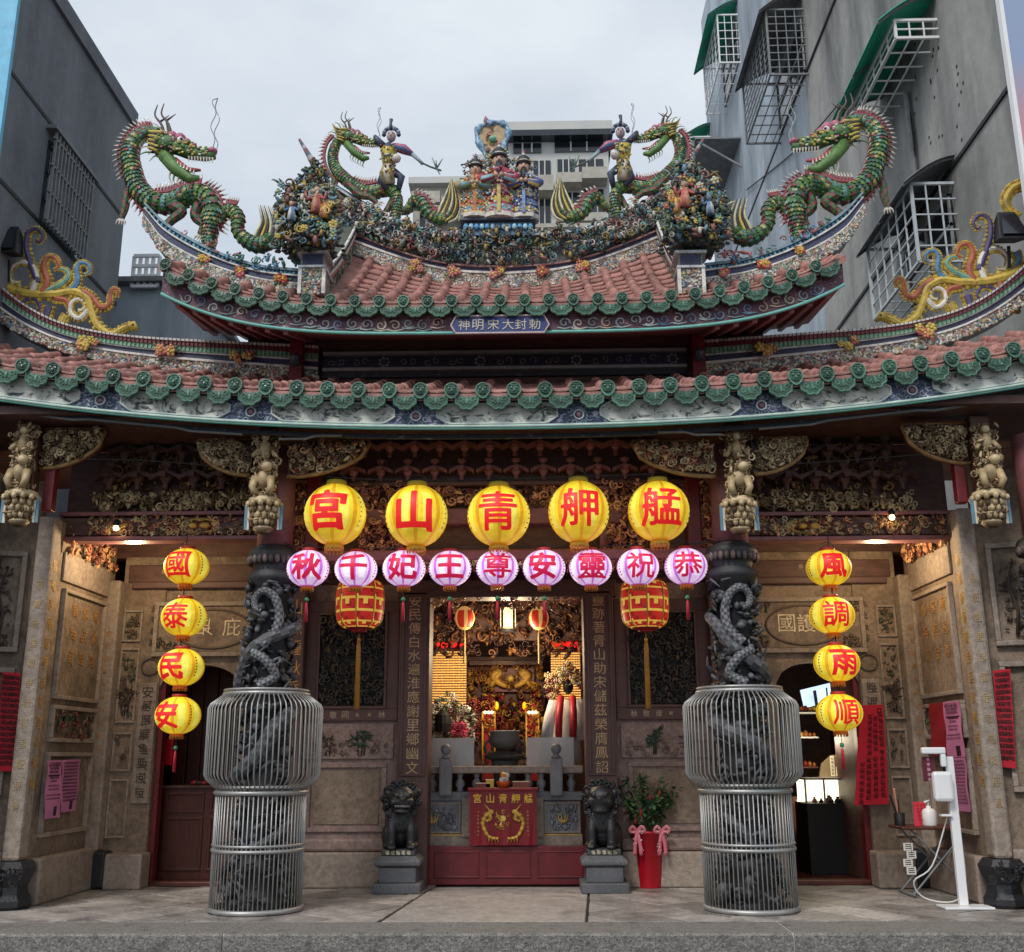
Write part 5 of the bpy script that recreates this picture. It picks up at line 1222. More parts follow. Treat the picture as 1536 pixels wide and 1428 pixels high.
CLG = [[(262, 312, 9), (276, 322, 8), (262, 334, 7), (250, 346, 6)], [(200, 275, 10), (190, 292, 7), (186, 312, 6), (182, 326, 4)], [(300, 300, 9), (292, 322, 8), (304, 336, 6), (300, 350, 5)]]
for mir in (False, True):
    dragon('green dragon rearing on the ' + ('right' if mir else 'left') + ' tip of the upper roof', .25, (260, 280), mir, CB, CT, CC, (252, 218, .98, 1), CF, CLG, 'mosaic dragons on the upper roof')
DB = [(513, 206, 6), (504, 214, 7), (499, 232, 7.5), (503, 252, 8), (516, 268, 9), (536, 282, 9), (556, 288, 10), (576, 284, 10), (592, 290, 9), (596, 310, 8), (592, 332, 7), (590, 350, 6)]
DT = [(600, 318, 5), (612, 312, 7), (622, 300, 8), (632, 306, 9), (644, 322, 9), (662, 328, 9), (678, 318, 7)]
DC = [([(500, 204), (490, 216), (486, 236), (493, 258), (506, 272)], 16, 8, 1), ([(528, 270), (548, 276), (572, 272)], 10, 9, -1), ([(622, 290), (640, 296), (648, 312), (664, 318)], 10, 8, -1)]
DF = [([(672, 334), (686, 326), (690, 304), (678, 268)], [(654, 330), (660, 312), (668, 294), (676, 272)])]
DL = [[(522, 278, 6), (540, 296, 6), (556, 300, 5), (566, 308, 4)], [(505, 262, 6), (500, 280, 5), (508, 292, 4), (516, 298, 3)], [(590, 296, 5), (578, 318, 5), (570, 326, 4)]]
for mir in (False, True):
    dragon('open-mouthed dragon on the main ridge carrying the ' + ('right' if mir else 'left') + ' warrior', 2.0, (570, 290), mir, DB, DT, DC, (524, 206, .62, 1), DF, DL, 'mosaic dragons on the main ridge')
# ------------------------------------------------------------------ figures
def robed(name, label, cat, px, ybot, ytop, Y, robe, trim, skin='#c9a48c', hat='#2a2a30', beard=None, mirror=False, group=None, wide=1.0, hatkind=0):
    pl = Plane(Y, px, ytop, mirror); h = (ybot - ytop) * pl.k; c = pl.q(px, ybot); root = thing(name, label, cat, ((-c.x if mirror else c.x), Y, c.z), group)
    rc = [H(x) for x in robe]; tr = [H(x) for x in trim]; w = h * wide
    def B(z, x=0, d=0): return (c.x + x * w, Y + d * h, c.z + z * h)
    b = pl.mb(); prof = [(.20, 0), (.205, .05), (.185, .08), (.19, .14), (.17, .18), (.175, .25), (.155, .3), (.15, .4), (.17, .5), (.165, .56), (.13, .62), (.06, .66)]
    b.lathe([(r * w, z * h) for r, z in prof], c, 14, cols=[rc[i % len(rc)] if i % 2 else (tr[(i // 2) % len(tr)] if i < 8 else rc[0]) for i in range(11)], sq=(1, .8)); ro = b.build('robe', 'mosaic', root, False)
    b = pl.mb()
    for i in range(230): a = RS.uniform(-pi, 0); z = RS.uniform(.02, .6); r = .185 * w; b.ell((c.x + r * cos(a), Y + r * .8 * sin(a), c.z + z * h), (.018 * h, .012 * h, .018 * h), RS.choice(tr + rc), 5, 3)
    b.box(c.x - .02 * w, c.x + .02 * w, Y - .17 * h, Y - .12 * h, c.z + .04 * h, c.z + .36 * h, tr[2 % len(tr)]); b.build('robe_mosaic', 'mosaic', ro)
    for s in (-1, 1):
        b = pl.mb(); b.tube([B(.58, s * .14), B(.5, s * .21, -.06), B(.42, s * .16, -.16), B(.44, s * .05, -.2)], [.045 * h, .055 * h, .06 * h, .04 * h], 8, cfun=lambda i, k: (rc[0] if i < 2 else tr[1 % len(tr)]) if k % 2 else rc[-1]); b.ell(B(.45, s * .03, -.22), .03 * h, H(skin), 6, 5); b.build('sleeve', 'mosaic', root, True)
    b = pl.mb(); b.ell(B(.74), (.075 * h, .08 * h, .095 * h), H(skin), 12, 9); b.ell(B(.73, 0, -.08), (.014 * h, .02 * h, .022 * h), H(skin), 6, 5)
    for s in (-1, 1): b.ell(B(.76, s * .028, -.072), (.014 * h, .01 * h, .008 * h), H('#1c1a1a'), 6, 4); b.ell(B(.785, s * .03, -.07), (.02 * h, .01 * h, .006 * h), H('#2a2522'), 6, 4); b.ell(B(.74, s * .076), (.012 * h, .02 * h, .025 * h), H(skin), 6, 4)
    b.ell(B(.695, 0, -.075), (.018 * h, .01 * h, .006 * h), H('#9a4a42'), 6, 4); hd = b.build('head', 'mosaic', root, True)
    if beard: b = pl.mb(); b.tube([B(.69, 0, -.06), B(.62, 0, -.1), B(.5, 0, -.17)], [.04 * h, .04 * h, .008 * h], 8, H(beard)); b.build('beard', 'mosaic', hd, True)
    b = pl.mb(); b.lathe([(.085 * h, .78 * h), (.1 * h, .81 * h), (.08 * h, .83 * h), (.075 * h, .88 * h), (.03 * h, .92 * h), (.02 * h, .95 * h), (.026 * h, .97 * h), (.002 * h, 1.0 * h)], c, 12, cols=[H(hat), tr[0], H(hat), H(hat), tr[0], H('#b5657a'), H('#b5657a')])
    for i in range(9): a = pi * i / 8; b.ell(B(.8 + .1 * sin(a), .1 * cos(a), -.03), .018 * h, tr[i % len(tr)], 5, 4)
    b.build('headdress', 'mosaic', hd, True)
    return root, B, pl, h
YS_ = 2.1
robed('deity_statue', 'tall bearded deity in red robe, middle of the three roof statues', 'statue', 749, 332, 200, YS_ - .12, ['#a8384a', '#b5657a', '#8a2f3e'], ['#d9d4c6', '#7fb5c0', '#c9b25a'], beard='#20222a', wide=1.0, group='three deities on the ridge')
robed('deity_statue', 'deity in dark blue robe standing right of the red one', 'statue', 786, 332, 214, YS_ - .1, ['#35407a', '#2b3363', '#4a5590'], ['#d9d4c6', '#c9b25a', '#7d98c0'], beard='#1c1c20', wide=.95, group='three deities on the ridge')
robed('deity_statue', 'deity in orange and yellow robe standing left of the red one', 'statue', 713, 332, 220, YS_ - .1, ['#c98a5a', '#c9b25a', '#7f9a6a'], ['#e0dace', '#5f8c9a', '#c9743f'], wide=1.1, group='three deities on the ridge')
pl = Plane(YS_ + .1, 745, 220, False)
b = pl.mb(); P = [pl.q(x, y) for x, y in ((736, 262), (728, 232), (716, 208), (718, 192), (732, 186), (748, 184), (760, 190), (762, 204), (754, 222), (750, 262))]; P = interp(P, 40); k = pl.k
b.tube(P, [(4.5 + 1.6 * sin(i * 1.1)) * k for i in range(len(P))], 8, cfun=lambda i, q: (H('#5d8fb8'), H('#a8c4d6'), H('#7fa8c4'))[(q + i) % 3])
gf = thing('gourd_frame', 'blue teardrop frame with pink tip behind the three deities', 'ornament', pl.q(743, 262)); gf.name = 'gourd_frame'
b.build('rim', 'mosaic', gf, True)
b = pl.mb(); b.prism([(p.x, p.z) for p in P[::-1]][::2], pl.Y + .0, pl.Y + .03, H('#b59a72')); b.build('back_panel', 'mosaic', gf)
b = pl.mb(); b.ell(pl.q(739, 210, -.02), 6 * k, H('#6fae8e'), 8, 6); carve(b, RS, pl.q(728, 200).x, pl.q(752, 200).x, pl.q(740, 228).z, pl.q(740, 194).z, pl.Y - .01, .02, 14, .03, [H('#b5655a'), H('#c9b25a'), H('#7a3a44')]); b.build('panel_carving', 'mosaic', gf, True)
b = pl.mb(); b.tube([pl.q(731, 188), pl.q(729, 180), pl.q(728, 174)], [5 * k, 4 * k, .5 * k], 8, H('#8d5a5e')); b.build('finial', 'mosaic', gf, True)
# plinth of the deities
pl = Plane(YS_, 748, 340, False); pd = thing('statue_plinth', 'carved blue-trimmed plinth under the three deities', 'plinth', pl.q(748, 360))
def pbx(name, x0, x1, y0, y1, d0, d1, col): a = pl.q(x0, y1); c = pl.q(x1, y0); b = MB(); b.box(a.x, c.x, YS_ + d0, YS_ + d1, a.z, c.z, H(col)); return b.build(name, 'mosaic', pd)
pbx('cap', 692, 803, 333, 342, -.22, .2, '#555a66'); pbx('body', 698, 797, 342, 362, -.16, .2, '#4a6a86'); pbx('tray', 694, 801, 322, 333, -.2, .2, '#c9c6bc')
b = MB()
for i in range(13): p = pl.q(700 + 8 * i, 350); b.ell((p.x, YS_ - .18, p.z), (4 * pl.k, .03, 5 * pl.k), (H('#5fa3d0'), H('#a8cde0'))[i % 2], 8, 5)
for i in range(16): p = pl.q(698 + 6.6 * i, 327); b.curl((p.x, YS_ - .21, p.z), 3.2 * pl.k, RS.random() * 6, 1.1, .8 * pl.k, .5 * pl.k, RS.choice([H('#b55a62'), H('#5f86a0'), H('#5a7a5a'), H('#8a4a6a')]), 4, 8)
b.build('scallop_mosaic', 'mosaic', pd, True)
b = MB(); carve(b, RS, pl.q(694, 300).x, pl.q(804, 300).x, pl.q(748, 328).z, pl.q(748, 236).z, YS_ + .02, .16, 230, .045, FIG + [H('#b5657a'), H('#8a93a6'), H('#c9b25a')], inside=lambda x, z: z < pl.q(748, 236).z - abs(x - pl.q(748, 300).x) * .35, mix=(.3, .4, .3)); b.build('attendant_carving', 'mosaic', pd, True)
# ---- warriors riding the ridge dragons
for mir in (False, True):
    pl = Plane(1.92, 590, 230, mir); k = pl.k; c = pl.q(588, 286)
    root = thing('warrior_statue', 'armoured warrior with outstretched arm on the ' + ('right' if mir else 'left') + ' ridge dragon', 'statue', ((-c.x if mir else c.x), 1.92, c.z), 'warriors on the ridge dragons')
    q = pl.q; yel, dk, wh = H('#c4ae3e'), H('#39425a'), H('#cfc8ba')
    b = pl.mb(); b.tube([q(584, 252), q(583, 238), q(583, 226), q(585, 216)], [9 * k, 11 * k, 13 * k, 6 * k], 10, cfun=lambda i, s: yel if i < 2 else dk); b.tube([q(584, 250), q(580, 262), q(584, 276)], [10 * k, 12 * k, 9 * k], 9, cfun=lambda i, s: (wh, H('#b5a06a'))[s % 2])
    b.tube([q(578, 258), q(572, 270), q(580, 284)], [7 * k, 6 * k, 4 * k], 8, dk); b.tube([q(590, 258), q(602, 266), q(598, 284)], [7 * k, 6 * k, 4 * k], 8, dk); bd = b.build('body', 'mosaic', root, True)
    b = pl.mb()
    for i in range(40): p = q(RS.uniform(572, 596), RS.uniform(222, 268), -.1); b.ell(p, 2 * k, RS.choice([yel, wh, H('#8a3a44'), H('#4f7a8a')]), 5, 3)
    b.ell(q(596, 244, -.1), 7 * k, wh, 8, 6); b.build('armour_mosaic', 'mosaic', bd, True)
    b = pl.mb(); b.tube([q(590, 220), q(606, 224), q(618, 231)], [6 * k, 8 * k, 4 * k], 8, cfun=lambda i, s: (H('#3f5a86'), H('#a85a78'))[s % 2]); b.tube([q(618, 231), q(628, 240), q(634, 246)], [3.5 * k, 2.6 * k, 2.5 * k], 7, H('#8aa0a6')); b.build('sleeve', 'mosaic', root, True)
    b = pl.mb(); b.tube([q(576, 220), q(566, 210), q(562, 204)], [6 * k, 5 * k, 3 * k], 8, dk); b.build('sleeve', 'mosaic', root, True)
    b = pl.mb(); b.ell(q(587, 205), (7 * k, 7 * k, 9 * k), H('#b9a0a0'), 10, 8); b.ell(q(587, 206, -7.5 * k), (1.4 * k, 2 * k, 2 * k), H('#b9a0a0'), 6, 4)
    for s in (-1, 1): b.ell(q(587 + s * 3, 203, -6.5 * k), 1.1 * k, H('#1c1c20'), 5, 4)
    hd = b.build('head', 'mosaic', root, True)
    b = pl.mb()
    for i in range(9): a = pi * i / 8; b.ell(q(587 + 11 * cos(a), 202 - 10 * sin(a)), 3.6 * k, (H('#3c4460'), H('#8a93a6'))[i % 2], 6, 5)
    b.tube([q(587, 194), q(586, 186), q(587, 179)], [4 * k, 2 * k, 3 * k], 7, H('#4a4a58')); b.build('helmet', 'mosaic', hd, True)
    b = pl.mb(); b.tube([q(630, 243), q(645, 250), q(662, 256)], 1.4 * k, 6, H('#4a5a52'))
    for (x, y) in ((648, 236), (654, 240), (664, 238), (660, 262)): b.tube([q(655, 252), q(x, y)], [1.6 * k, .5 * k], 5, H('#5a7a68'))
    b.build('weapon', 'mosaic', root, True)
# ---- crowded ornament on the two piers
for mir in (False, True):
    pl = Plane(.0, 465, 330, mir); c = pl.q(465, 386); k = pl.k
    root = thing('ridge_ornament', 'heap of porcelain flowers, rocks and small figures on the ' + ('right' if mir else 'left') + ' ridge pier', 'ornament', ((-c.x if mir else c.x), 0, c.z), 'ornaments on the ridge piers')
    b = pl.mb(); b.tube([pl.q(468, 386), pl.q(466, 340), pl.q(474, 296)], [34 * k, 30 * k, 16 * k], 10, H('#3c4a48')); b.build('core', 'mosaic', root)
    top = lambda x: 300 - 34 * math.exp(-((x - 478) / 22) ** 2) + (14 if x < 440 else 0) + max(0, (x - 495)) * 1.1
    zz = lambda y: pl.q(465, y).z
    b = pl.mb(); x0, x1 = pl.q(424, 330).x, pl.q(514, 330).x
    def ins(x, z): pxx = 424 + (x - x0) / (x1 - x0) * 90; return z < zz(top(pxx)) and z > zz(384)
    for dd in (0, .12): carve(b, RS, x0, x1, zz(386), zz(262), -.22 + dd, .16, 300, .055, FIG + [H('#c9b25a'), H('#6d93a6')], ins, (.22, .38, .4))
    b.build('ornament_carving', 'mosaic', root, True)
    b = pl.mb(); flowers(b, RS, [pl.q(RS.uniform(428, 512), RS.uniform(300, 380), -.36) for _ in range(26)], .05, [H('#c9c3b2'), H('#7fa2b5'), H('#b5605a'), H('#c9b25a'), H('#6f9a8a')], leaf=[H('#3c5f4a'), H('#55775a')]); b.build('flower_mosaic', 'mosaic', root, True)
    b = pl.mb()
    for i in range(60): x = RS.uniform(418, 520); y = 385 + RS.uniform(-5, 4); b.ell(pl.q(x, y, RS.uniform(-.3, .1)), (4 * k, 3 * k, 2.6 * k), RS.choice([H('#3a443f'), H('#4d5a50'), H('#2b3330')]), 6, 4)
    b.build('rock_carving', 'mosaic', root, True)
    b = pl.mb(); b.lathe([(13 * k, 0), (14 * k, 2 * k), (8 * k, 5 * k), (7 * k, 8 * k), (9 * k, 9 * k), (2 * k, 15 * k)], pl.q(426, 318, -.1), 6, H('#4d7a6a')); b.build('pagoda_roof', 'mosaic', root)
    b = pl.mb(); b.tube(interp([pl.q(476, 300), pl.q(466, 286), pl.q(452, 270)], 8), [7 * k * (1 - .1 * i) for i in range(9)], 7, cfun=lambda i, q: (H('#5a8f86'), H('#8d4a4e'))[q % 2]); b.tube(interp([pl.q(470, 296), pl.q(455, 280), pl.q(448, 262)], 8), [4 * k * (1 - .1 * i) for i in range(9)], 6, H('#7fa89a')); b.build('fin', 'mosaic', root, True)
    b = pl.mb()
    for i in range(30):
        x = RS.uniform(424, 516); y = RS.uniform(278, 350) + abs(x - 478) * .3; a = RS.uniform(.2, 2.9); L = RS.uniform(10, 24); b.tube(interp([pl.q(x, y, -.25), pl.q(x + cos(a) * L * .6, y - sin(a) * L * .5, -.3), pl.q(x + cos(a) * L, y - sin(a) * L, -.24)], 6), [2.6 * k * (1 - .15 * j) for j in range(7)], 5, RS.choice(FIG + [H('#8a4a44'), H('#5a8f7a')]))
    b.build('leaf_carving', 'mosaic', root, True)
    for (fx, fb, ft, cols) in ((484, 345, 300, ['#b5605a', '#c98a6a']), (496, 352, 318, ['#c9a24a', '#b5605a']), (448, 356, 322, ['#5f86b0', '#c9c3b2'])):
        h = (fb - ft) * k; b = pl.mb(); c2 = pl.q(fx, fb, -.36); cc = [H(x) for x in cols]
        b.tube([c2, c2 + V((0, 0, h * .35)), c2 + V((0, 0, h * .68))], [.2 * h, .17 * h, .1 * h], 8, cfun=lambda i, q: cc[q % 2]); b.ell(c2 + V((0, 0, h * .82)), .13 * h, H('#c9a48c'), 8, 6); b.ell(c2 + V((0, .02 * h, h * .93)), .11 * h, H('#2a2a30'), 8, 5)
        for s in (-1, 1): b.tube([c2 + V((s * .12 * h, 0, h * .6)), c2 + V((s * .3 * h, -.1 * h, h * .45)), c2 + V((s * .34 * h, -.15 * h, h * .7))], [.08 * h, .06 * h, .04 * h], 6, cc[0])
        b.build('figurine', 'mosaic', root, True)
# ---- scrollwork on the lower wing ridges
YEL, ORG, BLU, WHT, PUR = H('#c9ac45'), H('#a8583a'), H('#4f83a8'), H('#dcd8cc'), H('#4a3f6a')
VINES = [([(-8, 300), (8, 306), (18, 322), (12, 338), (-2, 346)], 7, 4, YEL), ([(58, 425), (48, 400), (40, 372), (43, 350), (56, 344), (65, 354), (60, 364), (54, 360)], 6, 2, PUR), ([(62, 445), (72, 424), (66, 402), (72, 387), (84, 388), (89, 400), (82, 405)], 7, 2, ORG),
         ([(72, 438), (94, 426), (104, 414), (98, 405), (88, 404)], 6, 2, H('#6fa08a')), ([(104, 440), (117, 424), (116, 404), (122, 395), (133, 398), (135, 408), (128, 412)], 6, 2, BLU), ([(-10, 424), (20, 436), (50, 442), (86, 442), (112, 438), (132, 448), (138, 468), (148, 490), (168, 502), (184, 494), (196, 489)], 8, 5, YEL),
         ([(124, 438), (138, 446), (152, 462), (164, 458), (166, 444), (170, 434), (177, 436), (176, 446)], 6, 2, ORG), ([(133, 466), (120, 478), (107, 470), (107, 456), (118, 449), (128, 455), (126, 464), (118, 466)], 5, 2, WHT), ([(74, 462), (66, 482), (44, 486), (32, 470), (38, 452), (54, 450), (60, 462), (52, 470)], 7, 2, PUR),
         ([(100, 474), (94, 488), (102, 502), (120, 506), (134, 502)], 6, 4, YEL), ([(50, 438), (56, 416), (48, 398), (30, 394), (16, 406), (18, 422), (30, 424)], 6, 2, WHT), ([(28, 444), (22, 462), (10, 468), (-6, 462)], 7, 4, ORG), ([(84, 448), (100, 452), (104, 462)], 6, 3, ORG), ([(4, 400), (0, 412), (8, 424)], 6, 3, BLU), ([(72, 470), (66, 492), (78, 504)], 6, 4, YEL), ([(0, 480), (20, 478), (36, 492), (56, 498)], 7, 5, H('#8a7a3a'))]
for mir in (False, True):
    pl = Plane(1.1, 100, 440, mir); k = pl.k; c = pl.q(90, 505)
    root = thing('scroll_ornament', 'yellow and blue curling vine scroll on the ' + ('right' if mir else 'left') + ' lower ridge', 'ornament', ((-c.x if mir else c.x), 1.1, c.z), 'vine scrolls on the lower ridges')
    for pts, r0, r1, col in VINES:
        n = 26; P = interp([pl.q(x, y) for x, y in pts], n); b = pl.mb(); rr = [lerp(r0, r1, i / n) * k * .98 for i in range(n + 1)]
        b.tube(P, rr, 8, cfun=lambda i, q: WHT if q == (1 if i % 9 < 7 else 0) else (col if q in (0, 7, 4, 3) else tuple(x * .8 + .05 for x in col)))
        for i in range(0, n + 1):
            t = (P[min(i + 1, n)] - P[max(i - 1, 0)]).normalized(); nr = V((t.z, 0, -t.x))
            for s in (-1, 1): b.ell(P[i] + nr * s * rr[i] * 1.05, rr[i] * .5 + .006, YEL if (i // 2) % 2 else H('#a88a3a'), 5, 4)
        b.build('scroll', 'mosaic', root)
    b = pl.mb(); b.tube([pl.q(190, 492), pl.q(200, 488), pl.q(207, 496)], [5 * k, 7 * k, 2 * k], 8, YEL); b.ell(pl.q(201, 489, -5 * k), 2 * k, H('#1c1c20'), 6, 4); b.build('bird_head', 'mosaic', root, True)
    # floodlight
    fl_ = pl.q(22, 372); x = -fl_.x if mir else fl_.x
    fo = thing('floodlight', 'black floodlight on a bracket among the ' + ('right' if mir else 'left') + ' vine scroll', 'floodlight', (x, .85, fl_.z - .2), 'floodlights on the lower roof')
    b = MB(); s = -1 if mir else 1; hh = 26 * k; 
    b.add([(x - hh * .9, .8, fl_.z - hh), (x + hh * .9, .8, fl_.z - hh), (x + hh * .5, .95, fl_.z + hh), (x - hh * .5, .95, fl_.z + hh), (x - hh * .6, 1.1, fl_.z - hh * .6), (x + hh * .6, 1.1, fl_.z - hh * .6), (x + hh * .4, 1.1, fl_.z + hh * .8), (x - hh * .4, 1.1, fl_.z + hh * .8)], [(0, 1, 2, 3), (7, 6, 5, 4), (0, 4, 5, 1), (1, 5, 6, 2), (2, 6, 7, 3), (3, 7, 4, 0)]); b.build('housing', 'black', fo, bevel=.01)
    b = MB(); b.add([(x - hh * .7, .805, fl_.z - hh * .75), (x + hh * .7, .805, fl_.z - hh * .75), (x + hh * .4, .92, fl_.z + hh * .7), (x - hh * .4, .92, fl_.z + hh * .7)], [(0, 1, 2, 3)]); b.v = [(v[0], v[1] - .02, v[2]) for v in b.v]; b.build('lens', 'glass_dark', fo)
    bar('bracket_arm', fo, (x, 1.0, fl_.z - hh), (x, 1.05, fl_.z - .45), .03, 'black')
# ------------------------------------------------------------------ lanterns
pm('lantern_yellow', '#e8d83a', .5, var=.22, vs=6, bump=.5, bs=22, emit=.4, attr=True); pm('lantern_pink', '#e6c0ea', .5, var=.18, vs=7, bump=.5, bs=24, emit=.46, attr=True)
emis('lantern_ink', '#d81e20', .42, var=.1); emis('lantern_ink_pink', '#c81848', .38, var=.1); emis('lantern_red', '#c22a1c', .42, attr=True); emis('lamp_warm', '#ffdf9a', 14, var=0); emis('lamp_soft', '#f0b450', 1.6, var=.1, attr=True)
RLn = random.Random(3)
def onball(c, a, bz, x, z, yaw, e=.004):
    x /= a; z /= bz; d = max(.02, 1 - x * x - z * z); p = Matrix.Rotation(yaw, 3, 'Z') @ V((x, -math.sqrt(d), z)); return V((c.x + p.x * (a + e), c.y + p.y * (a + e), c.z + p.z * (bz + e)))
def lantern(label, ch, px, py, wpx, hpx, Y, kind, group, yaw=0, size=1.15, off=(0, 0), tassel=None, handle=True, asp=1.0, sq=1.0):
    c = py_(px, py, Y); k = sc_at(px, py, Y); a = wpx / 2 * k; bz = hpx / 2 * k * sq
    a *= RLn.uniform(.975, 1.02); bz *= RLn.uniform(.975, 1.02); root = thing('paper_lantern', label, 'lantern', (c.x, c.y, c.z - bz), group)
    y1, y2, y3 = (H('#e8ca2e'), H('#d99a1c'), H('#efe05a')) if kind == 'yellow' else (H('#e8c6ee'), H('#bc6ccc'), H('#f4eaf8'))
    b = MB(); n = 30; prof = []
    for i in range(n + 1): t = -1.36 + 2.72 * i / n; r = a * cos(t) * (1 + (.012 if i % 2 else 0)); prof.append((max(r, .004), bz * sin(t)))
    m = 40; cols = None
    b.lathe(prof, c, m, y1, cap=False)
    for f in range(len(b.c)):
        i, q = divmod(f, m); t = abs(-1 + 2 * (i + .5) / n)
        b.c[f] = y2 if q % 5 == 0 or t > .86 else (y3 if t < .45 and q % 5 in (2, 3) else y1)  # inner glow put into the shell colour: paler middle, deeper ends
        if kind == 'yellow' and wpx > 80 and i < n * .42: b.c[f] = tuple(lerp(u_, v_, .55 - .5 * i / (n * .42)) for u_, v_ in zip(b.c[f], H('#c98f1e')))  # shading put into the colour: lower part of big shells goes darker orange
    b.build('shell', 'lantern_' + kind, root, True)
    vs, fs = glyph(ch, .017 if ch in '靈國調尊艋泰青舺順恭祝' else .033, 48); s = min(a, bz) * size
    b = MB(); b.add([onball(c, a, bz, p.x * s * asp + off[0] * a, p.y * s + off[1] * bz, yaw) for p in vs], fs); b.build('character', 'lantern_ink' if kind == 'yellow' else 'lantern_ink_pink', root, True)
    # side inscription, a fine dotted line of small characters
    b = MB()
    for sgn in (-1, 1):
        for i in range(7):
            z = (-.45 + .15 * i) * bz; p = onball(c, a, bz, 0, z, yaw + sgn * 1.25, .003); b.ell(p, .008, H('#a8281c'), 5, 3)
    b.build('side_print', 'paint', root).__setitem__('kind', 'stuff')
    b = MB(); rc = a * .32; b.lathe([(rc, bz * .96), (rc * 1.05, bz * 1.0), (rc, bz * 1.1)], c, 18, H('#b5a02c') if kind == 'yellow' and wpx > 80 else H('#b02a20')); b.build('top_cap', 'paint', root, True)
    b = MB(); b.lathe([(rc * .95, -bz * 1.13), (rc * 1.0, -bz * 1.08), (rc * .9, -bz * .96)], c, 18, H('#d9a02c') if kind == 'yellow' and wpx > 80 else H('#d96a1c')); 
    for i in range(14): q = 2 * pi * i / 14; b.tube([c + V((rc * .95 * cos(q), rc * .95 * sin(q), -bz * 1.08)), c + V((rc * .85 * cos(q), rc * .85 * sin(q), -bz * 1.24))], .006, 4, H('#d98a2c'))
    b.build('bottom_fringe', 'paint', root, True)
    if handle: b = MB(); b.tube(ring_pts(c + V((0, 0, bz * 1.08)), rc, rc * .9, 12, 0, pi), .004, 5, H('#2a2a2a')); b.build('wire_handle', 'paint', root)
    if tassel:
        z0 = c.z - bz * 1.2; L = tassel * k; b = MB(); b.tube([(c.x, c.y, z0), (c.x, c.y, z0 - L * .3)], .003, 5, H('#3a2a2a')); b.ell((c.x, c.y, z0 - L * .28), .022, H('#3f8a62'), 8, 6); b.tube([(c.x, c.y, z0 - L * .36), (c.x, c.y, z0 - L * .45), (c.x, c.y, z0 - L)], [.006, .014, .017], 8, H('#b51f34')); b.build('tassel', 'paint', root, True)
    return root, c, a, bz
ORD = ['leftmost', 'second from left', 'middle', 'fourth from left', 'rightmost']
big = []
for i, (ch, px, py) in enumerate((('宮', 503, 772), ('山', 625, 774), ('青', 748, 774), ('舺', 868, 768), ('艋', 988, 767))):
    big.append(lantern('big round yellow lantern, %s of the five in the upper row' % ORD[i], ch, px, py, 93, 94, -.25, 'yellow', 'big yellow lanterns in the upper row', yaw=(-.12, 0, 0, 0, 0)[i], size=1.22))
for i, (ch, px, py, tl) in enumerate((('秋', 462, 853, 46), ('千', 534, 854, 0), ('妃', 606, 853, 46), ('王', 675, 853, 46), ('尊', 746, 852, 46), ('安', 816, 852, 46), ('靈', 886, 852, 0), ('祝', 957, 851, 0), ('恭', 1029, 850, 46))):
    lantern('small pink lantern, %s of the nine in the lower row' % ('leftmost', 'second from left', 'third from left', 'fourth from left', 'middle one', 'fourth from right', 'third from right', 'second from right', 'rightmost')[i], ch, px, py, 63, 55, -.12, 'pink', 'pink lanterns in the lower row', yaw=RLn.uniform(-.1, .1), size=1.32, tassel=tl or None, asp=1.08)
for i, (ch, px, py, yw) in enumerate((('國', 280, 850, -.2), ('泰', 276, 926, -.15), ('民', 272, 1001, -.25), ('安', 267, 1073, -.35))):
    lantern('yellow lantern with red character, %s of the left hanging string' % (('top', 'second', 'third', 'bottom')[i]), ch, px, py, 67, 56, .15, 'yellow', 'lanterns of the left string', yaw=yw, size=1.3, tassel=48 if i == 3 else None, handle=i == 0)
for i, (ch, px, py, yw) in enumerate((('風', 1243, 852, 0), ('調', 1248, 923, -.05), ('雨', 1255, 995, .15), ('順', 1259, 1069, .12))):
    lantern('yellow lantern with red character, %s of the right hanging string' % (('top', 'second', 'third', 'bottom')[i]), ch, px, py, 67, 56, .15, 'yellow', 'lanterns of the right string', yaw=yw, size=1.3, tassel=48 if i == 3 else None, handle=i == 0)
# links of the two strings and the carrying wires
for s, pts in ((-1, ((280, 816), (267, 1040))), (1, ((1243, 818), (1259, 1036)))):
    a = py_(*pts[0], .15); c = py_(*pts[1], .15); b = MB(); b.tube([a + V((0, 0, .12)), a, c], .006, 5); tag(b.build('lantern_cord', 'black'), 'dark cord that strings the ' + ('left' if s < 0 else 'right') + ' four lanterns together', 'cord')
for lab, pts, Y in (('upper wire carrying the big yellow lanterns', ((360, 700), (503, 716), (625, 720), (748, 719), (868, 714), (988, 710), (1140, 695)), -.25), ('lower wire carrying the pink lanterns', ((415, 812), (462, 820), (606, 822), (746, 820), (886, 819), (1029, 816), (1100, 806)), -.12), ('thin wire across the left bay under the eave', ((0, 690), (200, 690), (385, 705)), -.3), ('thin wire across the right bay under the eave', ((1135, 700), (1300, 688), (1536, 670)), -.3)):
    b = MB(); b.tube(interp([py_(x, y, Y) for x, y in pts], 24), .0055, 5); tag(b.build('wire', 'black'), lab, 'wire')
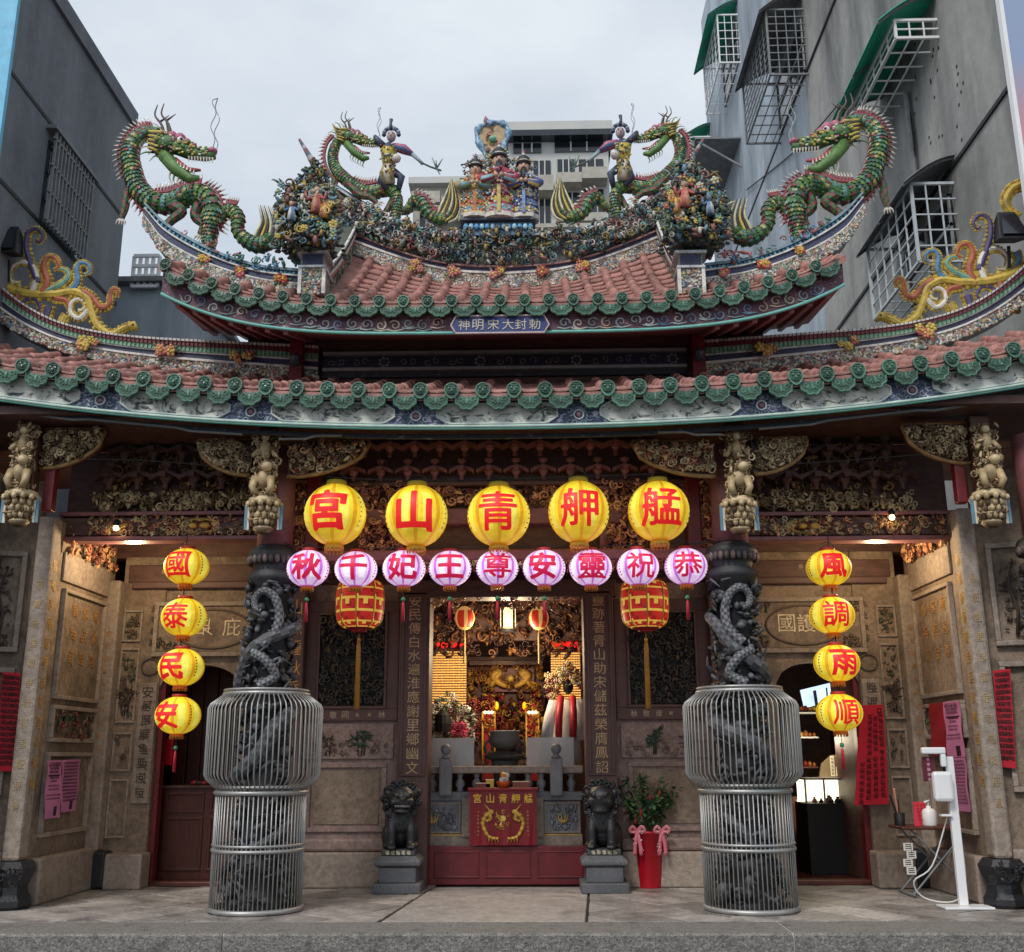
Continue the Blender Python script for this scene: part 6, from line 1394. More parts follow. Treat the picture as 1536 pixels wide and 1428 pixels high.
# big red barrel lanterns with golden tassels in front of the windows
for s, px in ((-1, 540), (1, 967)):
    Y = .95; c = py_(px, 906, Y); k = sc_at(px, 906, Y); a = 35 * k; hz = 36 * k
    root = thing('barrel_lantern', 'red checked barrel lantern with gold tassel before the ' + ('left' if s < 0 else 'right') + ' window', 'lantern', (c.x, c.y, c.z - hz), 'red barrel lanterns')
    b = MB(); prof = [(a * .62, -hz), (a * .9, -hz * .75), (a, -.2 * hz), (a, .4 * hz), (a * .92, .8 * hz), (a * .7, hz)]; P = interp([V((r, z, 0)) for r, z in prof], 30); b.lathe([(p[0], p[1]) for p in P], c, 64, H('#b8281c'), cap=False)
    for f in range(len(b.c)): i, q = divmod(f, 64); b.c[f] = H('#d9b24a') if i % 5 == 0 or (q % 8 == 0 and i % 10 < 7) or (i % 10 in (3, 4) and q % 8 in (3, 4)) else (H('#8a1c18') if (i // 2 + q // 2) % 4 == 0 else H('#b4241c'))
    b.build('shell', 'lantern_red', root, True)
    b = MB()
    for i in range(8): q = 2 * pi * i / 8; b.tube([c + V((p[0] * 1.01 * cos(q), p[0] * 1.01 * sin(q), p[1])) for p in P], .008, 5, H('#d9a840'))
    b.build('rib', 'gilt', root, True).__setitem__('kind', 'stuff')
    b = MB(); b.lathe([(a * .3, -hz * 1.16), (a * .32, -hz * 1.1), (a * .6, -hz)], c, 14, H('#a01828')); b.build('bottom_cap', 'paint', root)
    b = MB(); b.lathe([(a * .7, hz), (a * .5, hz * 1.1), (a * .1, hz * 1.15)], c, 14, H('#7a1820')); b.build('top_cap', 'paint', root)
    z0 = c.z - hz * 1.16; L = (1062 - 950) * k; b = MB(); b.tube([(c.x, c.y, z0), (c.x, c.y, z0 - .1 * L)], .004, 5, H('#b5893a')); b.ell((c.x, c.y, z0 - .1 * L), .02, H('#c99a3a'), 8, 6); b.tube([(c.x, c.y, z0 - .12 * L), (c.x, c.y, z0 - .2 * L), (c.x, c.y, z0 - L)], [.016, .024, .03], 10, H('#b5802e')); b.build('tassel', 'paint', root, True)
# bare spot lamps on the side beams
for s, px, py in ((-1, 174, 792), (1, 1338, 776)):
    c = py_(px, py, .3); root = thing('spot_lamp', 'small lit spot lamp on the ' + ('left' if s < 0 else 'right') + ' bay beam', 'lamp', (c.x, c.y, c.z - .05), 'spot lamps under the eave')
    b = MB(); b.ell(c, .028, (1, 1, 1), 10, 8); b.build('bulb', 'lamp_warm', root, True); b = MB(); b.lathe([(.03, .02), (.035, .05), (.02, .09)], c, 10); b.build('holder', 'black', root)
    l = bpy.data.lights.new('spot_lamp_light', 'POINT'); l.energy = 27; l.color = (1, .74, .42); l.shadow_soft_size = .06; o = bpy.data.objects.new('spot_lamp_light', l); COL.objects.link(o); o.parent = root; o.location = V((c.x - s * .05, .72, Zat(826, .42, px))) - V(root.location)
# ------------------------------------------------------------------ inside the hall
RI = random.Random(9)
hall = bpy.data.objects.new('hall_floor', None); 
b = MB(); b.box(-2.5, 2.5, YB + .3, 7, -.02, .02); o = b.build('hall_floor', 'paving'); o['kind'] = 'structure'
b = MB(); b.box(-4.9, -2.62, YB + .34, 5, -.02, .015); o = b.build('side_room_floor', 'paving'); o['kind'] = 'structure'
b = MB(); b.box(2.62, 4.9, YB + .34, 6.5, -.02, .015); o = b.build('shop_floor', 'wood_brown'); o['kind'] = 'structure'
for (nm, x0, x1, y0, y1, z0, z1, m) in (('inner_wall', -2.62, -2.5, YB + .4, 7, 0, 4.4, 'wood_dark'), ('inner_wall', 2.5, 2.62, YB + .4, 7, 0, 4.4, 'wood_dark'), ('inner_wall', -5, 5, 6.9, 7, 0, 4.4, 'wood_dark'), ('inner_wall', -5, -4.9, YB + .3, 7, 0, 4.4, 'wood_brown'), ('inner_wall', 4.9, 5, YB + .3, 7, 0, 4.4, 'wood_brown'), ('inner_ceiling', -5, 5, YB + .4, 7, 4.4, 4.5, 'black'), ('side_transom', -4.9, -2.5, YB + .1, YB + .3, 3.6, 4.5, 'wood_dark'), ('side_transom', 2.5, 4.9, YB + .1, YB + .3, 3.6, 4.5, 'wood_dark')):
    stone(nm, T, x0, x1, y0, y1, z0, z1, m, 0)
def at(px, py, Y): return py_(px, py, Y)
def pbox(name, mat, parent, x0, y0, x1, y1, Y, d, bev=.004, col=(.5, .5, .5), yf=0):
    p = at((x0 + x1) / 2, y1, Y); hw = abs(at(x1, y1, Y).x - at(x0, y1, Y).x) / 2; z1 = at((x0 + x1) / 2, y0, Y).z
    b = MB(); b.box(p.x - hw, p.x + hw, Y + yf, Y + d, p.z, z1, col); return b.build(name, mat, parent, bevel=bev)
# carved dark beams and hangings deep inside
bc = stone('inner_beam', T, -2.4, 2.4, 3.9, 4.05, Zat(962, 4), Zat(880, 4), 'wood_dark', 0)
b = MB(); carve(b, RI, -1.3, 1.3, Zat(985, 3.9), Zat(885, 3.9), 3.85, .12, 420, .06, [H('#3a2018'), H('#553020'), H('#6d4426'), H('#8a5a30'), H('#241410')]); b.build('beam_carving', 'gilt', bc, True)
# red threshold board
z1 = Zat(1269, 1.98); th = stone('threshold', T, -.86, .86, 1.96, 2.04, 0.0, z1, 'wood_red', .006)
for k in range(3):
    x0 = -.83 + .56 * k; frame_panel(th, x0 + .03, x0 + .52, .07, z1 - .05, 1.96, .02, .012, 'wood_red', 'threshold_moulding'); b = MB(); b.box(x0 + .05, x0 + .5, 1.955, 1.962, .09, z1 - .07); b.build('threshold_panel', 'wood_red', th)
# stone balustrade with carved panels
bs = thing('balustrade', 'grey stone balustrade with ball-topped posts and carved panels in the doorway', 'balustrade', (0, 2.15, 0))
Yb = 2.12
pbox('base_course', 'stone_pale', bs, 636, 1252, 874, 1270, Yb, .25, .006)
for (a, c) in ((640, 692), (816, 872)):
    p_ = pbox('carved_panel', 'stone_grey', bs, a, 1202, c, 1251, Yb, .12, .006)
    x0, x1 = at(a, 1225, Yb).x, at(c, 1225, Yb).x; za, zb_ = Zat(1247, Yb), Zat(1207, Yb)
    frame_panel(p_, x0 + .01, x1 - .01, za - .02, zb_ + .02, Yb, .018, .012, 'stone_pale')
    b = MB(); carve(b, RI, x0 + .06, x1 - .06, za + .03, zb_ - .02, Yb - .004, .02, 46, .035, [H('#7d8084'), H('#66696e'), H('#8f9296')]); b.build('panel_carving', 'stone_attr', p_, True)
    xf = (x0 + .07) if a < 700 else (x0 + x1) / 2; b = MB()
    for q in range(4): b.tube(interp([(xf, Yb - .03, (za + zb_) / 2 - .05), (xf + .05 * cos(q * .7 + .4), Yb - .03, (za + zb_) / 2 - .02), (xf + .06 * cos(q * .8 + .2), Yb - .03, (za + zb_) / 2 + .05)], 6), [.014, .013, .012, .01, .008, .005, .003], 5, H('#c9a24a'))
    b.build('gilt_lotus_carving', 'gilt', p_, True)
    b = MB(); b.box(x0, x1, Yb - .006, Yb, za - .045, za - .03, H('#c9a24a')); b.build('gilt_line', 'gilt', p_)
for (a, c) in ((692, 706), (802, 816)): pbox('pier_block', 'stone_pale', bs, a, 1196, c, 1256, Yb - .03, .2, .008)
pbox('middle_rail', 'stone_grey', bs, 638, 1188, 874, 1201, Yb, .16, .01); pbox('top_rail', 'stone_pale', bs, 636, 1149, 875, 1160, Yb - .02, .2, .015)
for px in (648, 690, 715, 792, 812, 857):
    c = at(px, 1188, Yb + .06); h = Zat(1160, Yb + .06) - c.z; b = MB(); b.lathe([(.04, 0), (.04, .1 * h), (.025, .15 * h), (.055, .4 * h), (.05, .55 * h), (.022, .75 * h), (.035, .85 * h), (.04, h)], c, 12); b.build('baluster', 'stone_grey', bs, True)
for px in (668, 835):
    c = at(px, 1194, Yb - .08); k = sc_at(px, 1150, Yb); zt = Zat(1137, Yb - .08); b = MB(); w = 9.5 * k; b.box(c.x - w, c.x + w, Yb - .12, Yb - .02, c.z, zt); po = b.build('post', 'stone_grey', bs, bevel=.02)
    b = MB(); b.lathe([(w * .9, 0), (w * .5, .03), (w * .4, .045)], (c.x, Yb - .07, zt), 12); b.ell((c.x, Yb - .07, zt + .045 + 7 * k), 8 * k, (.5, .5, .5), 14, 10); b.build('ball', 'stone_grey', po, True)
# offering table with the red embroidered cloth
ot = thing('offering_table', 'small table draped with a red cloth embroidered with two gold dragons', 'table', at(754, 1268, 1.9))
Yt = 1.9; x0, x1 = at(704, 1225, Yt).x, at(805, 1225, Yt).x; zt, zb_ = Zat(1186, Yt), Zat(1268, Yt)
b = MB(); n = 16; vs = []; fs = []
for i in range(n + 1):
    x = lerp(x0, x1, i / n)
    for j, z in enumerate((zt, lerp(zt, zb_, .5), zb_)): vs.append((x, Yt + (.008 * sin(i * 1.3) * j), z))
for i in range(n):
    for j in range(2): a = 3 * i + j; fs.append((a + 1, a + 4, a + 3, a))
m = len(vs); vs += [(v[0], v[1] + .012, v[2]) for v in vs]; fs += [tuple(q + m for q in f[::-1]) for f in fs]
b.add(vs, fs, H('#7e0f1c')); cl = b.build('cloth', 'paint', ot)
b = MB(); b.box(x0 - .02, x1 + .02, Yt - .02, Yt + .2, zt, zt + .03, H('#8a1420')); b.build('table_top', 'paint', ot, bevel=.008)
for i, ch in enumerate('宮山青舺艋'): b = MB(); write(b, ch, (lerp(x0, x1, (.12, .31, .5, .69, .88)[i]), Yt - .012, zt - .08), (1, 0, 0), (0, 0, 1), .095, H('#d8a83c'), .02, .003); b.build('character', 'gilt', cl)
b = MB(); cx = (x0 + x1) / 2; zc2 = lerp(zt, zb_, .6)
for s in (-1, 1):
    P = interp([(cx + s * .05, Yt - .012, zc2 - .16), (cx + s * .16, Yt - .012, zc2 - .13), (cx + s * .22, Yt - .012, zc2), (cx + s * .17, Yt - .012, zc2 + .1), (cx + s * .13, Yt - .012, zc2 + .05), (cx + s * .19, Yt - .012, zc2 + .02)], 26); b.tube(P, [.012 + .012 * sin(pi * i / 26) for i in range(27)], 6, cfun=lambda i, q: (H('#d8b04a'), H('#b5862c'))[i % 2])
    for i in range(2, 25, 2): b.tube([P[i], P[i] + V((s * .03, -.002, .02))], [.006, .002], 4, H('#e0c060'))
    b.ell((cx + s * .13, Yt - .014, zc2 + .12), (.035, .01, .028), H('#d8b04a'), 8, 5); b.tube([(cx + s * .14, Yt - .014, zc2 + .13), (cx + s * .2, Yt - .014, zc2 + .2)], [.01, .002], 5, H('#e0c060'))
    for q in range(4): b.tube([(cx + s * (.06 + .03 * q), Yt - .012, zc2 - .14), (cx + s * (.05 + .035 * q), Yt - .012, zc2 - .2)], [.01, .003], 4, H('#c99a3a'))
b.ell((cx, Yt - .014, zc2 + .05), (.035, .01, .035), H('#e0c060'), 10, 6); carve(b, RI, cx - .08, cx + .08, zc2 - .06, zc2 + .12, Yt - .01, .003, 22, .022, [H('#d8b04a'), H('#b5862c'), H('#e6cf80')])
for s in (-1, 1):
    for i in range(7): write(b, '~', (cx + s * .27, Yt - .006, zc2 + .12 - .04 * i), (1, 0, 0), (0, 0, 1), .022, H('#c9a24a'), 0, .001)
b.build('dragon_embroidery_relief', 'gilt', cl, True)
# offerings on the table
for i, (px, w, h, col, lab) in enumerate(((725, 22, 6, '#7a3a2a', 'brown offering box at the left of the red table'), (735, 12, 11, '#c9a62c', 'yellow offering packet beside the brown box on the table'), (782, 26, 8, '#8a4a32', 'flat brown offering box at the right of the red table'))):
    p = at(px, 1186, Yt + .12); k = sc_at(px, 1186, Yt); zt2 = zt + .03; b = MB(); b.box(p.x - w * k / 2, p.x + w * k / 2, Yt + .06, Yt + .16, zt2, zt2 + h * k, H(col)); b.box(p.x - w * k / 2 - .004, p.x + w * k / 2 + .004, Yt + .055, Yt + .165, zt2 + h * k, zt2 + h * k + .008, H('#d8cfa8')); tag(b.build('offering_box', 'paint', bevel=.003), lab, 'box', 'offerings on the red table')
p = at(755, 1186, Yt + .1); k = sc_at(755, 1180, Yt); b = MB(); b.lathe([(8 * k, 0), (10 * k, 6 * k), (11 * k, 9 * k)], (p.x, Yt + .1, zt + .03), 14, H('#c9581c')); ob = thing('fruit_bowl', 'orange bowl of wrapped fruit in the middle of the red table', 'bowl', (p.x, Yt + .1, zt + .03)); b.build('bowl', 'paint', ob, True)
b = MB()
for i in range(14): q = RI.uniform(0, 6.28); r = RI.uniform(0, 7) * k; b.ell((p.x + r * cos(q), Yt + .1 + r * sin(q), zt + .03 + RI.uniform(10, 20) * k), 4 * k, RI.choice([H('#d9d6d0'), H('#c9c4bc'), H('#d98a2c')]), 7, 5)
b.build('fruit_carving', 'paint', ob, True)
# clear screens on the rail
m = pm('screen', '#c9cccc', .25, var=.06, bump=0); m.node_tree.nodes['Principled BSDF'].inputs['Alpha'].default_value = .62
for s, (x0, x1, y0) in ((-1, (640, 711, 1107)), (1, (790, 861, 1106))):
    o = pbox('acrylic_screen', 'screen', None, x0, y0, x1, 1150, Yb + .2, .012, .0); tag(o, 'translucent grey acrylic screen standing on the ' + ('left' if s < 0 else 'right') + ' of the balustrade', 'screen', 'acrylic screens')
# incense burner
Yi = 2.75; cen = thing('incense_burner', 'dark stone incense burner bowl on a carved stand behind the balustrade', 'incense burner', at(757, 1190, Yi)); k = sc_at(757, 1100, Yi); c = at(757, 1150, Yi)
b = MB(); b.lathe([(24 * k, -1.2), (26 * k, -1.0), (18 * k, -.9), (16 * k, -.2), (20 * k, 0), (30 * k, 5 * k), (31 * k, 8 * k), (22 * k, 10 * k), (16 * k, 14 * k)], (c.x, Yi, c.z + 8 * k), 18, H('#4a4a4c')); carve(b, RI, c.x - 20 * k, c.x + 20 * k, c.z - 40 * k, c.z + 8 * k, Yi - 17 * k, .03, 30, .03, GREYC); b.build('stand', 'stone_attr', cen)
b = MB(); b.lathe([(10 * k, 24 * k), (18 * k, 30 * k), (24 * k, 40 * k), (21 * k, 48 * k), (24 * k, 51 * k), (22 * k, 52 * k), (18 * k, 49 * k)], (c.x, Yi, c.z), 20, H('#6d6b6b')); b.build('bowl', 'stone_attr', cen, True)
for s in (-1, 1): b = MB(); b.tube(ring_pts((c.x + s * 24 * k, Yi, c.z + 28 * k), 6 * k, 9 * k, 12), 2.4 * k, 6, H('#4a4a4c'), False); carve(b, RI, c.x + s * 26 * k - .03, c.x + s * 26 * k + .03, c.z, c.z + 22 * k, Yi - .02, .02, 8, .03, GREYC + [H('#b59a62')]); b.build('handle', 'stone_attr', cen, True)
b = MB()
for i in range(16): x = c.x + RI.uniform(-14, 14) * k; b.tube([(x, Yi + RI.uniform(-.05, .05), c.z + 46 * k), (x + RI.uniform(-.02, .02), Yi, c.z + RI.uniform(58, 70) * k)], .003, 4, H('#8a3a2a'))
b.build('incense_sticks', 'paint', cen).__setitem__('kind', 'stuff')
# two towers of prayer lights
emis('prayer_light', '#e6b866', .55, var=.35, vs=40)
for s, (x0, x1, y0, y1) in ((-1, (648, 700, 976, 1060)), (1, (827, 870, 978, 1060))):
    Yp = 4.1; a = at(x0, y1, Yp); c = at(x1, y0, Yp); tw = thing('prayer_light_tower', 'tower of glowing amber prayer lights on the ' + ('left' if s < 0 else 'right') + ' of the altar', 'light tower', ((a.x + c.x) / 2, Yp, a.z - .6), 'prayer light towers')
    b = MB(); b.box(a.x, c.x, Yp + .03, Yp + .25, a.z - .6, c.z, H('#5a3018')); b.build('cabinet', 'paint', tw)
    n = 22
    for i in range(n):
        z = lerp(a.z, c.z, (i + .5) / n); h = (c.z - a.z) / n
        b = MB()
        for q in range(12): xx = lerp(a.x, c.x, (q + .5) / 12); b.box(xx - (c.x - a.x) / 12 * .42, xx + (c.x - a.x) / 12 * .42, Yp - .02 - .02 * (q % 2), Yp + .03, z - h * .22, z + h * .22)
        b.build('lamp_row', 'prayer_light', tw)
    emis('red_glow', '#e0241c', .9) if 'red_glow' not in MATS else None
    for i in range(4): p = at(lerp(x0, x1, (.12, .36, .62, .9)[i]), 966 + (i % 2) * 2, Yp + .1); b = MB(); b.ell(p, 5.5 * sc_at(660, 966, Yp), (1, 0, 0), 10, 8); b.lathe([(.02, .06), (.01, .09)], p, 6); b.build('red_lamp', 'red_glow', tw, True)
    b = MB(); b.box(a.x - .02, c.x + .02, Yp, Yp + .25, c.z + .002, c.z + .03); b.build('cornice', 'wood_red', tw)
# back altar with gilded dragons
al = thing('altar_table', 'gilded altar table with paired dragons deep in the hall', 'altar', at(758, 1110, 4.8)); Ya = 4.8
pbox('back_board', 'wood_dark', al, 700, 985, 818, 1150, Ya + .1, .1, .0); pbox('top', 'wood_brown', al, 703, 990, 815, 998, Ya - .1, .3, .01); pbox('panel', 'wood_red', al, 735, 1002, 802, 1038, Ya - .02, .1, .005)
b = MB(); carve(b, RI, at(704, 1020, Ya).x, at(814, 1020, Ya).x, Zat(1036, Ya), Zat(1000, Ya), Ya - .04, .06, 120, .05, [H('#8a5a24'), H('#b5862c'), H('#6d3a1c')])
for s in (-1, 1):
    P = interp([at(766 + s * 6, 1030, Ya - .1), at(766 + s * 18, 1024, Ya - .1), at(766 + s * 26, 1014, Ya - .1), at(766 + s * 16, 1008, Ya - .1), at(766 + s * 30, 1030, Ya - .1)], 16); b.tube(P, [.03 + .02 * sin(pi * i / 16) for i in range(17)], 6, H('#e0b04a'))
b.ell(at(766, 1018, Ya - .12), .05, H('#e0c060'), 10, 7); b.build('gilt_carving', 'gilt', al, True)
b = MB(); carve(b, RI, at(704, 1060, Ya).x, at(814, 1060, Ya).x, Zat(1120, Ya), Zat(1042, Ya), Ya, .2, 240, .06, [H('#5a2a18'), H('#8a5a24'), H('#9a2a20'), H('#3a1a14'), H('#c99a3a')], mix=(.3, .3, .4)); b.build('altar_figures_carving', 'gilt', al, True)
emis('bulb', '#ffd9a0', 3.0, var=0)
for s, px in ((-1, 733), (1, 799)):
    Yl = 3.7; c = at(px, 1110, Yl); k = sc_at(px, 1080, Yl); r = thing('lotus_lamp', 'red and gold altar lamp pillar standing ' + ('left' if s < 0 else 'right') + ' of the burner', 'lamp', (c.x, Yl, c.z - .5), 'altar lamp pillars')
    b = MB(); b.box(c.x - 9 * k, c.x + 9 * k, Yl, Yl + 18 * k, c.z - .5, c.z + 40 * k, H('#8a1f1c')); b.build('pillar', 'paint', r)
    b = MB(); 
    for xx in (-9, 9): b.tube([(c.x + xx * k, Yl - .01, c.z - .5), (c.x + xx * k, Yl - .01, c.z + 42 * k)], 1.6 * k, 6, H('#c99a3a'))
    carve(b, RI, c.x - 9 * k, c.x + 9 * k, c.z + 2 * k, c.z + 60 * k, Yl - .01, .04, 46, 3.4 * k, [H('#c99a3a'), H('#b5322a'), H('#8a5a24')]); b.build('gilt_carving', 'gilt', r, True)
    for xx in (-5, 0, 5): b = MB(); b.ell((c.x + xx * k, Yl - .04, c.z + 40 * k), 2.4 * k, (1, 1, 1), 8, 6); b.build('bulb', 'bulb', r, True)
    b = MB(); b.ell((c.x - s * 12 * k, Yl, c.z + 50 * k), (3 * k, 3 * k, 6 * k), (1, .3, 0), 8, 6); b.build('flame_lamp', 'lamp_soft', r, True)
# the flower-decked shrine on the left
def blooms(name, root, x0, x1, f0, f1, Y, n, cols, size):
    b = MB()
    for i in range(n):
        px = RI.uniform(x0, x1); y = lerp(f0(px), f1(px), RI.random()); p = at(px, y, Y + RI.uniform(-.15, .1)); c = RI.choice(cols); s = size * RI.uniform(.6, 1.3)
        for q in range(4): a = q * 1.6 + RI.random(); b.ell(p + V((cos(a) * s * .6, 0, sin(a) * s * .6)), (s * .5, s * .3, s * .4), c, 5, 3)
    return b.build(name, 'paint', root, True, kind='stuff')
fs_ = thing('flower_shrine', 'white and pink flower mound around a dark niche left in the hall', 'shrine', at(672, 1150, 3.2))
blooms('flowers', fs_, 642, 712, lambda x: 1036 + abs(x - 672) * .9, lambda x: 1110, 3.2, 420, [H('#dcd6c8'), H('#c9c2a8'), H('#7d8a6a'), H('#4a5a3a'), H('#8a3a44'), H('#e6e2da'), H('#2f3f2a')], .03)
b = MB(); p = at(664, 1098, 3.02); b.lathe([(.09, 0), (.1, .1), (.09, .2), (.03, .26)], p, 12); b.build('niche', 'black', fs_); blooms('pink_blossom', fs_, 678, 700, lambda x: 1086, lambda x: 1108, 2.98, 50, [H('#c23a5a'), H('#d9607a'), H('#a82a44')], .03); blooms('red_drape', fs_, 700, 718, lambda x: 1050, lambda x: 1110, 3.3, 70, [H('#7a1c20'), H('#4a1418')], .035)
# white-robed deity on the right
wd_ = thing('robed_deity', 'black-faced deity figure in white robe and red sashes right in the hall', 'statue', at(845, 1160, 3.1)); Yw = 3.1; k = sc_at(848, 1070, Yw); c = at(848, 1150, Yw)
def W(px, py, d=0): return at(px, py, Yw) + V((0, d, 0))
b = MB(); b.tube([W(846, 1160), W(845, 1110), W(846, 1075), W(850, 1050)], [30 * k, 27 * k, 22 * k, 10 * k], 16, cfun=lambda i, q: (H('#dcdad6'), H('#b9bcc6'))[q % 4 == 1]); b.build('robe', 'paint', wd_, True)
for s, pts in ((-1, ((832, 1052), (826, 1078), (822, 1110))), (1, ((866, 1050), (872, 1078), (876, 1110)))): b = MB(); b.tube([W(*p, -.08) for p in pts], [9 * k, 11 * k, 12 * k], 10, cfun=lambda i, q: (H('#e0deda'), H('#c0c3cc'))[q % 2]); b.build('sleeve', 'paint', wd_, True)
for x in (838, 859): b = MB(); b.tube([W(x + (3 if x < 845 else -1), 1046, -.2), W(x, 1075, -.3), W(x - 1, 1106, -.36)], [5 * k, 5.5 * k, 5 * k], 8, H('#b01f34'), flat=1); b.build('sash', 'paint', wd_, True)
b = MB(); b.ell(W(852, 1030), (8 * k, 8 * k, 11 * k), H('#101012'), 12, 9); b.ell(W(852, 1030, -8 * k), (2 * k, 2 * k, 3 * k), H('#151518'), 6, 5)
for s in (-1, 1): b.ell(W(852 + s * 3, 1027, -7 * k), 1.1 * k, H('#d8d4c8'), 6, 4)
b.build('head', 'paint', wd_, True)
blooms('flower_crown', wd_, 832, 873, lambda x: 990 + abs(x - 851) * .9, lambda x: 1016 + abs(x - 851) * .9, Yw - .05, 190, [H('#dcd6c8'), H('#c9b26a'), H('#8a8a6a'), H('#6a5a2a'), H('#7a2a34')], .025); blooms('flower_collar', wd_, 818, 838, lambda x: 1010, lambda x: 1048, Yw + .1, 70, [H('#8a2a34'), H('#5a1c24'), H('#c9b28a')], .03)
# hanging lamps in the hall
for s, px in ((-1, 697), (1, 808)):
    Yh = 2.75; c = at(px, 927, Yh); k = sc_at(px, 927, Yh); r = thing('hall_lantern', 'small orange oval lantern with tassel hanging ' + ('left' if s < 0 else 'right') + ' inside the doorway', 'lantern', (c.x, Yh, c.z - 18 * k), 'oval lanterns inside the doorway')
    b = MB(); b.ell(c, (15 * k, 15 * k, 18 * k), H('#d98a4a'), 16, 10); 
    for f in range(len(b.c)): b.c[f] = H('#b8301c') if 30 < f < 120 and (f % 16) % 3 else H('#e0a860')
    b.build('shell', 'lantern_red', r, True); b = MB(); b.tube([c - V((0, 0, 18 * k)), c - V((0, 0, 30 * k)), c - V((0, 0, 68 * k))], [1 * k, 2 * k, 1.8 * k], 6, H('#b5a06a')); b.build('tassel', 'paint', r); b = MB(); b.tube([c + V((0, 0, 17 * k)), c + V((0, 0, 60 * k))], .4 * k, 4, H('#222222')); b.build('cord', 'paint', r)
c = at(762, 928, 3.2); k = sc_at(762, 928, 3.2); r = thing('hall_lamp', 'lit glass cylinder lamp hanging in the middle of the hall', 'lamp', c - V((0, 0, 18 * k)))
b = MB(); b.lathe([(7 * k, -16 * k), (7 * k, 16 * k)], c, 14, H('#ffd98a')); b.build('glass', 'lamp_soft', r, True); b = MB(); b.lathe([(13 * k, 16 * k), (13 * k, 20 * k)], c, 14); b.build('cap', 'black', r); b = MB(); b.lathe([(13 * k, -20 * k), (13 * k, -16 * k)], c, 14); b.build('base', 'black', r)
for q in range(6): a = q * pi / 3; bar('rod', r, c + V((11 * k * cos(a), 11 * k * sin(a), -17 * k)), c + V((11 * k * cos(a), 11 * k * sin(a), 17 * k)), .012, 'gilt')
l = bpy.data.lights.new('hall_lamp_light', 'POINT'); l.energy = 60; l.color = (1, .78, .5); l.shadow_soft_size = .2; o = bpy.data.objects.new('hall_lamp_light', l); COL.objects.link(o); o.parent = r; o.location = V((0, -.35, -.25))
# ------------------------------------------------------------------ steel guards round the dragon columns
RP = random.Random(21)
for s in (-1, 1):
    g = thing('column_guard', 'barred steel guard around the ' + ('left' if s < 0 else 'right') + ' dragon column', 'guard', (s * CX, 0, 0), 'steel column guards'); c = (s * CX, 0, 0)
    r0, r1, r2 = .41, .53, .39; zA, zB, zC, zD = 1.06, 1.17, 1.81, 1.92
    def ring(r, z, t):
        b = MB(); b.tube([(c[0] + r * cos(a), r * sin(a), z) for a in [2 * pi * i / 48 for i in range(49)]], t, 8, (.5, .5, .5), False); b.build('ring', 'steel', g, True)
    for r, z, t in ((r0, .025, .024), (r0 + .004, .53, .017), (r0 + .004, .575, .012), (r0 + .004, zA - .03, .022), (r0 + .006, zA + .02, .016), (r2, zD, .02), (r2, zD + .035, .012)): ring(r, z, t)
    lo = shared('guard_bar_low', 'steel', lambda q: q.tube([(r0, 0, .02), (r0, 0, zA)], .0062, 6), True); hi = shared('guard_bar_high', 'steel', lambda q: q.tube([(r0, 0, zA), (r1 - .02, 0, zB - .02), (r1, 0, zB + .02), (r1, 0, zC - .02), (r1 - .02, 0, zC + .02), (r2, 0, zD)], .0066, 6), True)
    for i in range(62): inst('bar', lo, Matrix.Translation(c) @ Matrix.Rotation(2 * pi * i / 62 + .03, 4, 'Z'), g)
    for i in range(64): inst('bar', hi, Matrix.Translation(c) @ Matrix.Rotation(2 * pi * i / 64, 4, 'Z'), g)
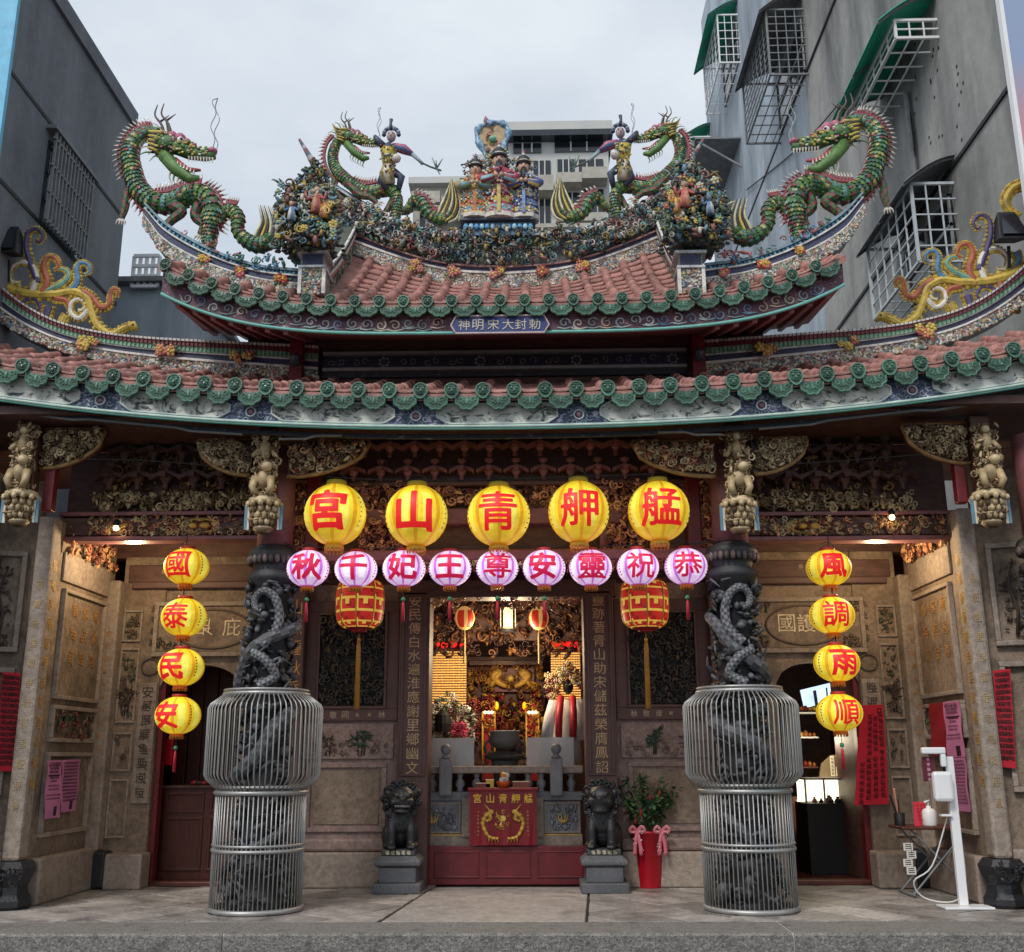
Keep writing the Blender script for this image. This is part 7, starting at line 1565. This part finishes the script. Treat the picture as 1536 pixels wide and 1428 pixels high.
# ------------------------------------------------------------------ guardian lions
for s in (-1, 1):
    px = 606 if s < 0 else 903; p = pz_(px, 1330, 0); X, Y = p.x, 1.42
    r = thing('lion_statue', 'dark stone guardian lion on a pedestal ' + ('left' if s < 0 else 'right') + ' of the doorway', 'statue', (X, Y, 0), 'guardian lions'); k = .86
    b = MB(); b.box(X - .245, X + .245, Y - .27, Y + .27, 0, .1); pd = b.build('pedestal', 'stone_slate', r, bevel=.012)
    b = MB(); b.box(X - .19, X + .19, Y - .21, Y + .21, .1, .25); b.build('pedestal_waist', 'stone_slate', pd, bevel=.01)
    b = MB(); b.lathe([(.27, .25), (.33, .27), (.33, .31), (.25, .36)], (X, Y, 0), 4, a0=pi / 4, a1=2 * pi + pi / 4, sq=(1.02, 1.02)); b.build('pedestal_cap', 'stone_slate', pd, bevel=.01)
    b = MB(); b.box(X - .175, X + .175, Y - .175, Y + .175, .36, .42); bo = b.build('base_block', 'stone_dark', r, bevel=.01)
    b = MB()
    for i in range(5): write(b, '~', (X - .11 + .055 * i, Y - .1755, .39), (1, 0, 0), (0, 0, 1), .045, H('#d8cfae'), 0, .003)
    b.build('couplet', 'paint', bo)
    yaw = .18 * (1 if s < 0 else -1); z0 = .42; M = Matrix.Translation((X, Y, z0)) @ Matrix.Rotation(yaw, 4, 'Z') @ Matrix.Diagonal((k * 1.02, k, k * 1.02, 1))
    b = MB(M)
    b.ell((0, .09, .2), (.16, .18, .2), nu=16, nv=10); b.ell((0, -.02, .34), (.15, .13, .2), nu=16, nv=10)
    for q in (-1, 1):
        b.tube([(q * .1, -.06, .38), (q * .115, -.12, .2), (q * .115, -.12, .04)], [.07, .055, .052], 12); b.ell((q * .115, -.165, .03), (.06, .075, .04), nu=12, nv=8); b.ell((q * .15, .1, .14), (.075, .15, .14), nu=12, nv=8); b.ell((q * .17, -.01, .03), (.05, .09, .035), nu=12, nv=8)
        b.ell((q * .065, -.19, .62), (.05, .045, .035), nu=10, nv=8); b.ell((q * .17, -.07, .63), (.035, .045, .06), nu=8, nv=6); b.ell((q * .1, -.2, .53), (.05, .05, .045), nu=8, nv=6)
        for t in range(3): b.ell((q * .115 + (t - 1) * .03, -.235, .025), (.018, .022, .025), nu=8, nv=6)
    b.ell((0, -.09, .57), (.165, .15, .15), nu=16, nv=12); b.ell((0, -.2, .535), (.115, .09, .06), nu=14, nv=10); b.ell((0, -.275, .57), (.045, .03, .03), nu=10, nv=8)
    b.ell((0, -.19, .43), (.105, .085, .035), nu=14, nv=10); b.ell((0, -.1, .47), (.13, .1, .08), nu=12, nv=8)
    if s > 0: b.ell((0, -.2, .47), (.1, .07, .05), nu=12, nv=8)
    o = b.build('body', 'stone_black', r, True); md = o.modifiers.new('merge', 'REMESH'); md.mode = 'VOXEL'; md.voxel_size = .011; md.use_smooth_shade = True; sm = o.modifiers.new('soften', 'SMOOTH'); sm.factor = .5; sm.iterations = 3
    b = MB(M); n = 0
    for ring_, (ry, rr_, zc2) in enumerate(((-.06, .19, .57), (.0, .2, .56), (.06, .19, .55), (.12, .15, .54))):
        for i in range(16):
            a = -.5 + (pi + 1.0) * i / 15; b.curl((rr_ * cos(a) * 1.02, ry - .01, zc2 + rr_ * sin(a) * .95), .042, a + 1, 1.2, .017, .009, (.5, .5, .5), 5, 8, (-1) ** i)
    for i in range(10): a = pi + pi * i / 9; b.curl((.15 * cos(a), -.13, .42 + .1 * sin(a)), .04, a, 1.2, .016, .008, (.5, .5, .5), 5, 8, (-1) ** i)
    mn = b.build('mane', 'stone_black', r, True)
    b = MB(M)
    for q in (-1, 1): b.ell((q * .065, -.235, .61), .024, H('#3a3a3c'), 10, 8)
    b.build('eyes', 'stone_attr', r, True).__setitem__('kind', 'stuff')
    if s < 0:
        b = MB(M)
        for i in range(9): x = -.08 + .02 * i; b.tube([(x, -.275 + abs(x) * .5, .5), (x, -.275 + abs(x) * .5, .475)], [.01, .008], 6, H('#77787a'))
        b.build('teeth', 'stone_attr', r, True)
# ------------------------------------------------------------------ red bucket with branches
p = pz_(976, 1332, 0); X, Y = p.x, p.y + .1
bk = thing('plant_bucket', 'tall red plastic bucket with leafy branches and pink bows beside the right lion', 'plant pot', (X, Y, 0))
b = MB(); b.lathe([(.145, 0), (.15, .02), (.185, .54), (.195, .545), (.195, .57), (.18, .57), (.14, .1)], (X, Y, 0), 24, cap=False); b.build('bucket', 'plastic_red', bk, True)
b = MB(); lf = MB()
for i in range(17):
    a = RP.uniform(0, 6.28); L = RP.uniform(.35, .62); sp = RP.uniform(.05, .34); P = interp([(X + .08 * cos(a), Y + .08 * sin(a), .4), (X + (.08 + sp * .4) * cos(a), Y + (.08 + sp * .3) * sin(a), .57 + L * .5), (X + (.08 + sp) * cos(a), Y + (.08 + sp * .6) * sin(a), .57 + L)], 8); b.tube(P, [.008 * (1 - .08 * q) for q in range(9)], 5, H('#3a3a22'))
    for j in range(30):
        t = RP.uniform(.35, 1); q = P[min(8, int(t * 8))]; e = Euler((RP.uniform(-.8, .8), RP.uniform(-.9, .9), RP.uniform(0, 6.28))).to_matrix(); lf.ell(q + e @ V((.04, 0, 0)) + V((0, 0, RP.uniform(-.03, .03))), (.048, .021, .004), RP.choice([H('#2c4a2a'), H('#3d5f35'), H('#1f3822'), H('#4f6f42')]), 6, 3, e)
b.build('stems', 'leaf', bk).__setitem__('kind', 'stuff'); lf.build('leaves', 'leaf', bk, kind='stuff')
for (dx, dz) in ((.02, .86), (-.08, .72), (.12, .9), (-.14, .64)): b = MB(); b.tube([(X + dx, Y - .12, dz), (X + dx + .01, Y - .13, dz + .09)], [.022, .006], 8, H('#b03a2c')); b.build('red_bud', 'paint', bk, True)
for sx in (-1, 1):
    b = MB(); x = X + sx * .13; z = .57
    for q in (-1, 1): b.tube(interp([(x, Y - .17, z), (x + q * .05, Y - .2, z + .05), (x + q * .075, Y - .19, z), (x, Y - .175, z - .01)], 12), .02, 6, H('#d9808a'), flat=.3); b.tube(interp([(x, Y - .175, z), (x + q * .025, Y - .2, z - .12), (x + q * .035, Y - .2, z - .24)], 8), .022, 6, H('#c96a78'), flat=.25)
    for i in range(16): b.ell((x + RP.uniform(-.06, .06), Y - .215, z + RP.uniform(-.2, .06)), .006, H('#e8dcdc'), 5, 3)
    b.build('bow', 'paint', bk, True)
# ------------------------------------------------------------------ papers and banners
def hit(px, py, o, n): d = _ray(px, py); o = V(o); n = V(n); return CAM + d * ((o - CAM).dot(n) / d.dot(n))
def sheet(name, label, cat, corners, col, rows, ink='#1a1414', group=None, wav=.006, vertical=True, head=None):
    """paper with corners tl,tr,br,bl (world points) and lines of writing"""
    tl, tr, br, bl = [V(c) for c in corners]; n = ((tr - tl).cross(bl - tl)).normalized()
    if n.dot(CAM - tl) < 0: n = -n
    root = thing(name, label, cat, (bl + br) / 2, group); m = 14; b = MB()
    def P(u, v, h=0): return tl.lerp(tr, u).lerp(bl.lerp(br, u), v) + n * (h + .01 + wav * (1 + sin(v * 9 + u * 3)))
    vs = [P(i / 4, j / m) for j in range(m + 1) for i in range(5)] + [P(i / 4, j / m, -.003) for j in range(m + 1) for i in range(5)]; w = 5; q = w * (m + 1)
    fs = [(j * w + i, (j + 1) * w + i, (j + 1) * w + i + 1, j * w + i + 1) for j in range(m) for i in range(4)]; fs += [tuple(x + q for x in f[::-1]) for f in fs]
    b.add(vs, fs, H(col)); pa = b.build('paper', 'paper', root, True)
    b = MB(); W_ = (tr - tl).length; Hh = (bl - tl).length
    for (u, v0, v1, sz) in rows:
        if vertical:
            v = v0
            while v < v1: c = P(u, v, .002); dv = (P(u, v + .01) - P(u, v)).normalized(); du = (P(u + .02, v) - P(u - .02, v)).normalized(); write(b, '~', c, du, -dv, sz, H(ink), 0, .001); v += sz * 1.08 / Hh
        else:      # horizontal printed line: u = height, v0..v1 = from left to right
            x = v0
            while x < v1: c = P(x, u, .002); dv = (P(x, u + .01) - P(x, u)).normalized(); du = (P(x + .02, u) - P(x - .02, u)).normalized(); write(b, '~', c, du, -dv, sz, H(ink), 0, .001); x += sz * .9 / W_
    if head: 
        for (u0, u1, v0, v1, c_) in head: b.add([P(u0, v0, .002), P(u0, v1, .002), P(u1, v1, .002), P(u1, v0, .002)], [(0, 1, 2, 3)], H(c_))
    b.build('printed_text', 'paper', pa).__setitem__('kind', 'stuff')
wl_n = V((.57, -1.78, 0)).normalized(); wl_o = V((-4.7, .13, 0)); wr_n = V((-.57, -1.78, 0)).normalized(); wr_o = V((4.7, .13, 0))
quad = lambda pts, o, n: [hit(x, y, o, n) for x, y in pts]
vr = [(u, .05, .95, .05) for u in (.15, .33, .5, .67, .85)]
sheet('red_paper', 'red paper notice with black writing on the left wing wall', 'paper', quad(((4, 1008), (31, 1010), (26, 1157), (-4, 1157)), wl_o, wl_n), '#c0182c', vr, group='red papers')
sheet('red_paper', 'red paper notice with black writing on the right wing wall', 'paper', quad(((1489, 1006), (1515, 1003), (1524, 1153), (1499, 1150)), wr_o, wr_n), '#b81a2c', [(u, .05, .95, .05) for u in (.2, .4, .6, .8)], group='red papers')
fl_ = lambda pts, X, n: [hit(x, y, (X, 0, 0), (n, 0, 0)) for x, y in pts]
pr_ = [(.07, .15, .85, .05), (.14, .2, .8, .03), (.2, .2, .8, .03), (.3, .25, .8, .025), (.36, .3, .7, .022), (.44, .2, .8, .02), (.5, .2, .8, .02), (.6, .1, .9, .02), (.66, .1, .9, .02)]
sheet('pink_notice', 'pink printed notice on the left flank wall, the lower left one', 'notice', fl_(((69, 1141), (91, 1140), (88, 1226), (63, 1229)), -4.46, 1), '#c97aa4', pr_, vertical=False, group='pink notices', head=[(.1, .9, .25, .275, '#2a1820'), (.55, .75, .8, .96, '#3a2430')])
sheet('pink_notice', 'pink printed notice on the left flank wall, the upper right one', 'notice', fl_(((91, 1140), (119, 1139), (111, 1216), (88, 1219)), -4.46, 1), '#c97aa4', [(.06 + .065 * i, .1, .9, .026) for i in range(12)], vertical=False, group='pink notices', head=[(.55, .75, .8, .96, '#3a2430')])
sheet('red_paper', 'plain dark red paper beside the pink notice on the right flank', 'paper', fl_(((1396, 1056), (1419, 1053), (1423, 1130), (1400, 1134)), 4.46, -1), '#8f0a14', [], group='red papers')
sheet('pink_notice', 'long pink printed notice on the right flank wall, upper one', 'notice', fl_(((1417, 1053), (1441, 1051), (1450, 1135), (1424, 1137)), 4.45, -1), '#c878a0', pr_, vertical=False, group='pink notices', head=[(.12, .9, .265, .29, '#2a1820'), (.55, .78, .8, .98, '#2a1820')])
sheet('pink_notice', 'long pink printed notice on the right flank wall, lower one', 'notice', fl_(((1430, 1138), (1450, 1136), (1458, 1218), (1436, 1216)), 4.45, -1), '#c878a0', [(.06 + .065 * i, .12, .9, .024) for i in range(13)], vertical=False, group='pink notices')
sheet('red_banner', 'large red paper banner with black writing on the right door pier', 'banner', quad(((1290, 1058), (1324, 1057), (1333, 1206), (1281, 1208)), (0, 1.72, 0), (0, -1, 0)), '#c01830', [(.86, .1, .42, .06), (.84, .48, .96, .06), (.64, .14, .5, .06), (.62, .55, .95, .06), (.42, .12, .52, .06), (.4, .56, .96, .06), (.18, .6, .97, .06)], '#3a0810', head=[(.72, .9, .035, .045, '#3a0810'), (.72, .9, .075, .085, '#3a0810'), (.72, .76, .04, .08, '#3a0810'), (.86, .9, .04, .08, '#3a0810')])
# ------------------------------------------------------------------ left doorway: counter and shutters
lc = thing('counter', 'dark red-brown panelled counter standing in the left doorway', 'counter', at(290, 1318, 2.3)); Yk = 2.25
zc1 = Zat(1178, Yk, 290); xa, xb = at(240, 1250, Yk).x, -2.9
stone('body', lc, xa, xb, Yk, Yk + .5, .03, zc1 - .03, 'wood_brown', .004); stone('counter_top', lc, xa - .02, xb, Yk - .04, Yk + .54, zc1 - .03, zc1, 'wood_dark', .006)
for k_ in range(2):
    x0 = lerp(xa, xb, k_ / 2) + .03; x1 = lerp(xa, xb, (k_ + 1) / 2) - .03
    for (z0, z1) in ((.12, .7), (.74, zc1 - .07)): frame_panel(lc, x0, x1, z0, z1, Yk, .035, .018, 'wood_brown', 'panel_frame')
ld = thing('folding_shutter', 'brown planked folding shutter behind the left counter', 'shutter', at(320, 1110, 2.9))
for k_ in range(9): x0 = -4.1 + .17 * k_; stone('plank', ld, x0 + .006, x0 + .164, 3.0 + (k_ % 2) * .015, 3.05, .0, 2.6, 'wood_brown', .006)
o = pbox('red_box', 'plastic_red', None, 244, 1108, 257, 1148, 2.2, .06, .006); tag(o, 'narrow red box fixed on the left door post', 'box')
o2 = thing('counter_items', 'black and red small goods lying on the left counter', 'goods', at(305, 1176, 2.35))
b = MB()
for i in range(26): p = at(RP.uniform(285, 340), 1177, 2.4); s_ = RP.uniform(.02, .045); b.ell((p.x, 2.3 + RP.uniform(0, .25), zc1 + s_ * .6), (s_ * 1.4, s_, s_ * .7), RP.choice([H('#1a1a1c'), H('#2a2420'), H('#a02a2c'), H('#3a3a3c')]), 7, 5)
b.build('goods', 'paint', o2, True, kind='stuff')
# ------------------------------------------------------------------ right doorway: shop with lit showcase
sp = thing('showcase', 'lit glass showcase on a black counter inside the right doorway', 'showcase', at(1250, 1310, 2.6)); Yq = 2.75
xa, xb = at(1213, 1250, Yq).x, at(1284, 1250, Yq).x; zt = Zat(1205, Yq, 1250); z2 = Zat(1170, Yq, 1250)
stone('counter', sp, xa, xb + .3, Yq, Yq + .6, .015, zt, 'black', .006)
emis('case_light', '#fff2c8', 2.2, var=.05); b = MB(); b.box(xa, xb + .2, Yq + .4, Yq + .42, zt + .01, z2); b.build('back_panel', 'case_light', sp); b = MB(); b.box(xa, xb + .2, Yq, Yq + .42, z2, z2 + .025); b.build('top_frame', 'steel', sp)
for x in (xa, lerp(xa, xb, .4), xb): bar('upright', sp, (x, Yq + .005, zt), (x, Yq + .005, z2), .022, 'steel')
for i in range(9): p = V((RP.uniform(xa + .1, xb - .05), Yq + RP.uniform(.08, .3), zt)); s_ = RP.uniform(.02, .04); b = MB(); b.lathe([(s_, 0), (s_ * 1.1, s_), (s_ * .5, s_ * 1.6), (s_ * .7, s_ * 2.2)], p, 8, RP.choice([H('#b03040'), H('#d8d2c8'), H('#c9a24a'), H('#2a2a2c')])); b.build('trinket', 'paint', sp, True)
tv = thing('display_screen', 'bluish lit display screen hanging in the right doorway', 'screen', at(1228, 1060, 4.0))
m = emis('tv', '#b5cfe6', 1.3, var=.35, vs=6); tl_, tr_, br_, bl_ = at(1201, 1035, 3.9), at(1262, 1020, 4.1), at(1262, 1050, 4.1), at(1207, 1062, 3.9); b = MB(); b.add([bl_, br_, tr_, tl_, bl_ + V((0, .04, 0)), br_ + V((0, .04, 0)), tr_ + V((0, .04, 0)), tl_ + V((0, .04, 0))], [(0, 1, 2, 3), (7, 6, 5, 4), (0, 4, 5, 1), (1, 5, 6, 2), (2, 6, 7, 3), (3, 7, 4, 0)]); b.build('panel', 'tv', tv)
b = MB()
for t in (.3, .34, .62): a = bl_.lerp(br_, t); c = tl_.lerp(tr_, t); b.tube([a + V((0, -.01, 0)), a.lerp(c, .8) + V((0, -.01, 0))], .012, 5, H('#2a2a3a'))
b.build('shapes', 'paint', tv).__setitem__('kind', 'stuff')
sf = thing('wall_shelf', 'shelf unit with small lit goods behind the right column guard', 'shelf', at(1210, 1180, 3.6))
for i, y in enumerate((1068, 1105, 1150)):
    p = at(1195, y, 3.6); q = at(1228, y, 3.6); stone('board', sf, p.x, q.x, 3.6, 3.85, p.z - .02, p.z, 'plastic_white' if i < 2 else 'wood_brown', .004)
    for j in range(5): x = lerp(p.x, q.x, (j + .5) / 5); s_ = RP.uniform(.02, .035); b = MB(); b.lathe([(s_, 0), (s_, s_ * 1.5), (s_ * .4, s_ * 2.4)], (x, 3.7, p.z), 8, RP.choice([H('#d8b25a'), H('#e0dcd2'), H('#a8642c'), H('#8a2a24')])); b.build('goods', 'paint', sf, True)
cl_ = thing('lit_cabinet', 'narrow white lit cabinet edge low behind the right guard', 'cabinet', at(1206, 1245, 3.4)); o = pbox('light_panel', 'case_light', cl_, 1200, 1200, 1211, 1245, 3.4, .05, .0); pbox('body', 'wood_brown', cl_, 1186, 1195, 1230, 1285, 3.46, .4, .004)
ar = thing('arched_sign', 'brown arched sign with pale strips above the showcase', 'sign', at(1252, 1166, 3.3)); b = MB(); P = [(at(x, y, 3.3).x, at(x, y, 3.3).z) for x, y in ((1229, 1166), (1276, 1166), (1276, 1140), (1262, 1131), (1246, 1133), (1232, 1146))]; b.prism(P, 3.3, 3.34, H('#7a6a52')); b.build('board', 'paint', ar)
for (x, y0, y1) in ((1250, 1134, 1164), (1258, 1150, 1164), (1269, 1134, 1166)): p = at(x, y1, 3.28); q = at(x + 2, y0, 3.28); b = MB(); b.box(p.x - .025, p.x + .025, 3.28, 3.29, p.z, q.z, H('#d8d2bc')); pa = b.build('paper_strip', 'paper', ar); b = MB(); column_text(b, '~' * 5, (p.x, 3.279, q.z - .03), (0, 0, -1), (1, 0, 0), .035, .045, H('#5a2a2a'), 0, .001); b.build('printed_text', 'paper', pa).__setitem__('kind', 'stuff')
l = bpy.data.lights.new('showcase_light', 'POINT'); l.energy = 12; l.color = (1, .85, .6); l.shadow_soft_size = .15; o = bpy.data.objects.new('showcase_light', l); COL.objects.link(o); o.parent = sp; o.location = V(((xa + xb) / 2, 3.0, z2 + .5)) - V(sp.location)
stone('door_leaf', T, 3.88, 3.93, YB + .3, 2.9, .02, 2.3, 'wood_dark', .006)
# ------------------------------------------------------------------ folding table, dispenser stand, bottle
Ytb = 1.05; c = pz_(1398, 1345, 0); zt = Zat(1238, Ytb, 1395); xa, xb = at(1342, 1238, Ytb).x, at(1454, 1238, Ytb).x
ft = thing('folding_table', 'small folding table with crossed metal legs at the right flank', 'table', ((xa + xb) / 2, Ytb, 0))
stone('table_top', ft, xa, xb, Ytb - .22, Ytb + .22, zt - .03, zt, 'wood_brown', .01)
for y in (Ytb - .18, Ytb + .18):
    bar('leg', ft, (xa + .06, y, .015), (xb - .1, y, zt - .03), .022, 'iron', rnd=True); bar('leg', ft, (xb - .06, y + .02, .015), (xa + .1, y + .02, zt - .03), .022, 'iron', rnd=True)
for x in (xa + .06, xb - .06): bar('foot_rail', ft, (x, Ytb - .24, .015), (x, Ytb + .24, .015), .024, 'iron', rnd=True)
bar('cross_bar', ft, ((xa + xb) / 2, Ytb - .18, zt * .48), ((xa + xb) / 2, Ytb + .2, zt * .48), .018, 'iron', rnd=True)
p = at(1395, 1236, Ytb - .1); k = sc_at(1395, 1230, Ytb); bt = thing('pump_bottle', 'white pump bottle of hand sanitiser on the folding table', 'bottle', (p.x, Ytb - .1, zt))
b = MB(); b.lathe([(10 * k, 0), (10.5 * k, 2 * k), (10.5 * k, 20 * k), (8 * k, 24 * k), (3.5 * k, 26 * k), (3.5 * k, 29 * k)], (p.x, Ytb - .1, zt), 16); b.build('bottle', 'plastic_white', bt, True)
b = MB(); b.tube([(p.x, Ytb - .1, zt + 28 * k), (p.x, Ytb - .1, zt + 36 * k)], 1.3 * k, 8); b.tube([(p.x + 2 * k, Ytb - .1, zt + 36 * k), (p.x - 7 * k, Ytb - .12, zt + 34 * k)], [2 * k, 1.2 * k], 8); b.build('pump', 'plastic_white', bt, True)
p = at(1381, 1236, Ytb); sg = thing('table_sign', 'red folded card sign on the folding table behind the bottle', 'sign', (p.x, Ytb, zt)); b = MB(); w, h = 12 * k, 34 * k
b.add([(p.x - w, Ytb - .06, zt), (p.x + w, Ytb - .06, zt), (p.x + w * .9, Ytb + .02, zt + h), (p.x - w * .6, Ytb + .02, zt + h), (p.x - w, Ytb - .05, zt), (p.x + w, Ytb - .05, zt), (p.x + w * .9, Ytb + .03, zt + h), (p.x - w * .6, Ytb + .03, zt + h)], [(0, 1, 2, 3), (7, 6, 5, 4), (0, 4, 5, 1), (1, 5, 6, 2), (2, 6, 7, 3), (3, 7, 4, 0)], H('#c22a3e')); pa = b.build('card', 'paper', sg); b = MB()
for i in range(4): column_text(b, '~~~~~', (p.x - w * .5 + i * w * .45, Ytb - .056 + .0, zt + h * .85), (0, -.35, -1), (1, 0, 0), .03, .036, H('#5a1018'), 0, .012)
b.build('printed_text', 'paper', pa).__setitem__('kind', 'stuff')
p = at(1341, 1235, Ytb); uh = thing('tool_holder', 'black holder with handled tools at the left end of the folding table', 'holder', (p.x + .03, Ytb, zt)); b = MB(); b.lathe([(.05, 0), (.055, .12), (.045, .12), (.04, .01)], (p.x + .06, Ytb, zt), 12, cap=False); b.build('cup', 'black', uh, True)
for i, (dx, h, col) in enumerate(((-.05, .3, '#1c1c1e'), (.0, .36, '#c9896a'), (.03, .26, '#2a2a2c'))): b = MB(); b.tube(interp([(p.x + .06, Ytb + .01 * i, zt + .02), (p.x + .04 + dx * .5, Ytb, zt + h * .6), (p.x + .03 + dx, Ytb, zt + h)], 8), .012, 7, H(col)); b.build('handle', 'paint', uh, True)
b = MB()
for i in range(4):
    q = at(1362 + (i % 2) * 5, 1270 + 12 * i, Ytb - .23); b.box(q.x - .045, q.x + .045, Ytb - .235, Ytb - .228, q.z - .035, q.z + .035, H('#d8d4cc')); 
    for j in range(3): b.box(q.x - .03, q.x + .03, Ytb - .2365, Ytb - .2355, q.z - .02 + .018 * j, q.z - .012 + .018 * j, H('#2a2a2a'))
q = at(1364, 1245, Ytb - .23); b.tube([(q.x, Ytb - .232, zt - .01), (q.x, Ytb - .232, q.z - .25)], .004, 5, H('#3a3a3a')); tag(b.build('label_strip', 'paper', kind=None), 'strip of small white price labels hanging from the folding table edge', 'label')
# dispenser stand
p = pz_(1447, 1362, 0); X, Y = p.x, p.y
ds = thing('dispenser_stand', 'white post stand with thermometer and hand spray dispenser', 'stand', (X, Y, 0)); zT = Zat(1135, Y, 1425)
b = MB(); b.box(X - .22, X + .22, Y - .14, Y + .1, 0.002, .022); b.build('base_plate', 'plastic_white', ds, bevel=.005); b = MB(); b.box(X - .045, X + .035, Y - .02, Y + .03, .022, zT); b.build('post', 'plastic_white', ds, bevel=.006)
k = sc_at(1420, 1180, Y); za, zb_ = Zat(1202, Y, 1418), Zat(1157, Y, 1418); b = MB(); b.box(X - .2, X - .02, Y - .11, Y - .025, za, zb_); b.build('dispenser', 'plastic_white', ds, bevel=.03)
b = MB(); z3 = Zat(1150, Y, 1415); z4 = Zat(1121, Y, 1410); b.box(X - .27, X - .05, Y - .08, Y - .025, z4 - .06, z4); b.box(X - .1, X - .05, Y - .075, Y - .026, z3, z4 - .058); b.build('thermometer', 'plastic_white', ds, bevel=.012)
b = MB(); b.box(X - .06, X - .04, Y - .015, Y + .02, zb_ - .1, zT + .04); b.build('back_plate', 'black', ds)
b = MB(); b.box(X - .26, X - .15, Y - .02, Y - .01, Zat(1172, Y, 1400), Zat(1135, Y, 1400), H('#5a1a2c')); pc = b.build('sign_card', 'paper', ds); b = MB(); column_text(b, '~~~~~', (X - .205, Y - .0205, Zat(1139, Y, 1400)), (0, 0, -1), (1, 0, 0), .035, .045, H('#d8a8b0'), 0, .001); b.build('printed_text', 'paper', pc).__setitem__('kind', 'stuff')
b = MB(); b.box(X - .14, X - .04, Y - .05, Y + .02, Zat(1224, Y, 1420), Zat(1221, Y, 1420)); b.build('shelf', 'plastic_white', ds)
b = MB(); b.tube(interp([(X - .05, Y + .04, .8), (X - .2, Y + .15, .35), (X - .35, Y + .25, .2), (X - .25, Y + .3, .05), (X - .02, Y + .2, .03), (X + .06, Y + .08, .2), (X + .05, Y + .04, .6)], 30), .007, 6); b.build('power_cord', 'plastic_white', ds, True)
